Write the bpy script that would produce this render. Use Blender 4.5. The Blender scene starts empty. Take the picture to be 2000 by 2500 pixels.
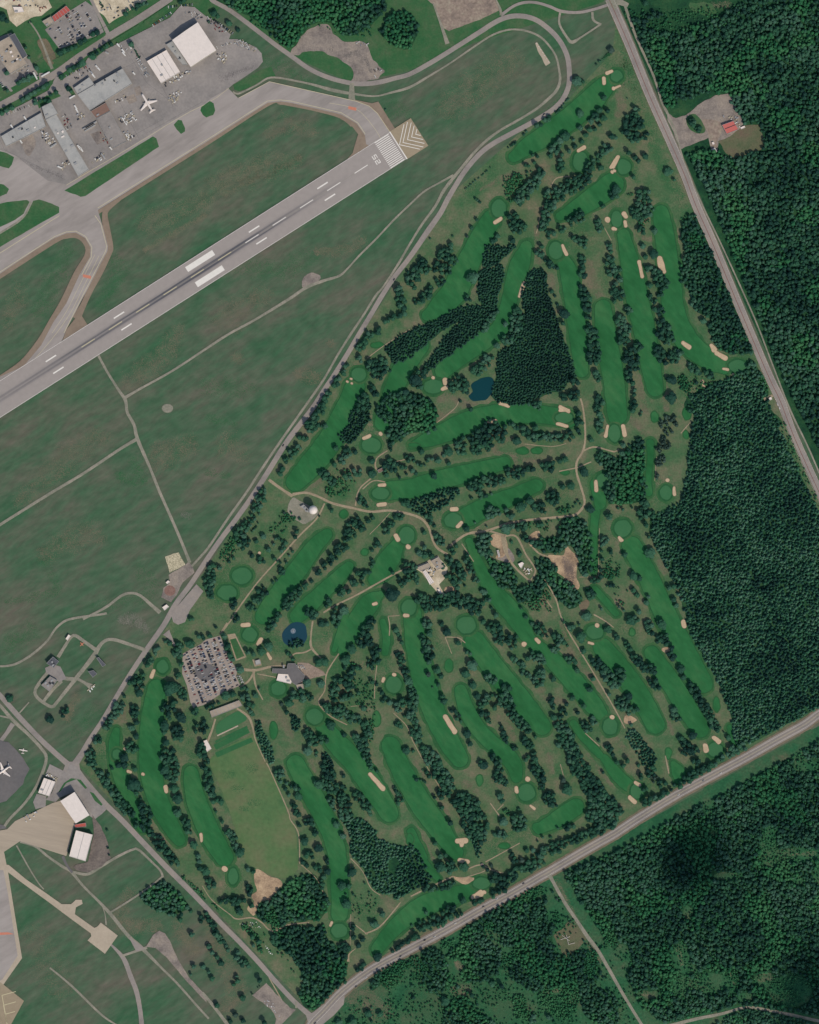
import bpy, bmesh, math, random
from mathutils import Vector, Matrix, noise
from mathutils.geometry import tessellate_polygon

# ------------------------------------------------------------------ camera, light, exposure
S = 0.77                       # metres per photograph pixel
scene = bpy.context.scene
def W(x, y): return ((x - 1000) * S, (1250 - y) * S)

cam_d = bpy.data.cameras.new('camera'); cam = bpy.data.objects.new('camera', cam_d)
scene.collection.objects.link(cam); scene.camera = cam
CAM_H = 9000.0
cam.location = (0, 0, CAM_H)
cam_d.sensor_fit = 'VERTICAL'
cam_d.angle = 2 * math.atan(1250 * S / CAM_H)
cam_d.clip_start = 50; cam_d.clip_end = 30000

SUN_AZ, SUN_EL = 146.0, 50.0
world = bpy.data.worlds.new('World'); scene.world = world; world.use_nodes = True
wn = world.node_tree.nodes; wl = world.node_tree.links
wn.clear()
sky = wn.new('ShaderNodeTexSky'); sky.sky_type = 'NISHITA'; sky.sun_disc = False
sky.sun_elevation = math.radians(SUN_EL); sky.sun_rotation = math.radians(SUN_AZ)
bg = wn.new('ShaderNodeBackground'); bg.inputs['Strength'].default_value = 0.15
wo = wn.new('ShaderNodeOutputWorld')
wl.new(sky.outputs[0], bg.inputs[0]); wl.new(bg.outputs[0], wo.inputs[0])
sd = bpy.data.lights.new('sun', 'SUN'); sd.energy = 3.2; sd.angle = math.radians(0.53); sd.color = (1.0, 0.93, 0.84)
sun = bpy.data.objects.new('sun', sd); scene.collection.objects.link(sun)
az, el = math.radians(SUN_AZ), math.radians(SUN_EL)
sv = Vector((math.sin(az) * math.cos(el), math.cos(az) * math.cos(el), math.sin(el)))
sun.rotation_euler = sv.to_track_quat('Z', 'Y').to_euler()
sun.location = sv * 3000
scene.view_settings.view_transform = 'Standard'; scene.view_settings.look = 'None'
scene.view_settings.exposure = 0.0; scene.view_settings.gamma = 1.0
scene.view_settings.use_curve_mapping = False
KEXP = (1.18, 1.21, 1.30)      # how bright a white sheet on the ground comes out in this daylight

random.seed(7)
COL = scene.collection
# ------------------------------------------------------------------ helpers
def lin(c):
    c /= 255.0
    return c / 12.92 if c <= 0.04045 else ((c + 0.055) / 1.055) ** 2.4
def C(r, g, b): return (min(.82, lin(r) / KEXP[0]), min(.82, lin(g) / KEXP[1]), min(.82, lin(b) / KEXP[2]), 1)
def link(o, parent=None):
    COL.objects.link(o)
    if parent: o.parent = parent
    return o
def tag(o, label=None, cat=None, group=None, kind=None):
    if label: o['label'] = label
    if cat: o['category'] = cat
    if group: o['group'] = group
    if kind: o['kind'] = kind
    return o
def empty(name, loc, rz=0.0):
    o = bpy.data.objects.new(name, None); o.location = loc; o.rotation_euler = (0, 0, rz)
    o.empty_display_size = 1
    return link(o)
def mesh_obj(name, verts, faces, mats, parent=None, midx=None, smooth=False):
    me = bpy.data.meshes.new(name); me.from_pydata(verts, [], faces)
    for m in (mats if isinstance(mats, (list, tuple)) else [mats]): me.materials.append(m)
    if midx: me.polygons.foreach_set('material_index', midx)
    if smooth: me.polygons.foreach_set('use_smooth', [True] * len(faces))
    me.update()
    return link(bpy.data.objects.new(name, me), parent)

# ---- materials: colour, grain and wear only
def mat(name, cols, scale=0.02, scale2=0.35, contrast=0.5, rough=0.9, stretch=1.0, ang=0.0, fine=0.25, bump=0.0, spec=0.2, lo=.35, hi=.65):
    """cols: two or three sRGB tones mixed by world-position noise."""
    m = bpy.data.materials.new(name); m.use_nodes = True
    n = m.node_tree.nodes; l = m.node_tree.links
    bs = n['Principled BSDF']; bs.inputs['Roughness'].default_value = rough
    bs.inputs['Specular IOR Level'].default_value = spec
    geo = n.new('ShaderNodeNewGeometry')
    mp = n.new('ShaderNodeMapping'); mp.inputs['Rotation'].default_value = (0, 0, ang)
    mp.inputs['Scale'].default_value = (1.0 / stretch, 1, 1)
    mp0 = n.new('ShaderNodeMapping'); mp0.inputs['Rotation'].default_value = (0, 0, ang)
    l.new(geo.outputs['Position'], mp0.inputs[0]); 
    vm = n.new('ShaderNodeVectorMath'); vm.operation = 'MULTIPLY'; vm.inputs[1].default_value = (1.0 / stretch, 1, 1)
    l.new(mp0.outputs[0], vm.inputs[0])
    n1 = n.new('ShaderNodeTexNoise'); n1.inputs['Scale'].default_value = scale; n1.inputs['Detail'].default_value = 6
    n1.inputs['Roughness'].default_value = 0.7
    n2 = n.new('ShaderNodeTexNoise'); n2.inputs['Scale'].default_value = scale2; n2.inputs['Detail'].default_value = 4
    l.new(vm.outputs[0], n1.inputs['Vector']); l.new(vm.outputs[0], n2.inputs['Vector'])
    r1 = n.new('ShaderNodeValToRGB'); e = r1.color_ramp.elements
    e[0].position = lo; e[0].color = C(*cols[0]); e[1].position = hi; e[1].color = C(*cols[-1])
    for k, c in enumerate(cols[1:-1]):
        x = e.new(lo + (hi - lo) * (k + 1) / (len(cols) - 1)); x.color = C(*c)
    l.new(n1.outputs['Fac'], r1.inputs['Fac'])
    mr = n.new('ShaderNodeMapRange'); mr.inputs['From Min'].default_value = 0.25; mr.inputs['From Max'].default_value = 0.75
    mr.inputs['To Min'].default_value = 1 - fine; mr.inputs['To Max'].default_value = 1 + fine
    l.new(n2.outputs['Fac'], mr.inputs['Value'])
    mx = n.new('ShaderNodeVectorMath'); mx.operation = 'SCALE'
    l.new(r1.outputs[0], mx.inputs[0]); l.new(mr.outputs[0], mx.inputs['Scale'])
    l.new(mx.outputs[0], bs.inputs['Base Color'])
    m['out'] = 1
    if bump:
        bp = n.new('ShaderNodeBump'); bp.inputs['Strength'].default_value = bump; bp.inputs['Distance'].default_value = 1.5
        l.new(n2.outputs['Fac'], bp.inputs['Height']); l.new(bp.outputs[0], bs.inputs['Normal'])
    return m
def plain(name, c, rough=0.6, spec=0.3, fine=0.08):
    return mat(name, [c, tuple(int(v * .96) for v in c)], scale=.15, scale2=.9, rough=rough, spec=spec, fine=fine)

A32 = math.radians(-32.5)
M = {}
M['field']   = mat('airfield_grass', [(54, 92, 64), (71, 95, 72), (87, 95, 78), (102, 96, 85)], scale=.014, scale2=.11, stretch=2.4, ang=A32, fine=.2, lo=.34, hi=.7)
M['rough']   = mat('golf_rough', [(58, 97, 62), (76, 102, 70), (98, 106, 80), (120, 111, 91)], scale=.022, scale2=.3, fine=.2, lo=.34, hi=.7)
M['lawn']    = mat('mown_lawn', [(42, 92, 54), (58, 96, 60), (76, 98, 68)], scale=.03, scale2=.3, fine=.15)
M['tanlawn'] = mat('dry_lawn', [(80, 92, 66), (96, 98, 74), (106, 94, 78)], scale=.03, scale2=.3, fine=.15)
M['floor']   = mat('forest_floor', [(16, 52, 38), (28, 72, 44), (50, 84, 52)], scale=.03, scale2=.3, fine=.3)
M['brushland'] = mat('brush_floor', [(30, 80, 52), (42, 92, 60), (62, 92, 64), (92, 96, 74)], scale=.016, scale2=.25, fine=.3, lo=.33, hi=.7)
M['fairway'] = mat('fairway_turf', [(32, 92, 50), (41, 102, 58), (58, 109, 65)], scale=.018, scale2=.12, fine=.14, stretch=2.2, ang=.9)
M['semi']    = mat('semi_rough_turf', [(38, 86, 50), (50, 95, 56), (70, 100, 62)], scale=.03, scale2=.35, fine=.18)
M['ring']    = mat('fringe_turf', [(30, 80, 46), (40, 88, 52)], scale=.04, scale2=.35, fine=.14)
M['green']   = mat('putting_turf', [(52, 103, 66), (60, 108, 70)], scale=.03, scale2=.4, fine=.05)
M['range']   = mat('range_turf', [(70, 104, 66), (82, 110, 70), (96, 110, 76), (110, 106, 80)], scale=.012, scale2=.15, fine=.12, lo=.3, hi=.75)
M['stripe']  = mat('range_stripe_turf', [(38, 96, 58), (52, 100, 62)], scale=.03, scale2=.25, fine=.1)
M['sand']    = mat('bunker_sand', [(178, 158, 130), (196, 172, 144)], scale=.1, scale2=.6, fine=.12)
M['dirt']    = mat('bare_earth', [(128, 110, 92), (166, 142, 116), (188, 164, 134)], scale=.035, scale2=.35, fine=.22)
M['brown']   = mat('worn_ground', [(100, 96, 76), (120, 106, 88)], scale=.05, scale2=.3, fine=.2)
M['gravel']  = mat('grey_gravel', [(112, 104, 100), (136, 126, 118), (150, 138, 126)], scale=.035, scale2=.35, fine=.2)
M['gravel2'] = mat('ploughed_gravel', [(118, 106, 98), (142, 126, 114), (150, 140, 124)], scale=.05, scale2=.22, fine=.25)
M['beige']   = mat('beige_lot', [(164, 152, 130), (192, 178, 154), (208, 196, 174)], scale=.04, scale2=.4, fine=.15)
M['road']    = mat('road_asphalt', [(130, 123, 118), (143, 135, 129), (150, 140, 131)], scale=.02, scale2=.3, fine=.08)
M['track']   = mat('gravel_track', [(120, 120, 106), (134, 131, 117), (150, 143, 129)], scale=.04, scale2=.4, fine=.16)
M['cartway'] = mat('cart_path', [(142, 130, 108), (158, 144, 120)], scale=.05, scale2=.4, fine=.15)
M['apron']   = mat('apron_asphalt', [(126, 121, 118), (138, 132, 128), (148, 141, 136)], scale=.02, scale2=.25, fine=.1)
M['darkap']  = mat('dark_asphalt', [(98, 96, 97), (110, 106, 105)], scale=.02, scale2=.2, fine=.08)
M['taxi']    = mat('taxiway_concrete', [(138, 131, 126), (152, 144, 139), (160, 152, 147)], scale=.02, scale2=.15, stretch=4, ang=A32, fine=.07)
M['shoulder']= mat('shoulder_paving', [(128, 113, 99), (140, 124, 108)], scale=.02, scale2=.2, fine=.08)
M['pad']     = mat('pale_concrete', [(166, 153, 135), (178, 164, 146)], scale=.03, scale2=.3, fine=.06)
M['white']   = plain('white_paint', (226, 220, 212), fine=.04)
M['yellow']  = plain('yellow_paint', (196, 186, 150), fine=.05)
M['orange']  = plain('orange_paint', (196, 124, 100), fine=.1)
M['redline'] = plain('red_joint', (120, 72, 66), fine=.1)
M['roofw']   = plain('white_roofing', (226, 214, 206), fine=.05)
M['roofb']   = mat('beige_roofing', [(150, 138, 124), (172, 158, 142)], scale=.08, scale2=.6, fine=.1)
M['roofg']   = mat('grey_roofing', [(148, 148, 146), (160, 159, 156), (168, 166, 162)], scale=.06, scale2=.5, fine=.07)
M['roofd']   = plain('dark_roofing', (84, 86, 92))
M['roofr']   = plain('red_roofing', (176, 84, 74))
M['roofp']   = plain('salmon_roofing', (190, 100, 92))
M['roofn']   = plain('brown_roofing', (128, 100, 88))
M['wall']    = plain('pale_wall', (176, 170, 160))
M['walld']   = plain('steel_wall', (112, 116, 122))
M['unit']    = plain('steel_box', (150, 150, 150), rough=.4)
M['dark']    = plain('dark_steel', (44, 48, 54))
M['glass']   = plain('dark_glass', (30, 36, 44), rough=.1, spec=.5)
M['bark']    = plain('bark', (80, 66, 52), fine=.3)
M['tyre']    = plain('tyre_rubber', (28, 28, 30))

def leafmat(name, cols, var=.35):
    m = bpy.data.materials.new(name); m.use_nodes = True
    n = m.node_tree.nodes; l = m.node_tree.links
    bs = n['Principled BSDF']; bs.inputs['Roughness'].default_value = .75; bs.inputs['Specular IOR Level'].default_value = .15
    geo = n.new('ShaderNodeNewGeometry'); oi = n.new('ShaderNodeObjectInfo')
    n1 = n.new('ShaderNodeTexNoise'); n1.inputs['Scale'].default_value = .009; n1.inputs['Detail'].default_value = 5
    n2 = n.new('ShaderNodeTexNoise'); n2.inputs['Scale'].default_value = .9; n2.inputs['Detail'].default_value = 2
    l.new(geo.outputs['Position'], n1.inputs['Vector']); l.new(geo.outputs['Position'], n2.inputs['Vector'])
    a = n.new('ShaderNodeMath'); a.operation = 'MULTIPLY_ADD'; a.inputs[1].default_value = .75
    l.new(oi.outputs['Random'], a.inputs[0]); 
    b = n.new('ShaderNodeMath'); b.operation = 'MULTIPLY_ADD'; b.inputs[1].default_value = 2.6; b.inputs[2].default_value = -1.15
    l.new(n1.outputs['Fac'], b.inputs[0]); l.new(b.outputs[0], a.inputs[2])
    r = n.new('ShaderNodeValToRGB'); e = r.color_ramp.elements
    e[0].position = .05; e[0].color = C(*cols[0]); e[1].position = .95; e[1].color = C(*cols[-1])
    for k, c in enumerate(cols[1:-1]):
        x = e.new(.05 + .9 * (k + 1) / (len(cols) - 1)); x.color = C(*c)
    l.new(a.outputs[0], r.inputs['Fac'])
    mr = n.new('ShaderNodeMapRange'); mr.inputs['From Min'].default_value = .3; mr.inputs['From Max'].default_value = .7
    mr.inputs['To Min'].default_value = 1 - var; mr.inputs['To Max'].default_value = 1 + var
    l.new(n2.outputs['Fac'], mr.inputs['Value'])
    mx = n.new('ShaderNodeVectorMath'); mx.operation = 'SCALE'
    l.new(r.outputs[0], mx.inputs[0]); l.new(mr.outputs[0], mx.inputs['Scale']); l.new(mx.outputs[0], bs.inputs['Base Color'])
    return m
M['conifer'] = leafmat('conifer_needles', [(26, 58, 52), (36, 76, 62), (50, 96, 72), (72, 110, 90)])
M['leaf']    = leafmat('broadleaf_foliage', [(24, 58, 50), (33, 72, 56), (45, 88, 64), (62, 98, 80)])
M['plantation'] = leafmat('plantation_needles', [(26, 56, 50), (34, 70, 58), (44, 84, 66)], .25)
M['shrub']   = leafmat('shrub_foliage', [(30, 82, 56), (42, 98, 62), (60, 110, 72)])
M['purple']  = leafmat('grey_foliage', [(40, 62, 54), (62, 84, 74)])

# water
def water(name, c):
    m = bpy.data.materials.new(name); m.use_nodes = True; n = m.node_tree.nodes; l = m.node_tree.links
    bs = n['Principled BSDF']; bs.inputs['Base Color'].default_value = C(*c); bs.inputs['Roughness'].default_value = .35; bs.inputs['Specular IOR Level'].default_value = .12
    nz = n.new('ShaderNodeTexNoise'); nz.inputs['Scale'].default_value = 1.2
    bp = n.new('ShaderNodeBump'); bp.inputs['Strength'].default_value = .15
    l.new(nz.outputs['Fac'], bp.inputs['Height']); l.new(bp.outputs[0], bs.inputs['Normal'])
    return m
M['water'] = water('pond_water', (10, 58, 64)); M['water2'] = water('fountain_pond_water', (28, 64, 78))

# ---- polygons and strokes
def P(c, r, s):
    """points of a 500 px tile of the survey grid (3.45 units per photo pixel) -> photo pixels"""
    out = []
    for t in s.split():
        v = [float(q) for q in t.split(',')]
        out.append(tuple([v[0] / 3.45 + c * 500, v[1] / 3.45 + r * 500] + [q / 3.45 for q in v[2:]]))
    return out
def O(s):
    out = []
    for t in s.split():
        v = [float(q) * 1.15942 for q in t.split(',')]
        out.append(tuple(v))
    return out
def spline(pts, closed, step=5.0):
    n = len(pts); out = []
    rng = range(n if closed else n - 1)
    for i in rng:
        g = (lambda k: pts[k % n]) if closed else (lambda k: pts[max(0, min(n - 1, k))])
        p0, p1, p2, p3 = g(i - 1), g(i), g(i + 1), g(i + 2)
        d = math.dist(p1[:2], p2[:2]); k = max(1, min(24, int(d / step)))
        for j in range(k):
            t = j / k; a = []
            for q in range(len(p1)):
                a.append(.5 * ((2 * p1[q]) + (-p0[q] + p2[q]) * t + (2 * p0[q] - 5 * p1[q] + 4 * p2[q] - p3[q]) * t * t + (-p0[q] + 3 * p1[q] - 3 * p2[q] + p3[q]) * t ** 3))
            out.append(tuple(a))
    if not closed: out.append(pts[-1])
    return out
def wob(p, amp, f=.06):
    v = noise.noise_vector(Vector((p[0] * f, p[1] * f, 3.1)))
    return (p[0] + v.x * amp, p[1] + v.y * amp)
LV = 0.04
SHEETS = []
def zlev(lvl, vs):
    """height of a ground sheet: its level, nudged 1 mm at a time off any sheet it overlaps"""
    x0 = min(v[0] for v in vs); x1 = max(v[0] for v in vs); y0 = min(v[1] for v in vs); y1 = max(v[1] for v in vs); z = lvl * LV
    near = sorted(s[4] for s in SHEETS if s[0] < x1 and s[1] > x0 and s[2] < y1 and s[3] > y0 and abs(s[4] - z) < .035)
    while any(abs(q - z) < .00095 for q in near): z += .001
    SHEETS.append((x0, x1, y0, y1, z)); return z
def flat(vs, lvl):
    z = zlev(lvl, vs); return [(v[0], v[1], z) for v in vs]
def surface(name, pts, m, lvl, smooth=True, amp=0.0, parent=None, label=None, kind='structure'):
    q = spline(pts, True) if smooth else [p[:2] for p in pts]
    if amp:
        if not smooth: q = [(a[0] + (b[0] - a[0]) * t / 12, a[1] + (b[1] - a[1]) * t / 12) for a, b in zip(q, q[1:] + q[:1]) for t in range(12)]
        q = [wob(p, amp) for p in q]
    vs = flat([W(p[0], p[1]) for p in q], lvl)
    tri = tessellate_polygon([[Vector((v[0], v[1], 0)) for v in vs]])
    fs = []
    for t in tri:
        a, b, c = (Vector(vs[k]) for k in t)
        if (b - a).cross(c - a).z < 0: t = (t[0], t[2], t[1])
        fs.append(tuple(t))
    o = mesh_obj(name, flat(vs, lvl), fs, m, parent)
    if kind and not parent: tag(o, label, None, None, kind)
    return o
def soft_mat(name, cols):
    m = mat(name, cols, scale=.05, scale2=.3, fine=.15, lo=.3, hi=.7); n = m.node_tree.nodes; l = m.node_tree.links
    at = n.new('ShaderNodeAttribute'); at.attribute_name = 'edge'; nz = n.new('ShaderNodeTexNoise'); nz.inputs['Scale'].default_value = .06; nz.inputs['Detail'].default_value = 5
    geo = n.new('ShaderNodeNewGeometry'); l.new(geo.outputs['Position'], nz.inputs['Vector'])
    a = n.new('ShaderNodeMath'); a.operation = 'MULTIPLY_ADD'; a.inputs[1].default_value = 2.2; a.inputs[2].default_value = -.55; l.new(nz.outputs['Fac'], a.inputs[0])
    b = n.new('ShaderNodeMath'); b.operation = 'MULTIPLY'; b.use_clamp = True; l.new(at.outputs['Fac'], b.inputs[0]); l.new(a.outputs[0], b.inputs[1])
    sn = n.new('ShaderNodeVectorMath'); sn.operation = 'SNAP'; sn.inputs[1].default_value = (.7, .7, 50); l.new(geo.outputs['Position'], sn.inputs[0])
    wh = n.new('ShaderNodeTexWhiteNoise'); wh.noise_dimensions = '3D'; l.new(sn.outputs[0], wh.inputs['Vector'])      # tufts: cover thins out tuft by tuft
    gt = n.new('ShaderNodeMath'); gt.operation = 'GREATER_THAN'; l.new(b.outputs[0], gt.inputs[0]); l.new(wh.outputs['Value'], gt.inputs[1]); b = gt
    tr = n.new('ShaderNodeBsdfTransparent'); mx = n.new('ShaderNodeMixShader'); out = n['Material Output']
    l.new(b.outputs[0], mx.inputs[0]); l.new(tr.outputs[0], mx.inputs[1]); l.new(n['Principled BSDF'].outputs[0], mx.inputs[2]); l.new(mx.outputs[0], out.inputs[0])
    return m
M['s_brown'] = soft_mat('worn_grass', [(90, 96, 74), (104, 101, 82), (118, 108, 90)])
M['s_tan'] = soft_mat('dry_grass', [(98, 104, 80), (112, 104, 86)])
M['s_green'] = soft_mat('lush_grass', [(40, 90, 54), (50, 98, 60)])
M['s_olive'] = soft_mat('mid_grass', [(52, 88, 60), (64, 94, 64)])
def soft(name, pts, m, lvl, op=.85):
    """a patch of wear or growth that thins out towards its edge"""
    q = spline(pts, False, 6) if len(pts) > 1 else pts
    if len(q) > 40: q = q[::2] + [q[-1]]
    x0 = min(p[0] - p[2] * .75 for p in q); x1 = max(p[0] + p[2] * .75 for p in q); y0 = min(p[1] - p[2] * .75 for p in q); y1 = max(p[1] + p[2] * .75 for p in q)
    st = max(2.0, min(6.0, min(p[2] for p in q) / 6)); nx, ny = int((x1 - x0) / st) + 2, int((y1 - y0) / st) + 2
    vs, al, fs, idx = [], [], [], {}
    for j in range(ny):
        for i in range(nx):
            x, y = x0 + i * st, y0 + j * st; f = 1 + .45 * noise.noise(Vector((x * .03, y * .03, 2)))
            d = min(math.hypot(p[0] - x, p[1] - y) / (p[2] * .62 * f) for p in q)
            if d > 1.35: continue
            e = max(0.0, min(1.0, (1 - d) / .7)); idx[i, j] = len(vs); vs.append(W(x, y)); al.append(e * e * (3 - 2 * e) * op)
    for (i, j), k in idx.items():
        t = (idx.get((i + 1, j)), idx.get((i + 1, j + 1)), idx.get((i, j + 1)))
        if None not in t and max(al[k], al[t[0]], al[t[1]], al[t[2]]) > 0: fs.append((k, t[2], t[1], t[0]))
    o = mesh_obj(name, flat(vs, lvl), fs, M[m]); at = o.data.attributes.new('edge', 'FLOAT', 'POINT'); at.data.foreach_set('value', al)
    return tag(o, kind='structure')
def stroke_outline(pts, w=None, smooth=True, caps=True, amp=0.0, grow=0.0, step=5.0):
    if w is not None: pts = [(p[0], p[1], w) for p in pts]
    if len(pts) == 1:
        x, y, r = pts[0][0], pts[0][1], pts[0][2] / 2 + grow
        return [wob((x + r * math.cos(a * math.pi / 9), y + r * math.sin(a * math.pi / 9)), amp, .12) for a in range(18)]
    q = spline(pts, False, step) if smooth else pts
    L, R = [], []
    for i, p in enumerate(q):
        a = q[max(0, i - 1)]; b = q[min(len(q) - 1, i + 1)]
        dx, dy = b[0] - a[0], b[1] - a[1]; d = math.hypot(dx, dy) or 1
        nx, ny = -dy / d, dx / d; h = p[2] / 2 + grow
        L.append((p[0] + nx * h, p[1] + ny * h)); R.append((p[0] - nx * h, p[1] - ny * h))
    def cap(p, a, b):
        # half disc from a to b round p, away from the stroke
        r = math.dist(p[:2], a); t0 = math.atan2(a[1] - p[1], a[0] - p[0]); out = []
        for k in range(1, 8): out.append((p[0] + r * math.cos(t0 - math.pi * k / 8), p[1] + r * math.sin(t0 - math.pi * k / 8)))
        return out
    e = cap(q[-1], L[-1], R[-1]) if caps else []
    s0 = cap(q[0], R[0], L[0]) if caps else []
    out = L + e + R[::-1] + s0
    return [wob(p, amp) for p in out] if amp else out
def stroke(name, pts, m, lvl, w=None, caps=False, amp=0.0, smooth=True, grow=0.0, parent=None, label=None, kind='structure'):
    """ribbon mesh (quads) so tight bends never tangle"""
    if w is not None: pts = [(p[0], p[1], w) for p in pts]
    if len(pts) == 1 or caps:
        return surface(name, stroke_outline(pts, None, smooth, True, amp, grow), m, lvl, smooth=False, parent=parent, label=label, kind=kind)
    q = spline(pts, False) if smooth else pts
    vs, fs = [], []
    for i, p in enumerate(q):
        a = q[max(0, i - 1)]; b = q[min(len(q) - 1, i + 1)]
        dx, dy = b[0] - a[0], b[1] - a[1]; d = math.hypot(dx, dy) or 1
        h = (p[2] / 2 + grow) * (1 + (noise.noise(Vector((p[0] * .08, p[1] * .08, 0))) * amp))
        for sgn in (1, -1): vs.append(W(p[0] - dy / d * h * sgn, p[1] + dx / d * h * sgn))
        if i: k = 2 * i; fs.append((k - 2, k, k + 1, k - 1))
    o = mesh_obj(name, flat(vs, lvl), fs, m, parent)
    if kind and not parent: tag(o, label, None, None, kind)
    return o
# ================================================================== SETTING: ground sheets
G0 = 12000
mesh_obj('ground', [(-G0, -G0, 0), (G0, -G0, 0), (G0, G0, 0), (-G0, G0, 0)], [(0, 1, 2, 3)], M['field'])['kind'] = 'structure'
surface('ground_golf_course', O('165,1612 345,1330 560,1010 770,690 960,400 1100,275 1200,205 1290,110 1300,20 1740,1080 1740,1490 1160,1825 660,2135'), M['rough'], 1, smooth=False)
surface('ground_north_wood', O('440,-30 1290,-30 1270,5 1000,90 860,150 740,175 640,130 540,60'), M['lawn'], 1, smooth=False)
surface('ground_east_wood', O('1300,0 1780,-40 1780,1040 1725,1000 1640,800 1560,620 1440,330'), M['floor'], 1, smooth=False)
surface('ground_south_wood', O('680,2156 760,2080 900,1990 1160,1840 1740,1520 1780,1500 1780,2220 680,2220'), M['brushland'], 1, smooth=False)
surface('lawn_town_side', P(0, 0, '-60,-40 1900,-40 1725,300 1400,330 1000,700 500,700 -60,1100'), M['lawn'], 1, smooth=False)
EAST = O('1455,830 1540,795 1590,800 1620,835 1622,860 1690,1010 1728,1085 1780,1100 1780,1475 1725,1490 1560,1575 1545,1560 1540,1510 1510,1430 1480,1380 1450,1330 1440,1280 1415,1215 1400,1190 1370,1130 1375,1085 1435,1055 1445,1000 1450,950 1460,880')
surface('forest_floor', EAST, M['floor'], 2, amp=5)
# lighter verges and worn patches in the grass
for s in ('800,1420,120 900,1450,160 960,1480,90', '270,1290,110', '1060,1170,90', '390,790,70 430,770,60', '950,400,60 1200,350,50'):
    soft('worn_patch', P(1, 1, s), 's_brown', 2, .7)
for (c, r, s) in ((2, 0, '600,1600,30 780,1500,60 900,1470,40 1180,1400,30'), (2, 1, '1080,200,70 1070,300,50 1100,480,60'), (2, 1, '530,680,90 540,780,70'), (2, 1, '1190,600,80 1210,700,60'),
                  (2, 1, '1520,500,110 1540,680,100'), (2, 1, '1600,760,80'), (2, 1, '260,1640,80 350,1620,90 470,1680,90 560,1690,50'), (2, 2, '240,60,110 330,40,100'), (3, 1, '250,280,60 330,290,70'),
                  (3, 1, '220,1450,60 230,1650,80 260,1725,60'), (3, 1, '410,1430,60 430,1600,60 440,1725,60'), (3, 2, '120,60,60 220,160,80 250,210,50'), (3, 2, '380,1280,60 430,1360,80'), (3, 2, '520,1480,40 570,1600,40'),
                  (2, 2, '860,240,60 720,340,60 900,430,100 1080,430,80'), (2, 3, '1150,700,70 1250,720,90 1320,740,50'), (2, 3, '1120,640,60'), (2, 3, '740,870,70 800,900,70 860,1000,80 880,1060,50'),
                  (2, 3, '820,1480,60 760,1440,70 700,1390,60'), (2, 3, '480,1420,90 560,1480,60'), (2, 3, '1180,1200,80 1200,1320,70'), (1, 3, '600,760,80 640,850,90 720,1000,70'), (1, 3, '900,1230,50 920,1320,30'),
                  (1, 4, '1150,0,20 1190,120,30 1210,200,30'), (1, 4, '1350,20,40 1400,90,30 1500,180,40'), (1, 4, '1560,340,40 1600,400,70 1610,470,40'), (1, 4, '1500,650,60 1580,700,70'), (2, 3, '1500,1180,30 1600,1310,50 1700,1420,60'),
                  (2, 3, '20,1200,40 120,1360,40 200,1530,50 330,1680,40'), (2, 4, '110,140,40 200,330,30'), (1, 2, '900,640,90 960,600,80'), (1, 2, '1150,300,50 1050,440,40'), (3, 3, '330,920,60 460,920,50 490,1000,40'),
                  (3, 3, '20,1060,60 100,1160,60 150,1280,60'), (3, 3, '260,880,30 100,860,50'), (0, 3, '1040,760,60 1040,900,60'), (0, 3, '550,870,90 650,700,90'), (2, 2, '90,1130,50'), (3, 0, '40,800,60 60,900,90 30,960,60'), (2, 3, '1270,60,30 1370,330,60 1520,540,60'),
                  (2, 4, '1430,1240,60 430,1240,70'), (2, 4, '400,1440,120 500,1440,60 400,1530,60'), (3, 4, '540,1080,70 560,1180,60 640,1260,40'), (3, 4, '1000,1300,40 1010,1400,40'), (3, 4, '1230,1350,60 1330,1330,50'), (3, 4, '230,1470,50 330,1490,40'),
                  (2, 4, '1150,1440,60 1250,1440,50'), (3, 0, '830,40,60 960,40,60')):
    if s == '1430,1240,60 430,1240,70': s = '400,1210,50 440,1260,70'
    soft('worn_patch', P(c, r, s), 's_brown', 2, 1.1)

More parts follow.
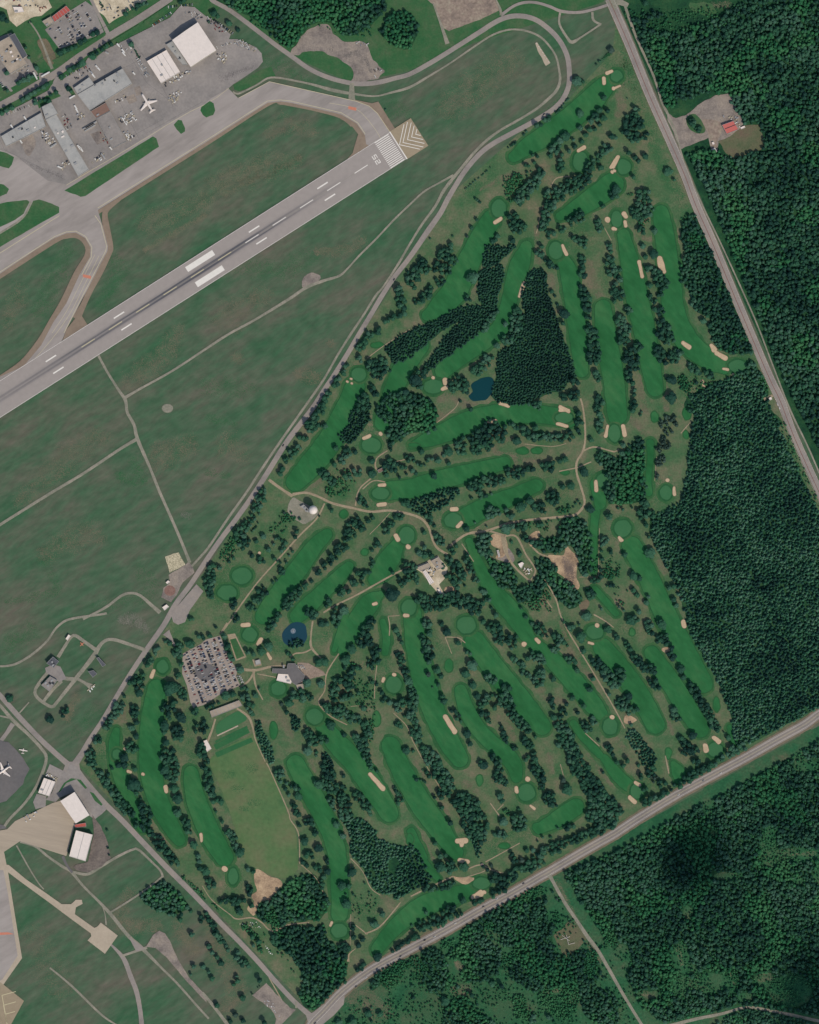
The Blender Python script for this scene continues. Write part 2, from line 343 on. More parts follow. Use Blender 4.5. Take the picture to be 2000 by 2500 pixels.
# airfield: mown and dry bands, lush hollows
for (c, r, s, m, o) in ((1,0,'560,1120,150 700,1040,180 900,1100,120','s_brown',.5),(1,0,'100,1560,200 420,1440,260 760,1360,150','s_tan',.6),(1,0,'160,1640,60 500,1470,70 800,1330,60','s_tan',.9),(0,1,'1250,150,200 1500,60,200 1725,-40,200','s_tan',.55),
    (0,1,'1220,380,50 1430,260,60 1725,90,60','s_tan',.8),(2,0,'350,900,260 700,620,320 900,520,200','s_brown',.5),(0,2,'200,760,200 700,300,260 900,240,120','s_brown',.4),(0,2,'400,1200,200 720,1050,240 860,1080,100','s_brown',.5),
    (0,2,'1350,400,260 1600,300,200','s_brown',.55),(0,2,'1130,440,120 1180,600,120 1000,560,80','s_green',.6),(0,2,'330,1200,60 480,1500,80 300,1570,90 60,1620,50','s_green',.5),(0,2,'1200,1350,160 1250,1560,160 800,1660,100','s_green',.35),
    (1,1,'40,1520,200 380,1560,150','s_green',.35),(1,2,'60,80,100 250,120,70','s_green',.5),(1,2,'30,530,80 200,560,50','s_green',.5),(1,2,'200,300,240 330,380,180','s_brown',.5),(1,1,'300,500,160 640,560,200 900,420,160','s_green',.4),(1,1,'200,950,300 480,760,200','s_brown',.4),
    (0,1,'1100,1500,200 1400,1250,200 1500,1050,120','s_brown',.5),(0,1,'930,420,120 1000,560,160 850,850,120','s_green',.5),(0,1,'560,400,160 460,640,200 330,900,160','s_green',.45),(0,1,'160,760,200 60,1000,120','s_brown',.45),(0,4,'300,1000,260 500,1400,300','s_brown',.3),
    (0,4,'1100,600,100 1000,860,160 1300,900,160','s_brown',.8),(0,4,'1500,900,160 1640,1100,160','s_brown',.8),(1,4,'100,1100,160 260,1400,200 200,1600,160','s_brown',.8),(1,4,'30,850,60 30,1000,90','s_brown',.6),(0,3,'560,1080,60 700,950,160 800,800,120','s_green',.4),
    (0,3,'100,250,180 250,150,160','s_green',.5),(2,0,'60,500,140 40,300,140','s_green',.6),(1,0,'480,480,120 640,560,140 900,700,60','s_green',.5),(1,0,'1560,900,160 1680,940,120','s_green',.5),(0,0,'330,480,30 400,400,40 380,340,30','s_tan',.9),(1,1,'950,380,70 1150,400,110 1330,300,80','s_brown',.6)):
    soft('grass_patch', P(c, r, s), m, 1.2, o * (.8 if m == 's_green' else 1.0))
# golf course: greener collars and verges
for (c, r, s, m, o) in ((3,0,'80,420,90 150,700,110 250,960,110 330,1200,120 430,1450,130 560,1650,130','s_green',1.0),(3,1,'600,30,120 640,160,100 700,330,100','s_green',.9),(2,0,'1500,700,60 1350,760,60 1150,960,60','s_green',.8),(2,0,'700,1450,100 500,1650,120','s_green',.8),
    (2,1,'1250,380,260 1500,300,160','s_green',.8),(2,1,'1440,200,200 1500,100,160','s_green',.9),(2,1,'1640,500,70 1640,680,70','s_green',.7),(0,3,'900,1050,220 930,1250,240 1050,1500,200 1250,1725,140','s_green',1.0),(0,3,'1340,400,160 1420,480,120','s_green',1.0),(0,3,'1620,800,120 1600,1000,120 1640,1300,160','s_green',.7),
    (1,3,'300,120,260 500,160,240 620,280,160','s_green',1.0),(1,3,'500,600,120 640,660,120','s_green',.9),(1,3,'860,760,90 1000,880,120','s_green',.9),(1,3,'1100,450,200 1300,500,240 1350,650,200','s_green',1.0),(1,3,'1520,250,200 1500,420,180 1560,640,240','s_green',.8),(1,3,'1100,80,200 1000,220,80','s_green',.8),
    (1,2,'200,1450,400 120,1620,160','s_green',1.0),(1,2,'1060,620,160 1150,700,140','s_green',.9),(1,2,'1400,260,330 1440,60,160','s_green',1.0),(1,2,'1450,720,300','s_green',1.0),(1,2,'620,1040,240 460,1160,160','s_green',.8),(1,2,'1450,1060,60 1360,1180,90','s_green',.7),
    (2,2,'360,940,300','s_green',1.0),(2,2,'1600,620,240 1600,900,160','s_green',1.0),(2,2,'1120,700,400 1350,720,160','s_green',.7),(2,2,'1650,1300,160','s_green',1.0),(2,2,'470,150,360','s_green',.4),(2,2,'1550,1500,100 1700,1690,100','s_green',.8),
    (2,3,'480,100,260','s_green',1.0),(2,3,'180,100,90 250,300,90','s_green',.9),(2,3,'1300,60,160 1250,120,160','s_green',.9),(2,3,'1400,500,60 1560,200,200','s_green',.7),(2,3,'980,1480,240 850,1300,100','s_green',.9),(2,3,'1680,950,220','s_green',.9),(2,3,'1180,1250,90 1330,1380,90','s_green',.7),
    (3,3,'850,1120,220','s_green',1.0),(3,3,'190,1450,240','s_green',1.0),(3,3,'560,1350,200','s_green',1.0),(3,3,'140,150,160 50,80,100','s_green',.6),(3,3,'820,800,120 850,760,90','s_green',.5),(2,4,'450,300,200 500,120,160','s_green',1.0),(2,4,'700,250,160 900,140,160 1200,60,160','s_green',.9),(2,4,'560,560,240','s_green',1.0),
    (1,4,'240,500,220','s_green',1.0),(1,4,'1120,930,220','s_green',1.0),(1,4,'1250,700,200 1400,780,200','s_green',1.0),(1,4,'60,620,60 200,780,50','s_olive',.8),(1,4,'250,1000,90 450,1250,110 640,1500,90','s_olive',1.0),(3,2,'300,700,260 460,720,200','s_green',1.0),(3,2,'60,1000,260','s_green',1.0),
    (3,1,'1020,1330,240 850,1380,120','s_green',1.0),(3,1,'680,1460,260 560,1650,120','s_green',1.0),(3,1,'30,60,200 60,200,100','s_green',.8),(3,0,'30,620,300','s_green',.9),(3,0,'60,1420,300','s_green',.9),(2,0,'1440,1360,280','s_green',1.0),(2,1,'730,60,260','s_green',1.0),(2,1,'180,1540,240','s_green',1.0),(1,1,'1300,1450,260','s_green',1.0),
    (3,2,'1500,350,60 1600,640,70 1700,900,80','s_green',1.0),(3,3,'1600,1030,60 1280,1220,40','s_olive',.8),(2,4,'1240,520,40 1430,900,60 1600,1200,60','s_brown',.9)):
    soft('grass_patch', P(c, r, s), m, 1.6, o * (.75 if m == 's_green' else 1))
# ------------------------------------------------------------------ golf course
FW = [  # fairways: centre line and width
 P(2,0,'880,1320,90 1000,1230,140 1200,1110,180 1400,960,190 1560,820,190 1640,730,160'),
 O('1180,455,18 1230,430,40 1290,388,48'),
 P(2,1,'150,930,90 250,860,170 370,740,210 460,560,200 550,380,180 620,240,170 690,120,150'),
 P(2,1,'985,350,90 930,500,160 880,650,140 830,850,130 760,1040,140 620,1150,150 440,1270,150 280,1400,130'),
 P(2,1,'1300,470,110 1340,560,140 1375,750,150 1405,1000,145 1435,1250,130 1450,1400,110'),
 O('1270,648,34 1278,720,44 1292,800,44 1300,875,40'),
 O('1313,495,26 1328,560,40 1345,640,46 1362,720,44 1372,780,40 1380,818,34'),
 O('1392,448,32 1400,500,40 1412,590,44 1420,660,46 1445,715,48 1490,755,42 1525,772,30'),
 O('748,815,40 725,870,46 690,935,50 650,985,48 622,1015,38'),
 O('885,728,36 850,775,42 825,830,36 805,890,32'),
 O('868,938,14 920,918,36 990,888,46 1060,872,42 1130,872,38 1200,882,34'),
 O('1062,975,26 1000,992,34 930,1010,40 870,1028,40 820,1033,38'),
 O('1130,1022,26 1080,1045,34 1030,1065,40 985,1088,42'),
 P(1,2,'1030,1050,90 930,1150,130 820,1300,150 700,1460,160 580,1620,160 490,1740,130'),
 P(1,2,'1215,1320,80 1120,1420,120 980,1550,130 840,1680,140 780,1740,120'),
 P(1,2,'1640,1110,90 1560,1250,170 1480,1370,160 1420,1430,90'),
 P(1,2,'1480,1560,60 1400,1620,150 1300,1760,160 1220,1900,140 1160,2030,80'),
 O('868,1290,38 876,1360,42 892,1430,46 915,1500,46 945,1560,44 968,1598,36'),
 O('1000,1350,42 1035,1400,46 1080,1455,46 1120,1505,44 1142,1530,36'),
 P(2,2,'500,1110,60 560,1250,80 640,1430,110 740,1570,150 850,1690,160 930,1790,170 1010,1930,110 1130,2035,110 1260,2160,150 1400,2310,165 1550,2490,150 1610,2560,110'),
 P(2,3,'430,640,100 480,800,130 560,940,130 680,1070,130 800,1170,140 880,1270,130 900,1370,90'),
 O('1330,1150,40 1365,1215,42 1395,1280,44 1430,1350,46 1462,1410,46 1482,1440,38'),
 O('1268,1362,38 1310,1412,42 1350,1470,42 1380,1525,40'),
 O('1372,1375,30 1405,1425,40 1440,1480,42 1475,1535,36'),
 O('1272,1596,16 1300,1632,26 1325,1655,24'),
 O('1135,1745,22 1178,1722,34 1212,1700,36'),
 O('822,1570,38 848,1625,42 885,1690,46 925,1745,44 960,1795,30'),
 O('672,1515,30 705,1560,42 750,1608,46 790,1665,46 820,1712,38'),
 O('622,1608,36 650,1660,42 685,1725,40 708,1790,38 715,1860,36 715,1925,34'),
 O('330,1450,38 320,1520,46 316,1600,46 328,1670,42 355,1730,38 378,1768,26'),
 O('402,1628,30 412,1680,40 440,1750,44 472,1805,38'),
 O('795,1998,26 830,1955,32 885,1912,42 950,1888,38 1005,1872,24'),
 P(3,2,'300,280,60 305,400,50 290,560,45 290,700,60'),
 O('1258,1020,30 1264,1060,24'),
 P(2,2,'1570,860,70 1550,1050,60 1545,1350,60'),
 P(2,2,'1560,1510,50 1640,1600,60 1740,1720,50'),
 P(0,3,'980,980,60 960,1100,90 980,1240,110 1030,1420,110 1120,1620,100 1200,1790,90'),
 P(2,4,'1070,70,70 1180,40,80 1290,10,60'),
 P(1,3,'1190,0,50 1140,160,60 1090,300,40'),
 P(1,3,'1520,320,50 1530,200,60 1500,60,50'),
 P(2,3,'1380,920,60 1470,1040,60 1600,1180,60'),
 P(3,3,'970,950,40 1000,1040,60 1030,1090,40'), P(3,3,'500,1260,50 540,1330,110 540,1390,70'),
 P(2,4,'0,100,40 120,350,60 240,500,50'), P(1,4,'1740,100,60 1860,330,40'),
]
for f in FW: stroke('semi_rough', f, M['semi'], 3, caps=True, grow=7.5, amp=5)
for f in FW: stroke('fairway_edge', f, M['ring'], 4, caps=True, grow=2.2, amp=1.5)
for f in FW: stroke('fairway', f, M['fairway'], 5, caps=True, amp=1.5)
GREENS = [  # (tile col, row, x, y, rx, ry)
 (3,0,20,640,48,50),(2,0,1440,1360,62,82),(3,0,80,1405,56,62),(2,1,755,30,60,75),(2,1,200,1530,82,58),(2,1,1235,385,62,72),(3,1,20,120,44,70),(3,1,1040,1360,78,50),
 (1,1,1300,1430,60,55),(1,2,1405,300,78,62),(1,2,1480,705,70,52),(2,2,365,930,72,62),(2,2,1300,70,70,46),(3,2,0,200,52,72),(3,2,435,700,52,58),(3,2,70,1000,70,70),(2,2,1630,600,55,60),
 (1,2,315,1400,82,70),(1,2,190,1540,80,60),(1,2,1700,1060,66,70),(1,3,380,170,60,60),(1,3,620,625,60,56),(1,3,925,860,70,66),(1,3,1590,590,66,72),(1,3,1720,-60,62,66),
 (2,3,480,90,78,72),(2,3,985,1500,70,72),(2,3,1690,940,62,72),(2,3,1560,150,70,56),(3,3,850,1140,64,58),(3,3,190,1490,56,62),(2,4,605,540,72,48),(1,4,1135,940,68,60),(1,4,238,480,40,68),
 (0,3,1370,440,48,56),(0,3,990,1180,42,40),(2,2,950,350,50,26),(2,2,1070,345,44,24),(2,4,800,225,46,22),(2,3,590,1400,26,44),(2,3,330,430,30,55),(1,3,1450,880,32,60),(3,3,150,150,24,30),(3,3,860,760,26,60),(3,3,455,1170,24,44),
 (1,2,1170,880,34,34),(1,2,1350,1200,30,30),(2,2,1310,530,36,16),(1,1,1450,1180,50,20),(2,2,40,300,50,16),(3,2,340,60,30,45),(3,2,610,30,34,50),(3,2,605,210,20,34),(1,3,580,980,30,70),(1,4,1730,170,30,44),(2,4,1190,30,0,0)]
for (c, r, x, y, rx, ry) in GREENS:
    if not rx: continue
    tee = min(rx, ry) < 35
    for nm, mt, g, lv in (('green_surround', M['semi'], 9 if not tee else 3, 6), ('green_fringe', M['ring'], 4 if not tee else 1.4, 7), ('putting_green' if not tee else 'tee_box', M['green'] if not tee else M['fairway'], 0, 8)):
        cx, cy = x / 3.45 + c * 500, y / 3.45 + r * 500
        surface(nm, [wob((cx + (rx / 3.45 + g) * math.cos(a * math.pi / 12), cy + (ry / 3.45 + g) * math.sin(a * math.pi / 12)), 2.5, .08) for a in range(24)], mt, lv, smooth=True)
# driving range
RANGE = P(1,3,'60,1200 400,1010 420,1040 520,1250 600,1400 715,1725 765,1820 785,2100 785,2150 680,2225 560,2195 420,2135 340,2075 285,1925 230,1725 150,1500 90,1350')
surface('driving_range', RANGE, M['range'], 6, amp=3)
for s in ('85,1120,46 370,975,46', '95,1185,44 400,1055,40', '90,1075,20 360,945,18'):
    stroke('range_stripe', P(1,3,s), M['stripe'], 7, caps=False)
for (x, y, rx, ry) in ((400,1290,40,45),(275,1465,58,34),(205,1345,60,40),(420,1590,70,36),(330,1640,60,26)):
    soft('target_green', P(1,3,f'{x-rx*.5},{y},{ry*1.9} {x+rx*.5},{y},{ry*1.9}'), 's_green', 7, .55)
surface('range_tee', P(1,3,'110,920 200,855 280,815 330,840 350,890 230,950 110,1010 95,965'), M['green'], 8)
stroke('range_mat_strip', P(1,3,'105,1022 282,938'), M['pad'], 8, w=3)
surface('pitch_surround', P(1,3,'190,170 255,160 352,360 262,392'), M['cartway'], 7, smooth=False)
surface('practice_pitch', P(1,3,'212,212 262,200 335,350 270,376'), M['lawn'], 8, smooth=False)
# bunkers
BK = [(2,0,'1662,615,30 1705,600,26;1638,660,28 1638,700,30;1715,742,26;1425,1270,28 1470,1240,30;1700,1410,26 1740,1350,30;1705,1450,24'),
 (3,0,'-10,748,18 45,722,16;-5,1410,24 30,1325,30;0,1440,20'),
 (2,1,'720,150,26 770,115,28;1290,345,26 1325,415,30;930,770,24 965,660,30;300,1475,40 300,1508,32;282,1553,30 315,1540,30;200,1458,22;760,1670,26 835,1695,24;1270,1705,34 1340,1740,26;1665,125,40;1715,200,28'),
 (3,1,'78,75,34 98,102,30;90,145,24 95,175,26;5,205,20;210,480,30 225,560,24 235,605,28;385,455,46 395,510,54 415,565,38;575,1160,30 630,1200,36;820,1185,30 845,1220,46;865,1250,34 935,1295,36;915,1380,16 955,1388,20;740,1485,24 758,1525,24;1000,1430,14'),
 (1,1,'1200,1487,15;1232,1465,15;1235,1502,14'),
 (1,2,'1340,245,26 1390,218,26;1478,203,28;1470,635,24 1515,637,28;1460,803,28 1520,797,30;1610,1060,32 1630,1095,34;1712,1155,38;1420,1640,22 1445,1630,24;460,1208,22'),
 (2,2,'670,105,26 720,100,36;1265,5,22 1340,8,22;1245,120,24 1325,140,30;1668,135,22 1650,220,28;355,838,32 395,838,34;405,985,28 435,955,30;1570,605,26 1573,680,30'),
 (3,2,'78,140,32 88,215,34;505,660,24 510,715,26;445,592,28;42,1080,24 58,1100,32'),
 (0,3,'1275,525,34 1300,475,26;1055,1135,26;1080,1320,24 1100,1326,24;1205,1345,24;1398,1455,34 1403,1490,28'),
 (1,3,'320,92,34 370,85,36;450,245,32 475,215,38;535,330,18 555,370,28;1498,565,18 1510,540,26;1592,508,28;1395,1350,34 1500,1465,40;1685,10,30 1710,10,26'),
 (2,3,'305,865,42 345,930,38 380,985,44;960,250,38;1068,210,26 1092,235,30;990,1385,36;900,1460,32 904,1490,36;1700,865,34;1580,90,32;1512,240,20 1545,245,20;1020,1615,16 1052,1640,20'),
 (3,3,'583,60,32 590,100,36;840,1040,34 880,1070,40;768,1105,40 772,1145,44;180,1415,26 212,1435,26;130,1545,36 175,1578,36'),
 (0,4,'1695,130,28 1697,180,24'), (1,4,'165,418,40;1058,895,18 1070,868,20'),
 (2,4,'405,185,38 470,180,44;440,195,46 438,220,28;425,345,34 490,358,36;540,655,40 600,625,54;630,612,26')]
for (c, r, s) in BK:
    for q in s.split(';'):
        p = P(c, r, q)
        if len(p) == 1: p = [p[0], (p[0][0] + 1.5, p[0][1] + .8, p[0][2])]
        stroke('bunker_lip', p, M['brown'], 9, caps=True, grow=1.2, amp=1.6)
        stroke('bunker', p, M['sand'], 10, caps=True, amp=2.0)
surface('sand_pit', P(1,4,'430,420 530,470 630,510 650,560 560,650 550,700 480,690 440,760 400,810 370,770 370,730 420,700 390,650 440,610 420,520'), M['dirt'], 9, amp=4)
surface('bare_earth_strip', P(2,4,'365,480 420,488 545,490 520,530 480,552 380,505'), M['dirt'], 9, amp=3)
surface('excavation', P(2,2,'1320,1150 1370,1200 1420,1270 1410,1400 1440,1480 1400,1510 1340,1490 1310,1420 1240,1370 1170,1240 1220,1220 1300,1220'), M['dirt'], 9, amp=4)
M['s_bed'] = soft_mat('churned_earth', [(92, 82, 76), (126, 110, 100)]); soft('excavation_bed', P(2,2,'1310,1260,60 1340,1330,110 1365,1430,70'), 's_bed', 10, 1.2)
surface('works_yard', P(2,2,'690,1060 800,1060 830,1180 885,1260 850,1290 780,1280 720,1250 765,1180 690,1140'), M['dirt'], 9, amp=3)
surface('yard_paving', P(2,2,'830,1170 890,1260 850,1290 760,1275 730,1250 790,1240'), M['gravel'], 10, amp=3)
surface('earth_patch', P(2,2,'1000,1080 1060,1020 1100,1030 1080,1080 1040,1150 1000,1130'), M['dirt'], 9, amp=3)
surface('earth_patch', P(2,2,'1430,1640 1500,1600 1520,1650 1460,1700'), M['brown'], 9, amp=3)
surface('depot_yard', P(2,2,'40,1330 240,1230 320,1330 310,1410 250,1470 300,1560 260,1570 190,1490 110,1380'), M['beige'], 9, smooth=False, amp=2)
surface('dirt_patch', P(2,2,'300,1500 380,1490 390,1540 310,1545'), M['dirt'], 9, amp=2)
surface('earth_patch', P(3,3,'90,860 130,850 190,890 120,920 85,905'), M['dirt'], 9, amp=3)
surface('earth_patch', P(3,3,'400,290 450,275 480,310 420,320'), M['dirt'], 9, amp=3)
surface('pond', P(2,1,'520,1520 570,1480 640,1450 700,1470 705,1560 640,1640 540,1652 500,1610 535,1575'), M['water'], 9, amp=2, label='dark blue-green pond below the spruce plantation')
surface('fountain_pond', P(1,3,'655,165 690,110 760,65 840,85 860,150 850,220 800,270 700,262 660,225'), M['water2'], 9, amp=2)
# cart paths
CPSEG = []
CP = [(1,2,'540,590,26 620,650,24 740,730,24'),(1,2,'740,715,22 850,700,22 950,730,20 1080,790,22 1250,830,20 1400,860,20 1560,850,20 1725,880,20 1825,920,20 1885,990,20 1925,1110,20 1965,1170,20 2045,1220,20'),
 (1,2,'1010,790,14 940,920,14 800,1060,13 620,1260,13 450,1450,12 280,1680,12 230,1760,12 190,1815,12 130,1895,12'),(1,2,'1400,580,12 1310,660,12 1280,740,12 1270,810,12'),(1,2,'1725,1320,13 1550,1410,14 1300,1550,14 1100,1650,14 1000,1710,14'),
 (1,2,'1520,610,9 1420,600,9 1330,670,9'),(1,2,'1560,870,6 1480,960,6 1390,1050,6'),(1,2,'1600,440,8 1690,420,8'),(1,2,'1540,345,10 1450,410,10 1440,490,18 1490,520,18'),
 (2,2,'340,1150,20 480,1050,20 650,1020,20 830,960,20 1000,930,20 1200,910,20 1380,890,20 1440,850,20 1475,780,18 1450,670,18 1410,540,18 1410,440,18 1460,350,18 1480,250,16 1475,100,16 1460,-20,14 1440,-95,12'),
 (2,2,'1460,350,14 1560,315,14 1725,355,12 1760,330,10'),(2,2,'1410,490,9 1260,520,9'),(2,2,'1410,490,9 1530,440,9'),(2,2,'670,1020,18 800,1060,18 900,1070,16 980,1220,14 1060,1350,14 1020,1440,12'),(2,2,'790,1060,40 800,1140,40 830,1240,24 900,1340,16 1020,1450,16'),
 (2,2,'1030,1150,14 1090,1210,14 1170,1240,14'),(2,2,'1140,1430,12 1230,1590,12 1270,1725,12 1330,1855,12 1420,2005,12 1560,2235,11 1725,2515,11 1815,2685,8'),(2,2,'1135,1580,7 1200,1670,7'),(2,2,'440,1130,8 540,1280,8'),(2,2,'230,110,7 380,-10,7 415,-75,7'),
 (2,2,'970,290,6 1200,310,6 1320,285,6'),(2,2,'1600,1000,5 1590,1400,5'),(2,2,'1430,1410,5 1570,1410,5'),(2,1,'1130,0,9 1100,100,9 1070,240,9'),(2,1,'1640,190,6 1700,300,6'),(2,0,'1190,1570,9 1240,1500,9 1350,1485,9'),
 (2,3,'300,190,8 370,192,8 420,200,8 470,240,7'),(2,3,'300,190,7 355,330,6'),(2,3,'680,1590,8 760,1700,12'),(2,3,'740,1650,8 790,1600,7'),(2,3,'1480,1000,8 1600,1110,8'),(2,3,'1550,0,10 1640,50,10 1720,110,8'),(2,3,'1300,1370,7 1270,1260,7'),
 (3,3,'430,1190,8 460,1340,12'),(1,3,'910,55,13 895,180,13 900,280,20 980,370,10'),(1,3,'910,285,14 840,320,13 760,330,12 720,365,10'),(1,3,'1130,330,10 1030,490,12 1010,640,10 960,740,12 1050,850,10 1200,930,8'),
 (1,3,'190,70,14 130,170,14'),(1,3,'260,455,24 420,470,22 560,440,18 690,430,16'),(1,3,'440,500,8 600,530,8'),(1,3,'410,480,18 430,600,14 490,720,9'),(1,3,'420,480,18 370,560,16 290,620,10'),(1,3,'270,790,14 380,880,20 430,1060,10 510,1240,8'),
 (1,3,'90,880,14 60,980,16 20,1080,20'),(1,3,'1545,20,8 1558,90,9 1555,180,9'),(1,3,'1640,10,6 1545,15,6'),(1,3,'1450,430,8 1435,560,7 1430,710,8'),(1,3,'1230,775,5 1330,765,5'),(1,3,'1590,830,6 1700,940,7 1760,1080,7 1900,1330,7 2000,1480,6'),
 (1,4,'-20,560,7 60,680,7 210,800,8 270,840,12 400,830,12 480,870,12 540,930,12 600,940,12 700,890,11 880,870,10'),(1,4,'1350,965,13 1480,900,12 1650,700,10'),(1,4,'1370,970,9 1270,890,7'),(1,4,'1210,1200,22 1215,1140,12 1270,1090,6'),(1,4,'540,1330,9 720,1650,9'),
 (1,3,'520,1250,9 560,1330,9 700,1650,9 720,1725,9 790,1850,9 800,2100,9'),
 (1,4,'1230,800,5 1225,1060,5'),(1,4,'810,380,7 940,500,6 1000,620,6'),(1,4,'1230,330,8 1330,440,6 1400,580,8 1480,640,6'),(2,4,'10,650,12 100,605,12'),(2,4,'220,550,14 370,480,14'),(2,4,'500,415,10 600,385,12 700,430,10 790,455,9'),(2,4,'640,360,9 750,300,8 930,200,8'),
 (2,4,'440,500,7 600,450,7 640,430,7'),(1,1,'1370,1290,7 1520,1180,7 1725,1050,7'),(3,2,'650,95,7 560,200,9'),(3,2,'340,600,4 355,400,4'),(3,1,'1260,1640,24 1350,1600,26')]
for (c, r, s) in CP: CPSEG.append(P(c, r, s)); stroke('path', P(c, r, s), M['cartway'], 11, amp=.25)
# parking, forecourt
surface('car_park', P(1,3,'-185,330 -25,245 0,215 130,178 180,300 240,420 278,460 265,520 300,600 150,660 0,760 -95,790 -120,740 -150,600 -190,500'), M['beige'] if False else mat('car_park_paving', [(146,134,126),(158,146,136)], scale=.04, scale2=.4, fine=.1), 12, smooth=False)
surface('car_park_patch', [(503 + 30 * math.cos(a * .5236), 1641 + 22 * math.sin(a * .5236)) for a in range(12)], M['darkap'], 13, amp=8)
surface('forecourt', P(1,3,'780,405 870,408 1000,480 1020,510 900,540 850,560 790,590 800,500'), mat('forecourt_paving', [(136,120,108),(150,134,120)], scale=.06, scale2=.4), 12, smooth=False)
surface('club_walk', P(1,3,'400,380 470,380 480,430 420,440'), M['cartway'], 12, smooth=False)

# ------------------------------------------------------------------ roads
rl = [14]; ROADSEG = {}
def block(pts):
    q = spline(pts, False, 6)
    for (x, y, w) in q: ROADSEG.setdefault((int(x // 30), int(y // 30)), []).append((x, y, w / 2))
def road(c, r, s, m='road', amp=0.0, lvl=None, name='road'):
    rl[0] += .25; block(P(c, r, s))
    return stroke(name, P(c, r, s), M[m], lvl if lvl else rl[0], amp=amp)
road(1,0,'40,-60,36 60,0,36 200,80,36 340,180,38 470,280,38 600,380,38 740,480,38 850,560,38 960,620,38 1080,665,38 1180,690,38 1270,705,40 1370,705,40 1480,690,40 1600,660,38 1725,625,38 1875,545,40 2025,455,40 2175,360,40 2325,265,42 2425,200,42 2515,155,42 2605,135,42 2705,140,42 2795,170,42 2875,225,42 2955,300,42 3015,385,42 3055,480,42 3070,580,42 3070,690,42 3050,770,42 3005,850,42 2935,920,42 2845,980,42 2725,1050,42 2575,1130,42 2445,1200,42 2345,1270,42 2265,1350,42 2185,1450,42 2115,1560,42 2045,1680,44 1985,1795,44 1880,1945,46 1725,2170,42 1600,2330,40 1500,2480,40 1400,2650,40 1300,2815,40 1200,2985,40 1100,3145,42 1000,3295,42 900,3450,44 700,3710,44 530,3980,44 400,4180,42 280,4350,42 130,4550,42 0,4740,42 -125,4930,42 -245,5090,44 -345,5265,44 -485,5465,42 -625,5675,40 -765,5905,38 -865,6075,38 -965,6225,40 -1035,6345,44 -1085,6425,60')
road(1,0,'240,770,14 280,790,16 430,720,14 530,660,16 620,655,16 760,680,16 900,710,18 1080,760,30 1250,790,22 1430,810,14 1570,780,18 1725,735,22 1875,650,18 2055,540,14 2245,410,16 2405,305,16 2525,258,16 2625,248,16 2725,265,18 2825,310,18 2905,390,16 2960,480,16 2985,590,18 2992,680,22 2960,765,26 2875,850,24 2775,930,20 2625,1020,20 2485,1100,20 2365,1190,22 2265,1290,24 2175,1400,26 2085,1510,28 2010,1610,26 1940,1740,22 1830,1890,20 1725,2060,18 1620,2240,20 1500,2420,16 1440,2490,20 1340,2650,18 1240,2800,20 1120,2990,18 1000,3200,18 840,3430,20 650,3700,20 500,3920,20 350,4150,20 200,4360,20 60,4570,20 0,4650,20 -110,4770,18','track',.15)
road(1,0,'1240,700,36 1238,800,50 1240,850,60','track')
EASTRD='-40,-10,70 0,80,78 130,380,78 300,800,78 470,1180,76 600,1480,76 690,1725,74 825,2030,72 980,2405,70 1140,2785,68 1300,3160,68 1400,3370,72 1450,3500,66 1520,3680,60 1640,3950,60 1740,4170,60 1800,4330,60'
M['verge'] = mat('road_verge', [(100, 96, 78), (122, 110, 94)], scale=.06, scale2=.4, fine=.2)
wide = lambda q, k: ' '.join('%s,%s,%d' % (t.split(',')[0], t.split(',')[1], float(t.split(',')[2]) + k) for t in q.split())
road(3,0,EASTRD)
road(3,0,'90,50,24 180,300,20 330,640,18 400,860,18 450,960,22 520,1130,16 600,1400,10 740,1725,12 880,2015,12 1050,2385,12 1200,2725,12 1330,3065,12 1480,3450,13 1620,3740,13 1740,4020,13 1800,4200,13','track',.2)
SOUTHRD='860,8730,80 900,8625,76 1000,8520,74 1130,8380,74 1260,8270,74 1400,8170,74 1560,8080,74 1725,7995,76 2025,7835,76 2325,7665,76 2575,7530,76 2825,7385,74 2905,7340,74 3125,7210,74 3325,7095,74 3450,7025,74 3640,6900,74 3950,6710,72 4250,6545,72 4550,6385,74 4850,6215,76 5050,6105,74 5175,6015,72 5300,5950,72'
stroke('road_verge', P(1,0,wide(SOUTHRD, 34)), M['verge'], 13, amp=.08)
stroke('road_verge', P(3,0,wide(EASTRD, 10)), M['verge'], 13, amp=.05)
road(1,0,SOUTHRD)
road(2,4,'1170,460,44 1195,500,30 1300,690,28 1420,870,28 1500,990,32 1590,1110,30 1700,1300,28 1785,1450,26 1875,1600,24 2000,1800,24','track')
road(3,4,'460,1740,28 700,1680,28 900,1640,24 1110,1585,22 1300,1610,24 1500,1650,26 1725,1700,26 1800,1710,26','track',.15)
road(0,3,'-60,620,42 0,680,42 150,850,44 350,1060,44 560,1250,46 630,1300,60 720,1410,52 880,1590,48 1030,1735,46 1200,1915,46 1400,2125,46 1600,2325,44 1725,2455,42 1875,2615,42 2025,2765,42 2175,2925,42 2325,3095,40 2485,3265,40 2640,3400,46')
surface('road_junction', P(0,3,'560,1240 610,1240 690,1170 710,1190 668,1260 680,1330 760,1440 700,1440 640,1400 560,1350 520,1350'), M['road'], 19, smooth=False)
surface('road_junction', P(1,4,'850,1640 905,1630 1000,1560 1180,1490 1170,1560 1090,1650 980,1740 880,1740'), M['road'], 19, smooth=False)
surface('road_junction', P(2,0,'1660,20 1700,-20 1760,-20 1850,30 1835,60 1760,40 1730,90'), M['track'], 19.4, smooth=False)
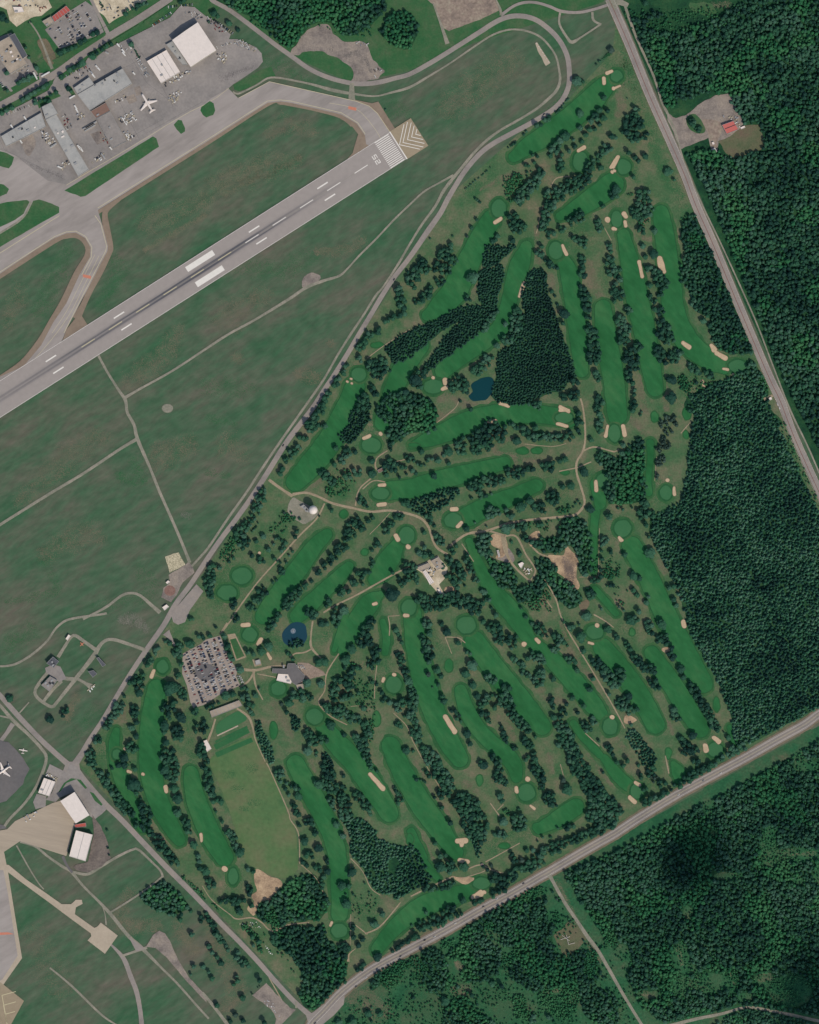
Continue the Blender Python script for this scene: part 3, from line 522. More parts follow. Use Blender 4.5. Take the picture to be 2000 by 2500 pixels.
for (c, r, s, a) in ((0,1,'830,1270,22 900,1400,20 1000,1560,22 1055,1640,30 1068,1725,24 1075,1755,24 1130,1855,26 1160,1975,30 1260,2205,24 1340,2405,24 1420,2585,24 1520,2815,24 1600,3015,26','track'),
 (0,2,'1150,250,30 1000,340,24 700,540,24 400,720,24 0,970,24 -60,1005,24','track'),
 (0,1,'1060,1620,26 1180,1550,20 1450,1400,18 1725,1220,20 1925,1090,20 2145,970,20 2425,800,24 2575,700,26 2725,640,24 2855,600,20 2925,540,16 3025,430,16 3175,280,16 3325,120,16 3450,0,16 3570,-110,16 3700,-185,16 3820,-250,20','track'),
 (0,2,'700,1765,20 780,1725,20 900,1660,22 1020,1570,22 1100,1545,22 1180,1565,24 1280,1650,28 1350,1710,34','track'),
 (0,3,'900,-10,20 850,0,20 700,20,20 560,50,20 470,120,18 400,220,18 280,330,20 150,410,20 50,435,18 -50,435,18','track'),
 (0,3,'1225,300,30 1100,255,28 960,212,28 890,220,28 840,265,30 800,335,40 720,440,36 640,540,34 560,640,30 480,740,28 435,778,28 350,730,28 302,680,28 300,630,28 360,540,28 420,470,28','track'),
 (0,3,'470,520,30 560,540,30 640,545,30','track'),(0,3,'810,300,32 720,235,28 640,180,28 600,190,26 540,280,26 490,360,30','track'),(0,3,'650,540,24 720,580,26 770,610,50','track'),(0,3,'370,730,26 440,640,28 520,560,30','track'),
 (0,3,'-40,720,24 0,765,26 120,900,30 250,1020,28 350,1130,26 390,1200,26 370,1300,26 300,1460,24 200,1600,22 80,1725,22 30,1800,22','track'),(0,3,'110,920,40 50,1010,34 -20,1100,34','road'),(0,3,'-20,850,14 90,875,14','track'),(0,3,'165,830,12 245,740,10','track'),
 (0,3,'1400,150,70 1430,190,36 1475,265,16','road'),
 (0,4,'170,190,16 300,230,20 400,310,20 530,400,24 600,440,26 700,560,20 850,710,22 950,820,30 1080,980,30 1200,1090,34 1350,1240,20 1500,1390,18 1650,1560,18 1760,1680,18','track'),
 (0,4,'600,440,20 700,462,24 760,455,26 850,400,22 1000,310,22 1120,255,20 1170,258,20 1280,360,18 1350,430,16 1375,490,20','track'),(0,4,'1370,480,14 1260,570,14 1100,680,16 930,785,16','track'),
 (0,4,'860,720,8 885,800,8 895,890,14','track'),(0,4,'930,1050,14 1040,1170,36 1100,1320,40 1150,1450,40 1180,1600,38 1195,1740,38','road'),(0,4,'1030,1150,20 1150,1110,22 1240,1080,26','track'),
 (0,4,'420,1250,14 600,1400,18 860,1650,18 1000,1740,10','track'),(0,4,'140,220,12 240,400,12 320,530,10 370,590,10','track'),(0,4,'530,310,26 560,380,20 610,450,20','darkap'),
 (2,0,'200,30,12 260,190,20 320,370,36','track'),(2,0,'770,130,26 880,50,24 980,20,24 1080,25,24 1180,55,24 1280,95,26 1420,105,24 1550,80,24 1690,35,24','road'),
 (2,0,'1270,100,18 1262,200,18 1330,320,22 1370,355,30 1450,310,16 1610,205,16','track'),(2,0,'1540,100,20 1550,170,20 1615,208,20','track'),(2,0,'720,-20,10 765,80,20 770,130,24','track'),
 (1,4,'-20,1460,24 80,1580,26 200,1740,28','track'),(1,4,'770,1590,14 770,1540,14','track')):
    road(c, r, s, a, .12)
surface('road_fork', P(0,4,'1085,990 1225,1090 1150,1115 1120,1060'), M['road'], 22.5, smooth=False)
surface('turning_pad', P(0,4,'1230,1075 1290,975 1340,940 1390,960 1430,1020 1500,1180 1600,1340 1740,1490 1740,1545 1560,1350 1400,1160 1310,1085'), M['gravel'], 22.6, smooth=False, amp=1)
soft('grass_patch', P(2,4,'60,1500,260 300,1620,300'), 's_olive', 3, 1.0); soft('grass_patch', P(1,4,'1300,1500,260 1500,1620,200'), 's_brown', 3, .8); soft('grass_patch', P(2,4,'700,1480,260 800,1640,200'), 's_olive', 3, 1.0)
for q in CPSEG: block(q)
# painted lines
def lines(c, r, s, offs, m, w, dash=None):
    p = P(c, r, s); q = spline([(a[0], a[1], 1) for a in p], False, 6)
    vs, fs = [], []
    for off in offs:
        for i in range(len(q) - 1):
            if dash and (i // dash) % 2: continue
            for k in (i, i + 1):
                a, b = q[max(0, k - 1)], q[min(len(q) - 1, k + 1)]
                dx, dy = b[0] - a[0], b[1] - a[1]; d = math.hypot(dx, dy)
                for h in (off + w / 2, off - w / 2): vs.append(W(q[k][0] - dy / d * h, q[k][1] + dx / d * h))
            n = len(vs); fs.append((n - 4, n - 2, n - 1, n - 3))
    tag(mesh_obj("road_marking", flat(vs, 24), fs, m), kind="structure")
lines(3,0,EASTRD,(1.5,),M['redline'],1.1)
lines(3,0,EASTRD,(-8.6,10.6),M['white'],.28)
lines(1,0,SOUTHRD,(.2,-.6),M['yellow'],.3)
lines(1,0,SOUTHRD,(-7.2,7.0),M['white'],.4)
lines(1,0,SOUTHRD,(-3.6,3.4),M['darkap'],.5)

# ------------------------------------------------------------------ airfield paving
surface('taxiway_shoulder', P(1,0,'1240,850 1270,842 1410,870 1462,855 1600,1080 1580,1140 1440,980 1350,910'), M['shoulder'], 24, smooth=False)
surface('taxiway_shoulder', P(1,0,'1150,930 1300,1000 1430,1230 1320,1290 1190,1352 1245,1290 1292,1130 1225,1045 1140,1000'), M['shoulder'], 24, smooth=False)
stroke('taxiway_shoulder', P(1,0,'-900,1790,30 0,1222,30 530,878,34 640,868,30 720,878,34 950,925,34 1150,978,44 1250,1050,50'), M['shoulder'], 25)
stroke('taxiway_shoulder', P(0,1,'-40,1490,50 60,1430,56 200,1325,56 340,1150,54 440,980,54 540,810,56 650,580,56 735,440,56 745,360,54 705,290,52 640,255,52 560,260,52 450,305,52 0,595,52 -60,630,52'), M['shoulder'], 25.3)
stroke('taxiway_shoulder', P(0,1,'1010,-50,30 900,40,44 885,100,48 895,180,58 925,350,60 915,400,60 840,570,54 760,720,50 700,850,50 640,960,80'), M['shoulder'], 25.6)
surface('taxiway_shoulder', P(0,1,'680,900 690,935 738,1012 530,1140 560,1050'), M['shoulder'], 26, smooth=False)
TAXI = P(1,0,'200,745 280,825 545,685 1275,850 1380,890 1450,950 1560,1110 1640,1290 1450,1260 1360,1215 1350,1140 1280,1040 1150,965 720,865 640,855 530,865 0,1205 -900,1770 -865,1885 -815,2075 -820,2115 -955,2375 -1165,2775 -1200,2865 -1525,3225 -1760,3345 -1760,3190 -1525,3085 -1375,2905 -1275,2715 -1165,2555 -1055,2315 -965,2165 -960,2085 -1005,2005 -1085,1960 -1165,1965 -1265,2005 -1425,2105 -1760,2330 -1760,1240 -1425,1290 -1165,1440 -795,1240 -325,930 0,790')
surface('taxiway', TAXI, M['taxi'], 27, smooth=False)
APR = P(0,0,'-60,990 0,965 180,885 410,760 470,650 700,560 740,490 1000,365 1190,270 1300,215 1430,150 1520,50 1640,60 1725,130 1825,190 1945,290 1930,330 2000,330 2160,400 2205,450 2215,520 2175,570 2075,640 1965,710 1925,745 1775,830 1725,875 1600,935 1400,1050 1270,1130 1100,1235 930,1335 760,1435 560,1555 400,1520 130,1310 -60,1240')
surface('apron', APR, M['apron'], 28, smooth=False)
M['s_dark'] = soft_mat('oil_stain', [(92, 88, 90), (110, 104, 103)]); soft('apron_stain', P(0,0,'170,1340,26 340,1420,40 520,1490,50'), 's_dark', 28.5, .5); soft('apron_stain', P(0,0,'330,1350,40'), 's_dark', 28.5, .5); soft('apron_stain', P(1,0,'150,660,70 300,600,60 420,540,50'), 's_dark', 28.5, .5)
surface('apron_patch', P(0,0,'270,1130 300,1200 250,1310 200,1280 190,1200'), M['gravel'], 28.5, amp=5)
for s in ('545,1605 1290,1148 1320,1165 1342,1235 720,1650 680,1657', '1500,1010 1530,1015 1560,1080 1560,1110 1525,1128 1490,1095 1465,1050', '1700,900 1770,850 1800,870 1815,930 1795,970 1740,990 1710,970 1690,930',
          '-50,1260 60,1290 118,1325 100,1390 75,1420 -50,1385', '-50,1540 30,1555 78,1590 60,1630 -50,1680', '-50,1730 60,1700 230,1685 250,1700 200,1800 130,1850 30,1900 -50,1930', '280,1690 330,1680 440,1715 500,1745 500,1790 -50,2110 -50,1990 150,1880 230,1800'):
    surface('grass_island', P(0,0,s), M['lawn'], 29, smooth=False, amp=1)
stroke('service_lane', P(0,0,'-60,2000,16 150,1870,16 225,1790,16 262,1700,14'), M['track'], 30)
M['s_joint'] = M['darkap']
for q in ('0,1180 40,1262 560,1520','270,540 940,200','600,440 760,700','1000,330 1240,700 1500,900','930,1250 1380,1000','800,690 1190,500','1130,360 1250,530','480,1000 560,1180 720,1420','1000,840 1060,960 1180,1180','1240,1120 1700,860','1360,720 1460,900'):
    stroke('paving_joint', P(0,0,q), M['darkap'], 28.9, w=.55, smooth=False)
for q, w_ in (('760,1130 840,1100 900,1180 820,1220', 0), ('1060,820 1130,790 1160,850 1090,880', 0), ('1130,740 1180,720 1200,790 1150,810', 0)):
    surface('apron_patch', P(0,0,q), M['gravel'], 28.7, smooth=False)
stroke('apron_edge_line', P(0,0,'560,1560 760,1440 930,1342 1270,1140 1400,1058 1600,942 1725,882 1830,820 1930,742'), M['yellow'], 28.9, w=.8, smooth=False)
surface('grass_bank', P(1,0,'240,715 470,590 560,560 600,650 530,660 400,730 290,770 250,755'), M['lawn'], 2, smooth=False)
# parking lots and streets on the town side
surface('town_parking', P(0,0,'380,250 470,180 600,85 720,10 790,60 880,280 500,412'), M['apron'], 12, smooth=False)
surface('beige_lot', P(0,0,'-60,-60 380,-60 440,60 350,130 260,150 140,225 80,170 60,80 0,60 -60,40'), M['beige'], 12, smooth=False, amp=2)
surface('beige_lot', P(0,0,'750,-60 1300,-60 1240,0 1060,110 920,200 870,130 790,60'), M['beige'], 12, smooth=False, amp=2)
surface('earth_patch', P(0,0,'310,350 380,330 450,430 470,500 420,560 370,480'), M['brown'], 12, amp=4)
surface('yard', P(0,0,'-60,330 95,275 235,475 330,640 120,760 -60,860'), M['apron'], 12, smooth=False)
surface('lawn_strip', P(0,0,'90,740 290,640 310,660 110,765'), M['lawn'], 13, smooth=False); surface('lawn_strip', P(0,0,'-60,690 0,690 100,780 -60,850'), M['lawn'], 13, smooth=False)
stroke('road', P(0,0,'-60,925,56 0,890,56 200,780,58 470,620,60 680,470,60 900,320,60 1150,170,60 1320,60,60 1440,-20,60'), M['road'], 13.5)
stroke('road', P(0,0,'760,-20,26 830,120,26 920,300,34'), M['road'], 13.6); stroke('road', P(0,0,'250,180,14 340,320,14 440,580,26'), M['track'], 13.3)
stroke('road', P(0,0,'330,640,50 420,640,50'), M['road'], 13.7)
for s in ('1215,180 1430,30 1450,60 1225,220 1205,200','780,480 740,450 900,370 1170,205 1185,240 1000,330 790,500','500,640 680,520 735,540 510,680','30,950 -60,1000 -60,950 150,840 350,720 430,675 450,700 400,760 180,880','400,810 470,765 515,810 430,845','310,860 400,800 420,850 330,915','440,510 660,400 880,270 890,300 690,430 470,550','560,740 600,730 640,800 610,810'):
    surface('lawn_strip', P(0,0,s), M['lawn'], 29.5, smooth=False)
# gravel yards
surface('gravel_yard', P(1,0,'720,440 800,330 850,270 940,220 1000,200 1060,220 1080,290 1200,350 1290,350 1370,380 1400,470 1470,560 1510,590 1460,660 1270,700 1220,690 1262,640 1240,570 1180,520 1080,470 950,430 860,432 780,460'), M['gravel'], 12, amp=5)
M['s_dark2'] = soft_mat('wet_ground', [(88, 86, 86), (104, 98, 94)]); [soft('gravel_stain', P(1,0,q), 's_dark2', 12.5, .9) for q in ('1070,420,40 1100,440,30', '1180,470,40 1290,450,60 1320,520,30', '1360,500,50 1400,600,30')]
surface('field', P(2,0,'80,-60 700,-60 770,80 600,160 330,260 290,240 200,40'), M['gravel2'], 3, smooth=False, amp=2)
surface('approach_light_strip', P(2,0,'1058,365 1072,355 1188,530 1150,555 1080,430'), M['pad'], 12, smooth=False, amp=1)
surface('gravel_pad', P(1,1,'820,640 850,590 900,570 970,590 960,640 900,680 835,700'), M['gravel'], 12, amp=3)
surface('round_pad', [(409 + 14 * math.cos(a * .5236), 997 + 11 * math.sin(a * .5236)) for a in range(12)], M['track'], 12)
surface('stone_yard', P(0,2,'1390,1240 1500,1200 1560,1310 1430,1372'), mat('stone_heaps', [(132,128,104),(176,166,140),(206,194,166)], scale=.35, scale2=.8, fine=.25), 12, smooth=False, amp=2)
surface('gravel_yard', P(0,2,'1420,1390 1560,1310 1590,1280 1625,1320 1640,1370 1540,1450 1490,1560 1440,1620 1360,1580 1380,1500 1430,1460'), M['gravel'], 11, smooth=False, amp=2)
surface('parking_strip', P(0,2,'1655,1470 1715,1530 1600,1690 1560,1790 1500,1812 1460,1790 1440,1720'), M['road'], 21.4, smooth=False)
M['s_grey'] = soft_mat('scraped_ground', [(104, 104, 96), (124, 120, 110)]); soft('gravel_patch', P(0,3,'1030,40,90 1130,40,120 1220,110,80'), 's_grey', 3, .8)
soft('gravel_patch', P(0,2,'1540,880,50 1600,900,50'), 's_grey', 3, .9)
surface('fire_training_apron', P(0,3,'380,450 450,420 510,440 560,540 500,570 440,530 390,490'), M['apron'], 21, smooth=False)
surface('hangar_yard', P(0,3,'590,1250 665,1290 720,1400 900,1640 860,1680 800,1725 760,1700 635,1490 500,1545 470,1580 385,1560 440,1500 470,1410 380,1360 420,1260 560,1330'), M['apron'], 21.6, smooth=False)
surface('hangar_yard', P(0,3,'310,1510 390,1530 385,1620 300,1640 280,1580'), M['apron'], 21.5, smooth=False)
for s in ('645,1388 680,1392 735,1460 720,1470', '755,1492 790,1505 865,1600 855,1612 800,1570', '490,1500 540,1420 600,1380 650,1385 560,1420 510,1490'):
    surface('grass_island', P(0,3,s), M['lawn'], 22, smooth=False)
surface('hangar_yard_gravel', P(0,4,'780,-40 850,60 910,200 935,330 850,400 740,450 650,435 610,400 740,350 790,120'), mat('brown_gravel', [(100,92,88),(122,112,104)], scale=.05, scale2=.3, fine=.2), 21.7, smooth=False, amp=3)
surface('dark_apron', P(0,3,'-60,1040 80,1080 170,1180 250,1300 190,1430 60,1570 -60,1610'), M['darkap'], 21, smooth=False, amp=2)
surface('dark_apron', P(0,4,'-60,30 30,50 60,75 -60,100'), M['darkap'], 21, smooth=False)
surface('concrete_apron', P(0,3,'-60,1830 60,1810 130,1740 440,1590 515,1567 640,1740 560,2035 170,1910 35,2000 -60,1960'), mat('ribbed_concrete', [(160,147,131),(172,158,140)], scale=.05, scale2=.6, stretch=12, ang=.18, fine=.07), 22.6, smooth=False)
surface('runway_shoulder', P(0,4,'-60,200 35,275 68,440 100,640 150,950 187,1170 30,1392 203,1530 60,1790 -60,1790'), M['pad'], 22.4, smooth=False)
surface('blast_pad', P(0,4,'-60,1330 30,1392 203,1530 60,1790 -60,1790'), mat('blast_pad_paving', [(146,132,110),(156,142,120)], scale=.03, scale2=.2, fine=.05), 23.2, smooth=False)
surface('taxiway_south', P(0,4,'-60,420 30,430 70,640 120,960 150,1150 20,1350 -60,1390'), M['taxi'], 23, smooth=False)
surface('concrete_taxi_lane', P(0,4,'40,380 75,385 220,505 400,630 520,715 600,715 640,678 690,678 697,712 640,742 632,800 795,915 820,905 850,870 993,980 885,1133 738,1020 770,985 765,960 600,840 400,690 200,545 60,440'), M['pad'], 23.4, smooth=False)
surface('gravel_lot', P(1,4,'395,1480 460,1440 520,1378 600,1470 720,1590 770,1600 640,1740 590,1740 600,1680 560,1600'), M['gravel'], 12, smooth=False, amp=3)
surface('house_yard', P(3,0,'440,950 520,995 640,950 700,890 850,800 970,790 1030,900 1080,1000 1085,1060 1000,1130 880,1185 862,1250 820,1290 790,1160 560,1255 530,1200 450,1010'), M['gravel'], 12, smooth=False, amp=3)
surface('house_drive', P(3,0,'740,1010 900,1030 900,1110 860,1200 870,1270 830,1250 790,1130'), M['gravel2'], 12.6, amp=2)
surface('house_lawn', P(3,0,'870,1190 1000,1130 1090,1060 1220,1050 1250,1150 1300,1200 1290,1240 1150,1290 1000,1340 940,1290'), M['tanlawn'], 12, smooth=False, amp=3)
surface('mast_clearing', P(2,4,'1210,980 1340,870 1420,900 1500,1000 1420,1090 1320,1160 1290,1140'), M['tanlawn'], 12, smooth=False, amp=3)
surface('grass_knoll', P(3,0,'610,990 680,960 760,1060 750,1120 660,1110 610,1050'), M['lawn'], 13, amp=2)
surface('clearing', P(3,0,'640,30 760,20 830,40 860,110 740,120 660,90'), M['lawn'], 3, amp=6)

# ---- runway with its paint, in a frame (along, across) starting at the threshold
E = (973.0, 355.0); RA = math.radians(32.5)
dA = (-math.cos(RA), math.sin(RA)); nA = (math.sin(RA), math.cos(RA))
def RW(a, b): return (E[0] + dA[0] * a + nA[0] * b, E[1] + dA[1] * a + nA[1] * b)
rm = bpy.data.materials.new('runway_asphalt'); rm.use_nodes = True
n = rm.node_tree.nodes; l = rm.node_tree.links; bs = n['Principled BSDF']; bs.inputs['Roughness'].default_value = .9; bs.inputs['Specular IOR Level'].default_value = .2
uv = n.new('ShaderNodeUVMap'); sp = n.new('ShaderNodeSeparateXYZ'); l.new(uv.outputs[0], sp.inputs[0])
nz = n.new('ShaderNodeTexNoise'); nz.inputs['Scale'].default_value = 1; nz.inputs['Detail'].default_value = 5
vm = n.new('ShaderNodeVectorMath'); vm.operation = 'MULTIPLY'; vm.inputs[1].default_value = (.006, .35, 1); l.new(uv.outputs[0], vm.inputs[0]); l.new(vm.outputs[0], nz.inputs[0])
def mth(op, a, b=None, clamp=False):
    x = n.new('ShaderNodeMath'); x.operation = op; x.use_clamp = clamp
    for k, v in enumerate((a, b)):
        if v is None: continue
        if isinstance(v, (int, float)): x.inputs[k].default_value = v
        else: l.new(v, x.inputs[k])
    return x.outputs[0]
lat = mth('ABSOLUTE', sp.outputs[1])
g1 = mth('SUBTRACT', 1, mth('ABSOLUTE', mth('DIVIDE', mth('SUBTRACT', lat, 4.2), 4.0)), True)     # two wheel tracks of rubber
g2 = mth('SUBTRACT', 1, mth('DIVIDE', lat, 14), True)
al = sp.outputs[0]
m1 = mth('MULTIPLY', mth('SUBTRACT', al, 120), 1 / 380, True); m2 = mth('SUBTRACT', 1, mth('MULTIPLY', mth('SUBTRACT', al, 640), 1 / 900, True), True)
msk = mth('MULTIPLY', mth('MULTIPLY', m1, m2), mth('ADD', mth('MULTIPLY', g1, .85), mth('MULTIPLY', g2, .5)))
msk = mth('MULTIPLY', msk, mth('ADD', mth('MULTIPLY', nz.outputs['Fac'], 1.4), .2), True)
mixr = n.new('ShaderNodeMixRGB'); mixr.inputs[1].default_value = C(153, 145, 140); mixr.inputs[2].default_value = C(78, 79, 86); l.new(msk, mixr.inputs[0])
nz2 = n.new('ShaderNodeTexNoise'); nz2.inputs['Scale'].default_value = .08; nz2.inputs['Detail'].default_value = 6; l.new(uv.outputs[0], nz2.inputs[0])
hs = n.new('ShaderNodeHueSaturation'); l.new(mixr.outputs[0], hs.inputs['Color']); l.new(mth('ADD', mth('MULTIPLY', nz2.outputs['Fac'], .22), .89), hs.inputs['Value'])
l.new(hs.outputs[0], bs.inputs['Base Color'])
def strip(name, a0, a1, b0, b1, m, lvl, parent=None, uvs=False):
    o = surface(name, [RW(a0, b0), RW(a1, b0), RW(a1, b1), RW(a0, b1)], m, lvl, smooth=False, parent=parent)
    if uvs:
        ul = o.data.uv_layers.new(name='UVMap'); q = [(a0, b0), (a1, b0), (a1, b1), (a0, b1)]
        for lp in o.data.loops: ul.data[lp.index].uv = q[lp.vertex_index]
    return o
rw = strip('runway', 0, 1280, -38.6, 38.6, rm, 31, uvs=True)
tag(rw, kind='structure')
tag(strip('blast_pad', -61, 0, -40, 40, bpy.data.materials['blast_pad_paving'], 30.5), kind='structure')
strip('threshold_line', -1.2, 1.4, -39.5, 39.5, M['white'], 32, rw)
for k in range(16):
    b = -36 + k * 4.8 if k < 8 else -36 + k * 4.8
    strip('threshold_stripe', 6, 46, b - 1.0, b + 1.0, M['white'], 32, rw)
for k in range(11): 
    a = 108 + 79 * k
    strip('centre_dash', a - 19, a + 19, -.9, .9, M['white'] if k < 5 else M['yellow'], 32, rw)
strip('centre_line', 88, 700, -.25, .25, M['track'], 31.7, rw)
for a in (209, 407, 798, 995):
    for b in (-17, 17): strip('touchdown_mark', a - 15, a + 15, b - 1.6, b + 1.6, M['white'], 32, rw)
for b in (-22, 22): strip('aiming_mark', 521, 599, b - 7, b + 7, M['white'], 32, rw)
for b in (-37.6, 37.6): strip('edge_line', 0, 1280, b - .35, b + .35, M['white'], 32, rw)
def digit(segs, a, b, sc):   # bars laid out on a 4 x 6 grid, read when landing
    for (x0, y0, x1, y1) in segs:
        strip('runway_number', a + y0 * sc, a + y1 * sc, b + x0 * sc, b + x1 * sc, M['white'], 32, rw)
digit([(-2.5,5,2.5,6), (-2.5,3,-1.5,4.9), (-2.5,2.5,2.5,3.4), (1.5,1,2.5,2.4), (-2.5,0,2.5,.9)], 58, 7, 2.0)     # 2: reader's right is negative across
digit([(-2.5,5,2.5,6), (1.5,3.5,2.5,4.9), (-2.5,2.5,2.5,3.4), (-2.5,1,-1.5,2.4), (-2.5,0,2.5,.9)], 58, -7, 2.0)    # 5
def chevron(c0, d, nn, apex, ln, w, lvl, parent):
    def q(a, b): return (c0[0] + d[0] * a + nn[0] * b, c0[1] + d[1] * a + nn[1] * b)
    w *= 1.25
    for s in (1, -1):
        surface('chevron', [q(apex, 0), q(apex - w * 1.4, 0), q(apex - ln - w * 1.4, s * ln), q(apex - ln, s * ln)], M['white'], lvl, smooth=False, parent=parent)
pad_p = bpy.data.objects['blast_pad.001'] if 'blast_pad.001' in bpy.data.objects else rw
for a, ln in ((-2, 36), (-12, 36), (-25, 30), (-37, 20), (-49, 9)):
    chevron(E, dA, nA, a, ln, 1.2, 32, pad_p)
sp_ = bpy.data.objects['blast_pad']
d2 = (-math.sin(.12), -math.cos(.12)); n2 = (math.cos(.12), -math.sin(.12))
for (x, y, ln) in ((5,2430,34),(9,2454,30),(13,2476,24)):
    for s in (1,):
        a0 = (x, y)
        stroke('chevron', [(x, y, 1.6), (x + ln, y - ln * .28, 1.6)], M['yellow'], 24.5, smooth=False, parent=sp_)
        stroke('chevron', [(x, y, 1.6), (x + 8, y + 42, 1.6)], M['yellow'], 24.7, smooth=False, parent=sp_)
# taxiway paint
tx = bpy.data.objects['taxiway']
for c, r, s in ((1,0,'290,825 545,688 1275,853 1385,893 1455,955 1560,1112'),(1,0,'-900,1752 0,1190 530,850 640,842 720,850 1150,950 1290,1035 1352,1130'),(0,1,'-20,420 500,92'),(0,1,'-20,580 460,268 560,228 640,222 720,265 775,355 770,440 690,590'),(0,1,'800,90 850,160 900,350 890,392 700,760 540,1080')):
    stroke('edge_paint', P(c, r, s), M['yellow'], 27.4, w=1.1, smooth=False, parent=tx)
for c, r, s in ((1,0,'1050,868 1150,885 1250,910 1330,960 1450,1110 1520,1250'),(0,1,'835,430 700,700 600,900 470,1090 300,1290 60,1540'),(0,1,'800,420 640,740 560,900 440,1080')):
    stroke('centre_paint', P(c, r, s), M['yellow'], 27.4, w=.7, parent=tx)
for c, r, x, y in ((1,0,1245,912),(0,1,735,603)):
    d = P(c, r, f'{x-34},{y-18} {x+34},{y-4} {x+30},{y+22} {x-36},{y+6}')
    surface('holding_position_mark', d, M['orange'], 27.5, smooth=False, parent=tx)
surface('holding_position_mark', P(0,4,'-40,955 70,952 120,968 -40,978'), M['orange'], 24.4, smooth=False, parent=bpy.data.objects['taxiway_south'])
# ================================================================== BUILDINGS
def box_mesh(x0, x1, y0, y1, z0, z1):
    v = [(x, y, z) for z in (z0, z1) for y in (y0, y1) for x in (x0, x1)]
    return v, [(0,2,3,1),(4,5,7,6),(0,1,5,4),(2,6,7,3),(0,4,6,2),(1,3,7,5)]
def prism(name, pts, z0, z1, m, parent=None, bottom=False):
    """pts metres, local"""
    n = len(pts); A = sum(pts[i][0] * pts[(i + 1) % n][1] - pts[(i + 1) % n][0] * pts[i][1] for i in range(n))
    if A < 0: pts = pts[::-1]
    vs = [(x, y, z0) for x, y in pts] + [(x, y, z1) for x, y in pts]
    fs = [(i, (i + 1) % n, n + (i + 1) % n, n + i) for i in range(n)] + [tuple(range(n, 2 * n)), tuple(range(n))[::-1]]
    return mesh_obj(name, vs, fs, m, parent)
def inset(pts, d):
    n = len(pts); A = sum(pts[i][0] * pts[(i + 1) % n][1] - pts[(i + 1) % n][0] * pts[i][1] for i in range(n)); sg = 1 if A > 0 else -1
    out = []
    for i in range(n):
        p0, p1, p2 = Vector(pts[i - 1]), Vector(pts[i]), Vector(pts[(i + 1) % n])
        e1 = (p1 - p0).normalized(); e2 = (p2 - p1).normalized()
        n1 = Vector((-e1.y, e1.x)) * sg; n2 = Vector((-e2.y, e2.x)) * sg
        b = (n1 + n2); b /= max(.3, b.dot(n1)) if b.length > .1 else 1
        out.append(tuple(p1 + b * d))
    return out
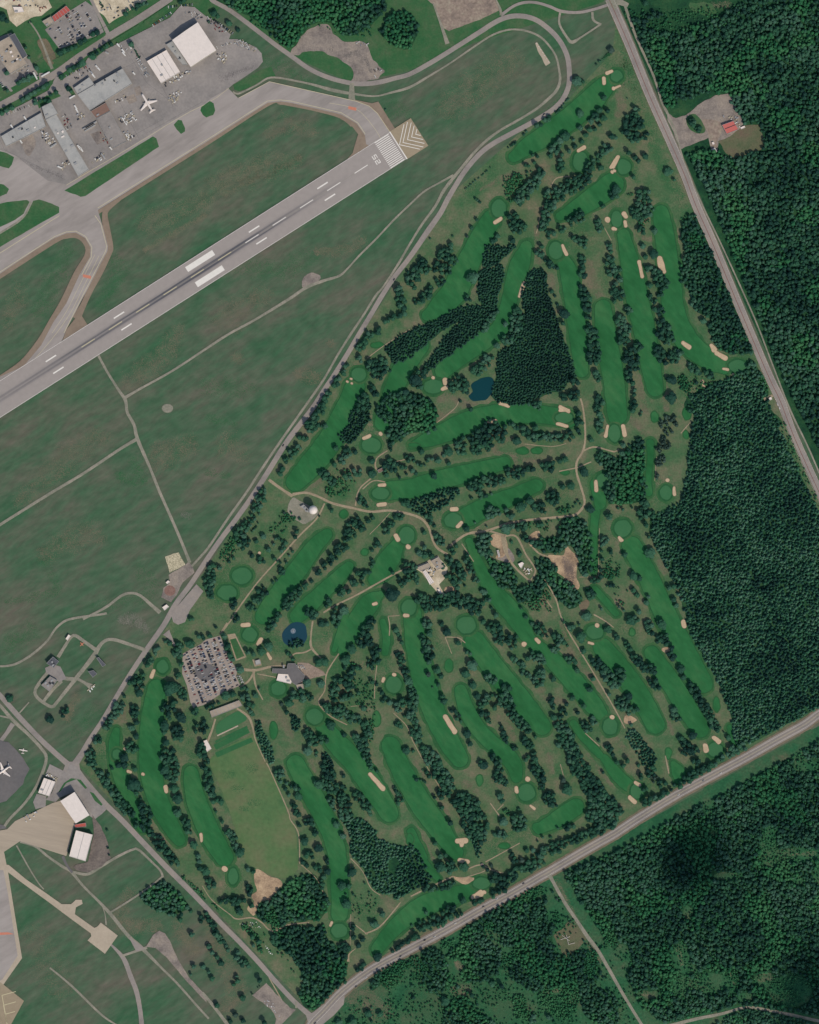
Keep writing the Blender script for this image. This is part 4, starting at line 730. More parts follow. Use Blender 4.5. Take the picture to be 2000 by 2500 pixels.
def building(name, px, h, roof, label, cat, wall='wall', units=0, gable=None, seams=0, doors=1, rough=None, seed=1):
    cx = sum(p[0] for p in px) / len(px); cy = sum(p[1] for p in px) / len(px)
    X, Y = W(cx, cy); t = empty(name, (X, Y, 0)); tag(t, label, cat)
    L = [(W(*p[:2])[0] - X, W(*p[:2])[1] - Y) for p in px]
    rnd = random.Random(seed)
    if gable is not None and len(L) == 4:
        prism('wall', inset(L, .25), -.5, h, M[wall], t)
        k = gable
        a, b, c, d = (Vector(L[(k + i) % 4]) for i in range(4))   # ridge runs from mid(ab) to mid(cd)
        m1, m2 = (a + b) / 2, (c + d) / 2; hr = h + .06 * (a - b).length
        for s, (p, q) in enumerate(((b, c), (d, a))):
            r1, r2 = (m1, m2) if s == 0 else (m2, m1)
            mesh_obj('roof_slope', [(*r1, hr), (*p, h + .05), (*q, h + .05), (*r2, hr), (*r1, hr - .3), (*p, h - .25), (*q, h - .25), (*r2, hr - .3)],
                     [(0,1,2,3),(7,6,5,4),(0,4,5,1),(1,5,6,2),(2,6,7,3),(3,7,4,0)], M[roof], t)
        mesh_obj('gable_wall', [(*a, h), (*b, h), (*m1, hr - .2)], [(0,1,2)], M[wall], t); mesh_obj('gable_wall', [(*c, h), (*d, h), (*m2, hr - .2)], [(0,1,2)], M[wall], t)
    else:
        prism('wall', inset(L, .2), -.5, h - .3, M[wall], t)
        prism('roof', inset(L, .0), h - .3, h, M[roof], t)
        n = len(L); q = inset(L, .5); vs, fs = [], []
        for i in range(n): vs += [(*L[i], h), (*L[i], h + .6), (*q[i], h + .6), (*q[i], h)]
        for i in range(n):
            j = (i + 1) % n
            for k in range(3): fs.append((4 * i + k, 4 * j + k, 4 * j + k + 1, 4 * i + k + 1))
        mesh_obj('parapet', vs, fs, M['unit'] if roof != 'roofw' else M['roofw'], t)
    # roof seams between the longest pair of sides
    if len(L) >= 4:
        a, b, c, d = (Vector(L[i]) for i in range(4))
        for k in range(1, seams + 1):
            f = k / (seams + 1); p, q = a.lerp(b, f), d.lerp(c, f); e = (q - p).normalized(); s = Vector((-e.y, e.x)) * .3
            vs = [(*(p + s), h + .02), (*(q + s), h + .02), (*(q - s), h + .02), (*(p - s), h + .02)]
            vs += [(x, y, h + .25) for x, y, _ in vs]
            mesh_obj('roof_seam', vs, [(4,5,6,7),(0,1,5,4),(1,2,6,5),(2,3,7,6),(3,0,4,7)], M['unit'], t)
        for k in range(units):
            f, g = .12 + .76 * rnd.random(), .15 + .7 * rnd.random(); p = a.lerp(b, f).lerp(d.lerp(c, f), g); e = (b - a).angle_signed(Vector((1, 0))) 
            w, dd, hh = rnd.uniform(1.2, 3.2), rnd.uniform(1.2, 2.4), rnd.uniform(.9, 2.0)
            v, fc = box_mesh(-w, w, -dd, dd, 0, hh); o = mesh_obj('rooftop_unit', v, fc, M[rnd.choice(['unit', 'dark', 'roofw', 'unit'])], t); o.location = (p.x, p.y, h + .01); o.rotation_euler.z = e
        for k in range(doors):
            e = (c - b); ln = e.length; e.normalize(); mid = b.lerp(c, (k + 1) / (doors + 1)); w = min(ln * .35 / doors, 12)
            nrm = Vector((e.y, -e.x)); cen = (a + b + c + d) / 4
            if (mid - cen).dot(nrm) < 0: nrm = -nrm
            p, q = mid - e * w, mid + e * w; hh = h * .7
            vs = [(*(p + nrm * .0), 0), (*(q + nrm * .0), 0), (*(q + nrm * .0), hh), (*(p + nrm * .0), hh), (*(p + nrm * .25), 0), (*(q + nrm * .25), 0), (*(q + nrm * .25), hh), (*(p + nrm * .25), hh)]
            mesh_obj('door', vs, [(4,5,6,7),(0,4,7,3),(1,2,6,5),(3,7,6,2)], M['walld'], t)
    return t
B = building
B('hangar', P(0,0,'1455,345 1670,195 1825,430 1610,570'), 17, 'roofw', 'largest white-roofed hangar at the north-east end of the apron', 'hangar', gable=0, units=0)
B('hangar', P(0,0,'1240,520 1405,425 1520,610 1360,705'), 9, 'roofw', 'smaller square white-roofed hangar beside the largest hangar', 'hangar', seams=3, units=2)
B('hangar_annex', P(0,0,'1400,378 1455,348 1588,550 1540,548'), 6, 'roofg', 'long narrow grey-roofed annex along the west wall of the largest hangar', 'annex', wall='walld', units=4)
B('terminal_building', P(0,0,'655,800 795,718 1035,580 1117,705 760,935'), 9, 'roofg', 'wide grey-roofed terminal building south of the tree-lined street', 'terminal', units=7)
B('terminal_wing', P(0,0,'625,743 755,652 797,714 655,798'), 8, 'roofg', 'small grey block joined to the corner of the wide grey terminal', 'building', units=2)
B('terminal_link', P(0,0,'765,940 895,865 933,935 812,1000'), 7, 'roofn', 'flat brown-roofed link building south of the wide grey terminal', 'building', units=1)
B('terminal_pier', P(0,0,'815,1002 930,940 1068,1192 950,1252'), 7, 'darkap' if False else 'apron', 'low asphalt-grey pier building running south from the brown-roofed link', 'building', wall='walld', units=2)
B('terminal_head_block', P(0,0,'355,905 435,865 492,960 388,1010'), 10, 'roofg', 'square grey head block at the top of the long pier', 'building', units=1)
B('long_pier', P(0,0,'388,1012 478,966 752,1430 662,1490'), 9, 'roofg', 'long narrow grey-roofed pier reaching towards the taxiway', 'building', units=7, seams=0, seed=4)
B('check_in_hall', P(0,0,'12,1150 352,950 390,1070 55,1235'), 7, 'roofg', 'low grey hall slanting down to the west edge from the pier', 'building', units=5, seams=5, seed=5)
B('warehouse', P(0,0,'440,142 560,50 598,92 462,190'), 6, 'roofr', 'red-roofed warehouse beside the town car park', 'warehouse', seams=5)
B('store_building', P(0,0,'358,182 432,140 460,190 395,228'), 6, 'roofb', 'cream-roofed store on the west end of the red-roofed warehouse', 'store', units=1)
B('office_block', P(0,0,'-90,405 82,312 235,545 92,628 -20,470'), 12, 'roofb', 'beige office block with rows of rooftop units at the north-west edge', 'office block', units=16, seed=6)
B('dark_roof_wing', P(0,0,'85,308 128,286 236,472 196,502'), 12.6, 'roofd', 'dark-roofed strip along the east side of the beige office block', 'building')
B('shed', P(0,0,'112,60 190,62 205,102 128,112'), 5, 'roofw', 'small white-roofed building on the beige lot in the north-west corner', 'shed', units=1)
B('hangar', P(0,3,'375,1375 472,1408 418,1530 325,1500'), 9, 'roofw', 'small white-roofed hangar nearest the road junction', 'hangar', seams=2, units=1)
B('hangar', P(0,3,'515,1567 635,1490 760,1685 645,1755'), 20, 'roofw', 'tall white-roofed hangar on the ribbed concrete apron', 'hangar', gable=0)
B('hangar', P(0,4,'645,90 785,127 725,350 588,308'), 13, 'roofw', 'white-roofed hangar with a grey joint across it, beside the brown gravel yard', 'hangar', seams=1)
B('container_store', P(0,4,'628,45 725,28 728,62 635,70'), 4, 'roofr', 'low red-roofed store between the two white hangars', 'store')
B('training_building', P(0,3,'395,410 450,355 500,395 455,450'), 9, 'roofd', 'dark charred training building on the fire training ground', 'building', wall='walld', units=3)
B('training_building', P(0,3,'350,595 425,520 485,555 420,650'), 6, 'apron', 'grey flat-roofed building south of the charred training building', 'building', units=6, seed=3)
B('training_shed', P(0,3,'815,365 835,360 895,425 865,440'), 8, 'roofd', 'dark shed nearest the centre road of the fire training ground', 'shed')
B('training_shed', P(0,3,'745,480 790,470 820,500 785,530'), 6, 'roofd', 'dark shed south-west of the other dark shed', 'shed')
B('small_shed', P(0,3,'555,205 580,168 598,182 572,220'), 5, 'roofw', 'tiny white and blue shed at the north bend of the training road', 'shed')
B('site_cabin', P(0,2,'1368,1665 1405,1640 1425,1660 1388,1692'), 4, 'roofw', 'white square cabin beside the curved airfield track', 'cabin')
B('site_cabin', P(0,2,'1398,1455 1418,1438 1436,1452 1410,1470'), 4, 'roofw', 'white cabin at the rim of the round red pad', 'cabin')
# clubhouse
ch = B('clubhouse', P(1,3,'570,492 572,455 692,458 702,412 765,412 790,455 845,515 825,560 765,592 735,570 700,500'), 6, 'darkap', 'grey-roofed golf clubhouse with angled wings beside the forecourt', 'clubhouse', units=1, doors=0)
B('terrace_hall', P(1,3,'620,500 702,504 738,560 725,585 605,556'), 3.6, 'roofw', 'white terrace roof in the angle of the grey clubhouse', 'terrace', units=2, doors=0)
B('cart_barn', P(1,3,'768,592 828,582 836,622 795,655'), 4.5, 'roofb', 'pale cart barn south-east of the grey clubhouse', 'barn')
B('gate_pavilion', P(1,3,'425,390 462,378 475,415 432,428'), 3.5, 'roofg', 'small square pavilion on the walk to the clubhouse', 'pavilion')
B('range_building', P(1,3,'42,815 290,722 318,768 62,868'), 4.5, 'roofb', 'long brown-grey roof at the head of the driving range', 'range building', seams=8)
B('ball_hut', P(1,3,'-22,1070 18,1055 58,1130 22,1158'), 4, 'roofw', 'white hut on the west side of the driving range', 'hut')
# works area
B('maintenance_building', P(2,2,'112,1365 135,1350 210,1455 172,1475'), 5, 'roofw', 'long white-roofed shed on the west side of the beige depot yard', 'shed', seams=2)
B('maintenance_building', P(2,2,'62,1330 160,1290 175,1330 95,1362'), 5, 'roofb', 'beige-roofed shed on the north side of the beige depot yard', 'shed')
B('maintenance_building', P(2,2,'180,1275 245,1240 290,1325 235,1350'), 5, 'roofb', 'beige-roofed shed on the north-east side of the beige depot yard', 'shed', units=2)
B('maintenance_building', P(2,2,'235,1515 250,1510 298,1580 285,1590'), 4, 'roofw', 'thin white shed south of the beige depot yard', 'shed')
B('greenhouse', P(2,2,'734,1185 750,1182 764,1238 749,1243'), 4, 'roofw', 'narrow white greenhouse on the gravel of the works yard', 'greenhouse', seams=3)
B('cottage', P(2,2,'915,1300 948,1283 965,1295 942,1338 928,1325'), 4, 'roofw', 'white-roofed hut between the two tracks of the works area', 'hut')
B('rest_shelter', P(1,2,'1455,510 1495,490 1505,515 1465,535'), 3.5, 'roofn', 'brown-roofed shelter on the cart path near the eighth row of trees', 'shelter')
B('rest_shelter', P(2,4,'600,375 620,372 624,390 604,392'), 3, 'roofn', 'tiny brown-roofed shelter on the path above the southern road', 'shelter')
# farmhouse
t = B('farmhouse', P(3,0,'905,1055 1002,1020 1045,1092 945,1132'), 6, 'roofp', 'farmhouse with a salmon roof split by a dark valley', 'house', wall='wall')
px_ = [W(*p[:2]) for p in P(3,0,'930,1088 1024,1050')]
v0 = [(x - t.location.x, y - t.location.y, 6.62) for x, y in px_]
dv = Vector((v0[1][0] - v0[0][0], v0[1][1] - v0[0][1])).normalized(); dn = Vector((-dv.y, dv.x)) * .7
mesh_obj('roof_valley', [(v0[0][0] + dn.x, v0[0][1] + dn.y, 6.1), (v0[1][0] + dn.x, v0[1][1] + dn.y, 6.1), (v0[1][0] - dn.x, v0[1][1] - dn.y, 6.1), (v0[0][0] - dn.x, v0[0][1] - dn.y, 6.1)], [(3,2,1,0)], M['dark'], t)
B('cottage', P(3,0,'815,1262 845,1245 868,1278 840,1300'), 5, 'roofw', 'white-roofed cottage on the drive south-west of the farmhouse', 'cottage', gable=0)
B('garden_shed', P(3,0,'820,1200 838,1195 845,1215 828,1222'), 3, 'roofw', 'tiny white shed between the cottage and the gravel yard', 'shed')
B('lean_to', P(3,0,'1060,1075 1095,1060 1102,1075 1068,1090'), 3, 'roofw', 'small white lean-to east of the farmhouse', 'shed')
B('kiosk', P(3,1,'1300,1628 1320,1618 1330,1638 1310,1648'), 3, 'roofw', 'white kiosk on the lay-by beside the eastern road', 'kiosk')
# radar dome on a round tower
X, Y = W(500 + 915 / 3.45, 1000 + 845 / 3.45); t = tag(empty('radar_tower', (X, Y, 0)), 'white dome on a round tower beside the airfield road', 'radar tower')
def lathe(name, prof, m, parent=None, seg=32, loc=None):
    vs, fs = [], []
    for r, z in prof:
        for k in range(seg): vs.append((r * math.cos(2 * math.pi * k / seg), r * math.sin(2 * math.pi * k / seg), z))
    for i in range(len(prof) - 1):
        for k in range(seg):
            a = i * seg + k; b = i * seg + (k + 1) % seg; fs.append((a, b, b + seg, a + seg))
    fs.append(tuple((len(prof) - 1) * seg + k for k in range(seg)))
    o = mesh_obj(name, vs, fs, m, parent, smooth=True)
    if loc: o.location = loc
    return o
lathe('shaft', [(4.6, -.5), (4.2, 15)], M['wall'], t); lathe('deck', [(7.2, 15), (7.4, 15.2), (7.4, 16)], M['unit'], t)
lathe('dome', [(6.6, 16.05)] + [(8.3 * math.cos(a), 22.0 + 8.3 * math.sin(a)) for a in [math.radians(q) for q in range(-38, 91, 8)]], M['roofw'], t)
v, f = box_mesh(-9, -5, -3, 3, -.3, 6); mesh_obj('equipment_block', v, f, M['walld'], t)
B('radar_station', P(1,2,'805,815 835,800 895,850 870,868'), 5, 'roofg', 'low grey building at the foot of the white dome tower', 'building', units=3)
surface('radar_yard', P(1,2,'740,745 800,770 960,860 850,960 790,940 700,860'), M['track'], 11, amp=2)
# approach lights
t = tag(empty('approach_light_row', (*W(*P(2,0,'1120,450')[0]), .3)), 'row of white approach lights on a pale concrete strip north of the loop road', 'approach lights')
v, f = box_mesh(-.6, .6, -.6, .6, -.4, 1.2); lm = None
for k in range(7):
    x, y = W(*P(2,0,f'{1072+16.5*k},{365+26*k}')[0])
    o = mesh_obj('light', v, f, M['roofw'], t) if lm is None else link(bpy.data.objects.new('light', lm.data), t); lm = lm or o
    o.location = (x - t.location.x, y - t.location.y, 0)
# mast with white cross arms in the clearing
X, Y = W(*P(2,4,'1330,1005')[0]); t = tag(empty('antenna_mast', (X, Y, 0)), 'white guyed antenna with crossed booms in the dry clearing', 'antenna')
def bar(name, a, b, r, m, parent):
    a, b = Vector(a), Vector(b); d = (b - a).normalized(); u = d.orthogonal().normalized(); w = d.cross(u)
    vs = [tuple(p + (u * math.cos(k * math.pi / 3) + w * math.sin(k * math.pi / 3)) * r) for p in (a, b) for k in range(6)]
    return mesh_obj(name, vs, [(k, (k + 1) % 6, 6 + (k + 1) % 6, 6 + k) for k in range(6)] + [tuple(range(6))[::-1], tuple(range(6, 12))], m, parent)
bar('mast', (0, 0, -1), (0, 0, 18), .6, M['unit'], t)
for a, b in (((-13, -2), (5, 4)), ((-2, 7), (2, -11)), ((2, -11), (14, -8)), ((-10, 6), (4, -4))): bar('boom', (a[0], a[1], 1.6), (b[0], b[1], 3.5), .32, M['roofw'], t)
# fountain
X, Y = W(500 + 745 / 3.45, 1500 + 138 / 3.45); t = tag(empty('fountain', (X, Y, .18)), 'white spray fountain in the middle of the round pond', 'fountain')
lathe('basin', [(1.2, -.1), (1.4, .4), (.5, .5)], M['unit'], t, 14)
rf = random.Random(3); vs, fs = [], []
for k in range(150):
    a = rf.random() * 6.283; r = 4.6 * rf.random() ** .6; z = 4.5 * (1 - (r / 4.8 - .35) ** 2 * 1.6); s = .28
    p = Vector((r * math.cos(a), r * math.sin(a), max(.2, z)))
    q = [p + Vector((rf.uniform(-s, s), rf.uniform(-s, s), rf.uniform(-s, s))) for _ in range(4)]
    b0 = len(vs); vs += [tuple(v) for v in q]; fs += [(b0, b0+1, b0+2), (b0, b0+2, b0+3), (b0, b0+3, b0+1), (b0+1, b0+3, b0+2)]
o = mesh_obj('spray', vs, fs, M['white'], t); o['kind'] = 'stuff'
stroke('fountain_ripple', [(500 + 745 / 3.45, 1500 + 140 / 3.45, 13)], water('foam_water', (96, 112, 126)), 9.6, caps=True)

# ================================================================== AIRCRAFT
def foil(name, root, tip, cr, ct, th, m, parent, z=0, zt=0):
    """tapered wing: root/tip leading-edge points (x forward, y side)"""
    (xr, yr), (xt, yt) = root, tip
    vs = [(xr, yr, z), (xr - cr * .4, yr, z + th), (xr - cr, yr, z), (xr - cr * .4, yr, z - th * .5), (xt, yt, zt), (xt - ct * .4, yt, zt + th * .4), (xt - ct, yt, zt), (xt - ct * .4, yt, zt - th * .2)]
    return mesh_obj(name, vs, [(0,1,5,4),(1,2,6,5),(2,3,7,6),(3,0,4,7),(3,2,1,0),(4,5,6,7)], m, parent)
def airliner(px, py, heading, L, span, label):
    X, Y = W(px, py); t = tag(empty('airliner', (X, Y, 2.2), heading), label, 'aeroplane')
    R = L * .054; vs, fs, sg = [], [], 16; prof = [(.5, .02), (.485, .4), (.46, .7), (.42, .93), (.36, 1), (-.2, 1), (-.33, .8), (-.43, .45), (-.5, .12)]
    for f, r in prof:
        for k in range(sg): vs.append((f * L, R * r * math.cos(6.2832 * k / sg), 3.2 + R * r * math.sin(6.2832 * k / sg) + (R * .45 * (1 - r) if f < 0 else 0)))
    for i in range(len(prof) - 1):
        for k in range(sg): a = i * sg + k; b = i * sg + (k + 1) % sg; fs.append((a, a + sg, b + sg, b))
    mesh_obj('fuselage', vs, fs + [tuple(range(sg)), tuple(range(len(vs) - sg, len(vs)))[::-1]], M['roofw'], t, smooth=True)
    mesh_obj('cockpit_window', [(.468 * L, -R * .45, 4.0), (.468 * L, R * .45, 4.0), (.452 * L, R * .5, 4.7), (.452 * L, -R * .5, 4.7)], [(0,1,2,3)], M['glass'], t)
    for s in (1, -1):
        foil('wing', (.09 * L, s * R * .6), (-.13 * L, s * span / 2), L * .19, L * .05, .5, M['roofw'], t, 2.4, 4.0)
        foil('tailplane', (-.38 * L, s * R * .3), (-.46 * L, s * span * .18), L * .09, L * .04, .25, M['roofw'], t, 4.2, 4.6)
        vs, fs = [], []
        for i, (xx, r) in enumerate(((.1, .9), (.08, 1.05), (.02, 1), (-.03, .6))):
            for k in range(12): vs.append((xx * L, s * span * .17 + r * 1.1 * math.cos(k * .5236), 1.6 + r * 1.1 * math.sin(k * .5236)))
        for i in range(3):
            for k in range(12): a = i * 12 + k; b = i * 12 + (k + 1) % 12; fs.append((a, a + 12, b + 12, b))
        fs += [tuple(range(12)), tuple(range(36, 48))[::-1]]
        mesh_obj('engine', vs, fs, M['unit'], t, smooth=True)
    mesh_obj('tail_fin', [(-.34 * L, 0, 4.6), (-.47 * L, 0, 10.5), (-.51 * L, 0, 10.5), (-.48 * L, 0, 4.4), (-.4 * L, .35, 5), (-.4 * L, -.35, 5)], [(0,4,3,2,1),(1,2,3,5,0)], M['roofw'], t)
    for (x, y) in ((.38 * L, 0), (-.03 * L, 2.6), (-.03 * L, -2.6)):
        v, f = box_mesh(x - .7, x + .7, y - .4, y + .4, -1.0, 1.8); mesh_obj('landing_gear', v, f, M['tyre'], t)
    return t
airliner(1243/3.45, 868/3.45, math.radians(121), 40, 36, 'white twin-engine airliner parked at the terminal apron')
airliner(8, 1500 + 1318/3.45, math.radians(215), 34, 32, 'white airliner cut by the west edge, on the dark apron')
X, Y = W(57, 1500 + 1147/3.45); t = tag(empty('propeller_aeroplane', (X, Y, .3), math.radians(80)), 'small white propeller aeroplane on the grass beside the dark apron', 'aeroplane')
v, f = box_mesh(-5.5, 4, -.7, .7, .3, 1.9); mesh_obj('fuselage', [(x, y * (.35 if x < 0 else 1), z) for x, y, z in v], f, M['roofw'], t)
for s in (1, -1):
    foil('wing', (1.8, s * .5), (1.4, s * 8), 2.2, 1.5, .2, M['roofw'], t, 1.7, 1.9); foil('tailplane', (-4.6, 0), (-4.8, s * 2.8), 1.2, .8, .1, M['roofw'], t, 1.6, 1.6)
mesh_obj('tail_fin', [(-4, 0, 1.6), (-5.2, 0, 3.4), (-5.8, 0, 3.4), (-5.5, 0, 1.5), (-4.6, .12, 1.7), (-4.6, -.12, 1.7)], [(0,4,3,2,1),(1,2,3,5,0)], M['roofw'], t)
bar('propeller', (4.1, -1.1, 1.1), (4.1, 1.1, 1.1), .08, M['dark'], t)
# red training fuselage
X, Y = W(690/3.45, 1500 + 248/3.45); t = tag(empty('training_fuselage', (X, Y, 0), 2.3), 'red mock aircraft wreck on the fire training ground', 'mock aircraft')
lathe('fuselage', [(.4, 0), (1.4, 2), (1.5, 12), (.5, 15)], M['orange'], t, 12).rotation_euler = (0, math.pi / 2, 0)
t.children[0].location = (-7, 0, 1.8)
for s in (1, -1): foil('wing', (1, 0), (-1, s * 8), 3, 1.6, .3, M['orange'], t, 1.4, 1.6)
t.scale = (.62, .62, .62)
# dish on the round pad
X, Y = W(1440/3.45, 1000 + 1525/3.45); surface('round_pad', [(1432/3.45 + 14 * math.cos(a * .5236), 1000 + 1525/3.45 + 13 * math.sin(a * .5236)) for a in range(12)], mat('red_gravel', [(120,92,84),(134,106,96)], scale=.1, scale2=.5), 12)

# ================================================================== VEHICLES
PAINT = {'white': (214, 212, 208), 'silver': (150, 152, 156), 'dark grey': (48, 50, 56), 'black': (22, 24, 30), 'red': (130, 34, 34), 'blue': (44, 64, 104), 'beige': (176, 164, 140)}
for k, c in PAINT.items(): M['car ' + k] = plain('car_paint_' + k.replace(' ', '_'), c, rough=.35, spec=.5, fine=.02)
CARM = {}
def car_mesh(k):
    if k in CARM: return CARM[k]
    secs = [(2.25, .78, .25, .75), (2.15, .85, .2, .85), (1.05, .9, .2, .98), (.45, .76, .2, 1.42), (-.9, .76, .2, 1.45), (-1.6, .86, .2, 1.05), (-2.2, .84, .22, .95)]
    vs, fs, mi = [], [], []
    for x, w, z0, z1 in secs: vs += [(x, w, z0), (x, w, min(z1, .92)), (x, w * (.95 if z1 < 1.1 else .92), z1), (x, -w * (.95 if z1 < 1.1 else .92), z1), (x, -w, min(z1, .92)), (x, -w, z0)]
    for i in range(len(secs) - 1):
        for j in range(5):
            a = i * 6 + j; fs.append((a, a + 1, a + 7, a + 6)); mi.append(1 if (j in (1, 3) and 1 < i < 5) or (j == 2 and i in (2, 4)) else 0)
    fs += [(5, 4, 3, 2, 1, 0), tuple(range(36, 42))]; mi += [0, 0]
    me = bpy.data.meshes.new('car_body'); me.from_pydata(vs, [], fs); me.materials.append(M['car ' + k]); me.materials.append(M['glass']); me.polygons.foreach_set('material_index', mi); me.update()
    CARM[k] = me; return me
ncar = [0]; EXTRA = []
def car(px, py, ang, colour, label, group, z=.56):
    X, Y = W(px, py)
    if ncar[0] >= 298:
        EXTRA.append((X, Y, z, ang, colour)); return
    ncar[0] += 1
    o = bpy.data.objects.new('parked_car' if group != 'cars driving on the roads' else 'car', car_mesh(colour)); o.location = (X, Y, z); o.rotation_euler.z = ang; link(o)
    tag(o, label, 'car', group)
ORD = 'first second third fourth fifth sixth seventh eighth ninth tenth eleventh twelfth thirteenth fourteenth fifteenth sixteenth seventeenth eighteenth nineteenth twentieth'.split()
def ordn(i):
    return ORD[i] if i < 20 else ('twenty-' + ORD[i - 20] if i < 29 else 'thirty-' + ORD[i - 30] if 30 <= i < 39 else 'thirtieth')
rc = random.Random(11)
def pick(): return rc.choices(list(PAINT), [30, 18, 18, 14, 7, 7, 6])[0]
def inside(p, poly):
    x, y = p; c = False; n = len(poly); j = n - 1
    for i in range(n):
        if (poly[i][1] > y) != (poly[j][1] > y) and x < (poly[j][0] - poly[i][0]) * (y - poly[i][1]) / (poly[j][1] - poly[i][1]) + poly[i][0]: c = not c
        j = i
    return c
# road traffic
for i, (c, r, x, y, a, k, wh) in enumerate([(3,1,1375,1680,-64,'white','white car in the lay-by next to the kiosk, the northern one'),(3,1,1390,1710,-64,'white','white car in the lay-by next to the kiosk, the southern one'),
    (2,4,735,672,29,'white','white car on the southern road just east of the clover-shaped bunker'),(2,4,622,735,29,'black','black car on the southern road below the clover-shaped bunker'),(2,4,960,540,29,'dark grey','dark car on the southern road west of the side track'),
    (2,4,385,878,29,'white','white car on the southern road beside the row of small conifers'),(2,4,210,990,29,'white','white car following another near the south bend of the road'),(2,4,128,1018,29,'black','black car west of two white cars on the southern road'),
    (1,4,1275,1408,35,'dark grey','dark car on the curve of the southern road above the crossroads'),(1,4,1650,1155,29,'dark grey','dark grey car on the southern road east of the curve'),(1,4,1360,1335,33,'white','white car on the curve of the southern road'),
    (3,3,895,1338,29,'white','white car on the southern road beside the last green'),(3,3,750,1400,29,'silver','silver car west of the white car beside the last green'),(3,3,540,1520,29,'white','white car on the southern road below the twin bunkers'),(1,4,930,1718,20,'black','black car at the crossroads in the south'),
    (1,2,662,302,56,'black','black car on the road along the airfield fence'),(2,0,1133,963,35,'black','black car on the loop road beside the leafy clump'),(1,1,1595,630,58,'dark grey','dark grey car on the road north of the leafy clump'),(0,3,400,1275 - 400,45,'red','')]):
    if not wh: continue
    car(c * 500 + x / 3.45, r * 500 + y / 3.45, math.radians(a), k, wh, 'cars driving on the roads', z=1.02)
# club car park: rows
LOT = P(1,3,'-178,335 -25,255 0,225 125,190 175,300 232,420 262,460 250,520 285,600 150,645 0,745 -90,775 -110,740 -140,600 -178,500')
u = (.36, .933); vdir = (.933, -.36); row = 0
ang = math.atan2(-vdir[1], vdir[0])
for k in range(-1, 14):
    off = -182 + (k // 2) * 64 + (k % 2) * 22
    n_ = 0; made = []
    for j in range(0, 62):
        x = 0 + vdir[0] * off + u[0] * (j * 11.0 - 60); y = 420 + vdir[1] * off + u[1] * (j * 11.0 - 220)
        p = (500 + x / 3.45, 1500 + y / 3.45)
        if not inside(p, LOT) or j % 24 == 23: continue
        if math.dist(p, (498, 1641)) < 20 and rc.random() < .75: continue
        if rc.random() < .3: continue
        made.append(p)
    if not made: continue
    row += 1
    for i, p in enumerate(made):
        kx = pick(); car(p[0] + rc.uniform(-.2, .2), p[1] + rc.uniform(-.2, .2), ang + rc.choice((0, math.pi)) + rc.uniform(-.04, .04), kx, f'{kx} car, {ordn(i)} from the north end of the {ordn(row - 1)} row, clubhouse car park', 'cars in the clubhouse car park')
# town car park
row = 0; TL = P(0,0,'395,255 470,190 600,95 710,30 780,70 860,270 500,400')
ut, vt = (.5, .866), (.866, -.5)
for k in range(0, 12):
    made = []
    for j in range(0, 32):
        off = k // 2 * 66 + (k % 2) * 24
        x = 400 + vt[0] * off + ut[0] * (j * 12 - 100); y = 250 + vt[1] * off + ut[1] * (j * 12 - 100)
        p = (x / 3.45, y / 3.45)
        if not inside(p, TL) or noise.noise(Vector((p[0] * .06, p[1] * .06, 4))) < -.05 or rc.random() < .3: continue
        made.append(p)
    if not made: continue
    row += 1
    for i, p in enumerate(made):
        kx = pick(); car(*p, math.atan2(-vt[1], vt[0]) + rc.uniform(-.05, .05), kx, f'{kx} car, {ordn(i)} from the north end of the {ordn(row - 1)} row, town car park', 'cars in the town car park')
# other parked rows round the terminals
for nm, s, n_, seed in (('the street-side kerb of the terminal', '560,640 740,560', 14, 1), ('the north-east lot beside the largest hangar', '1290,215 1440,110', 13, 2), ('the lot behind the largest hangar', '1420,60 1620,40', 12, 3),
                        ('the lot east of the largest hangar', '1790,160 1960,280', 12, 4), ('the front of the beige office block', '150,690 270,620', 10, 5), ('the west street verge', '10,700 40,760', 5, 6), ('the fence of the terminal west lot', '60,960 300,870', 14, 7), ('the gap between the piers', '545,1090 600,1060', 5, 8),
                        ('the north edge of the terminal lot', '1000,380 1180,480', 9, 9), ('the south edge of the terminal lot', '780,1370 880,1310', 8, 10)):
    (x0, y0), (x1, y1) = [tuple(float(q) for q in t.split(',')) for t in s.split()]
    a = math.atan2(-(y1 - y0), x1 - x0) + math.pi / 2
    for i in range(n_):
        if rc.random() < .15: continue
        f = i / (n_ - 1); kx = pick()
        car((x0 + (x1 - x0) * f) / 3.45, (y0 + (y1 - y0) * f) / 3.45, a, kx, f'{kx} car, {ordn(i)} from the west in the row along {nm}', 'cars parked round the terminals', z=1.2)
if EXTRA:
    bm = bmesh.new(); mats = []
    vs, fs, mi = [], [], []; keys = list(PAINT)
    for (X, Y, z, a, k) in EXTRA:
        me = car_mesh(k); b0 = len(vs); ca, sa = math.cos(a), math.sin(a)
        vs += [(X + v.co.x * ca - v.co.y * sa, Y + v.co.x * sa + v.co.y * ca, z + v.co.z) for v in me.vertices]
        for p in me.polygons: fs.append(tuple(b0 + q for q in p.vertices)); mi.append(keys.index(k) if p.material_index == 0 else len(keys))
    tag(mesh_obj('parked_cars', vs, fs, [M['car ' + k] for k in keys] + [M['glass']], midx=mi), 'remaining cars parked in rows round the terminals and car parks', 'cars', kind='stuff')
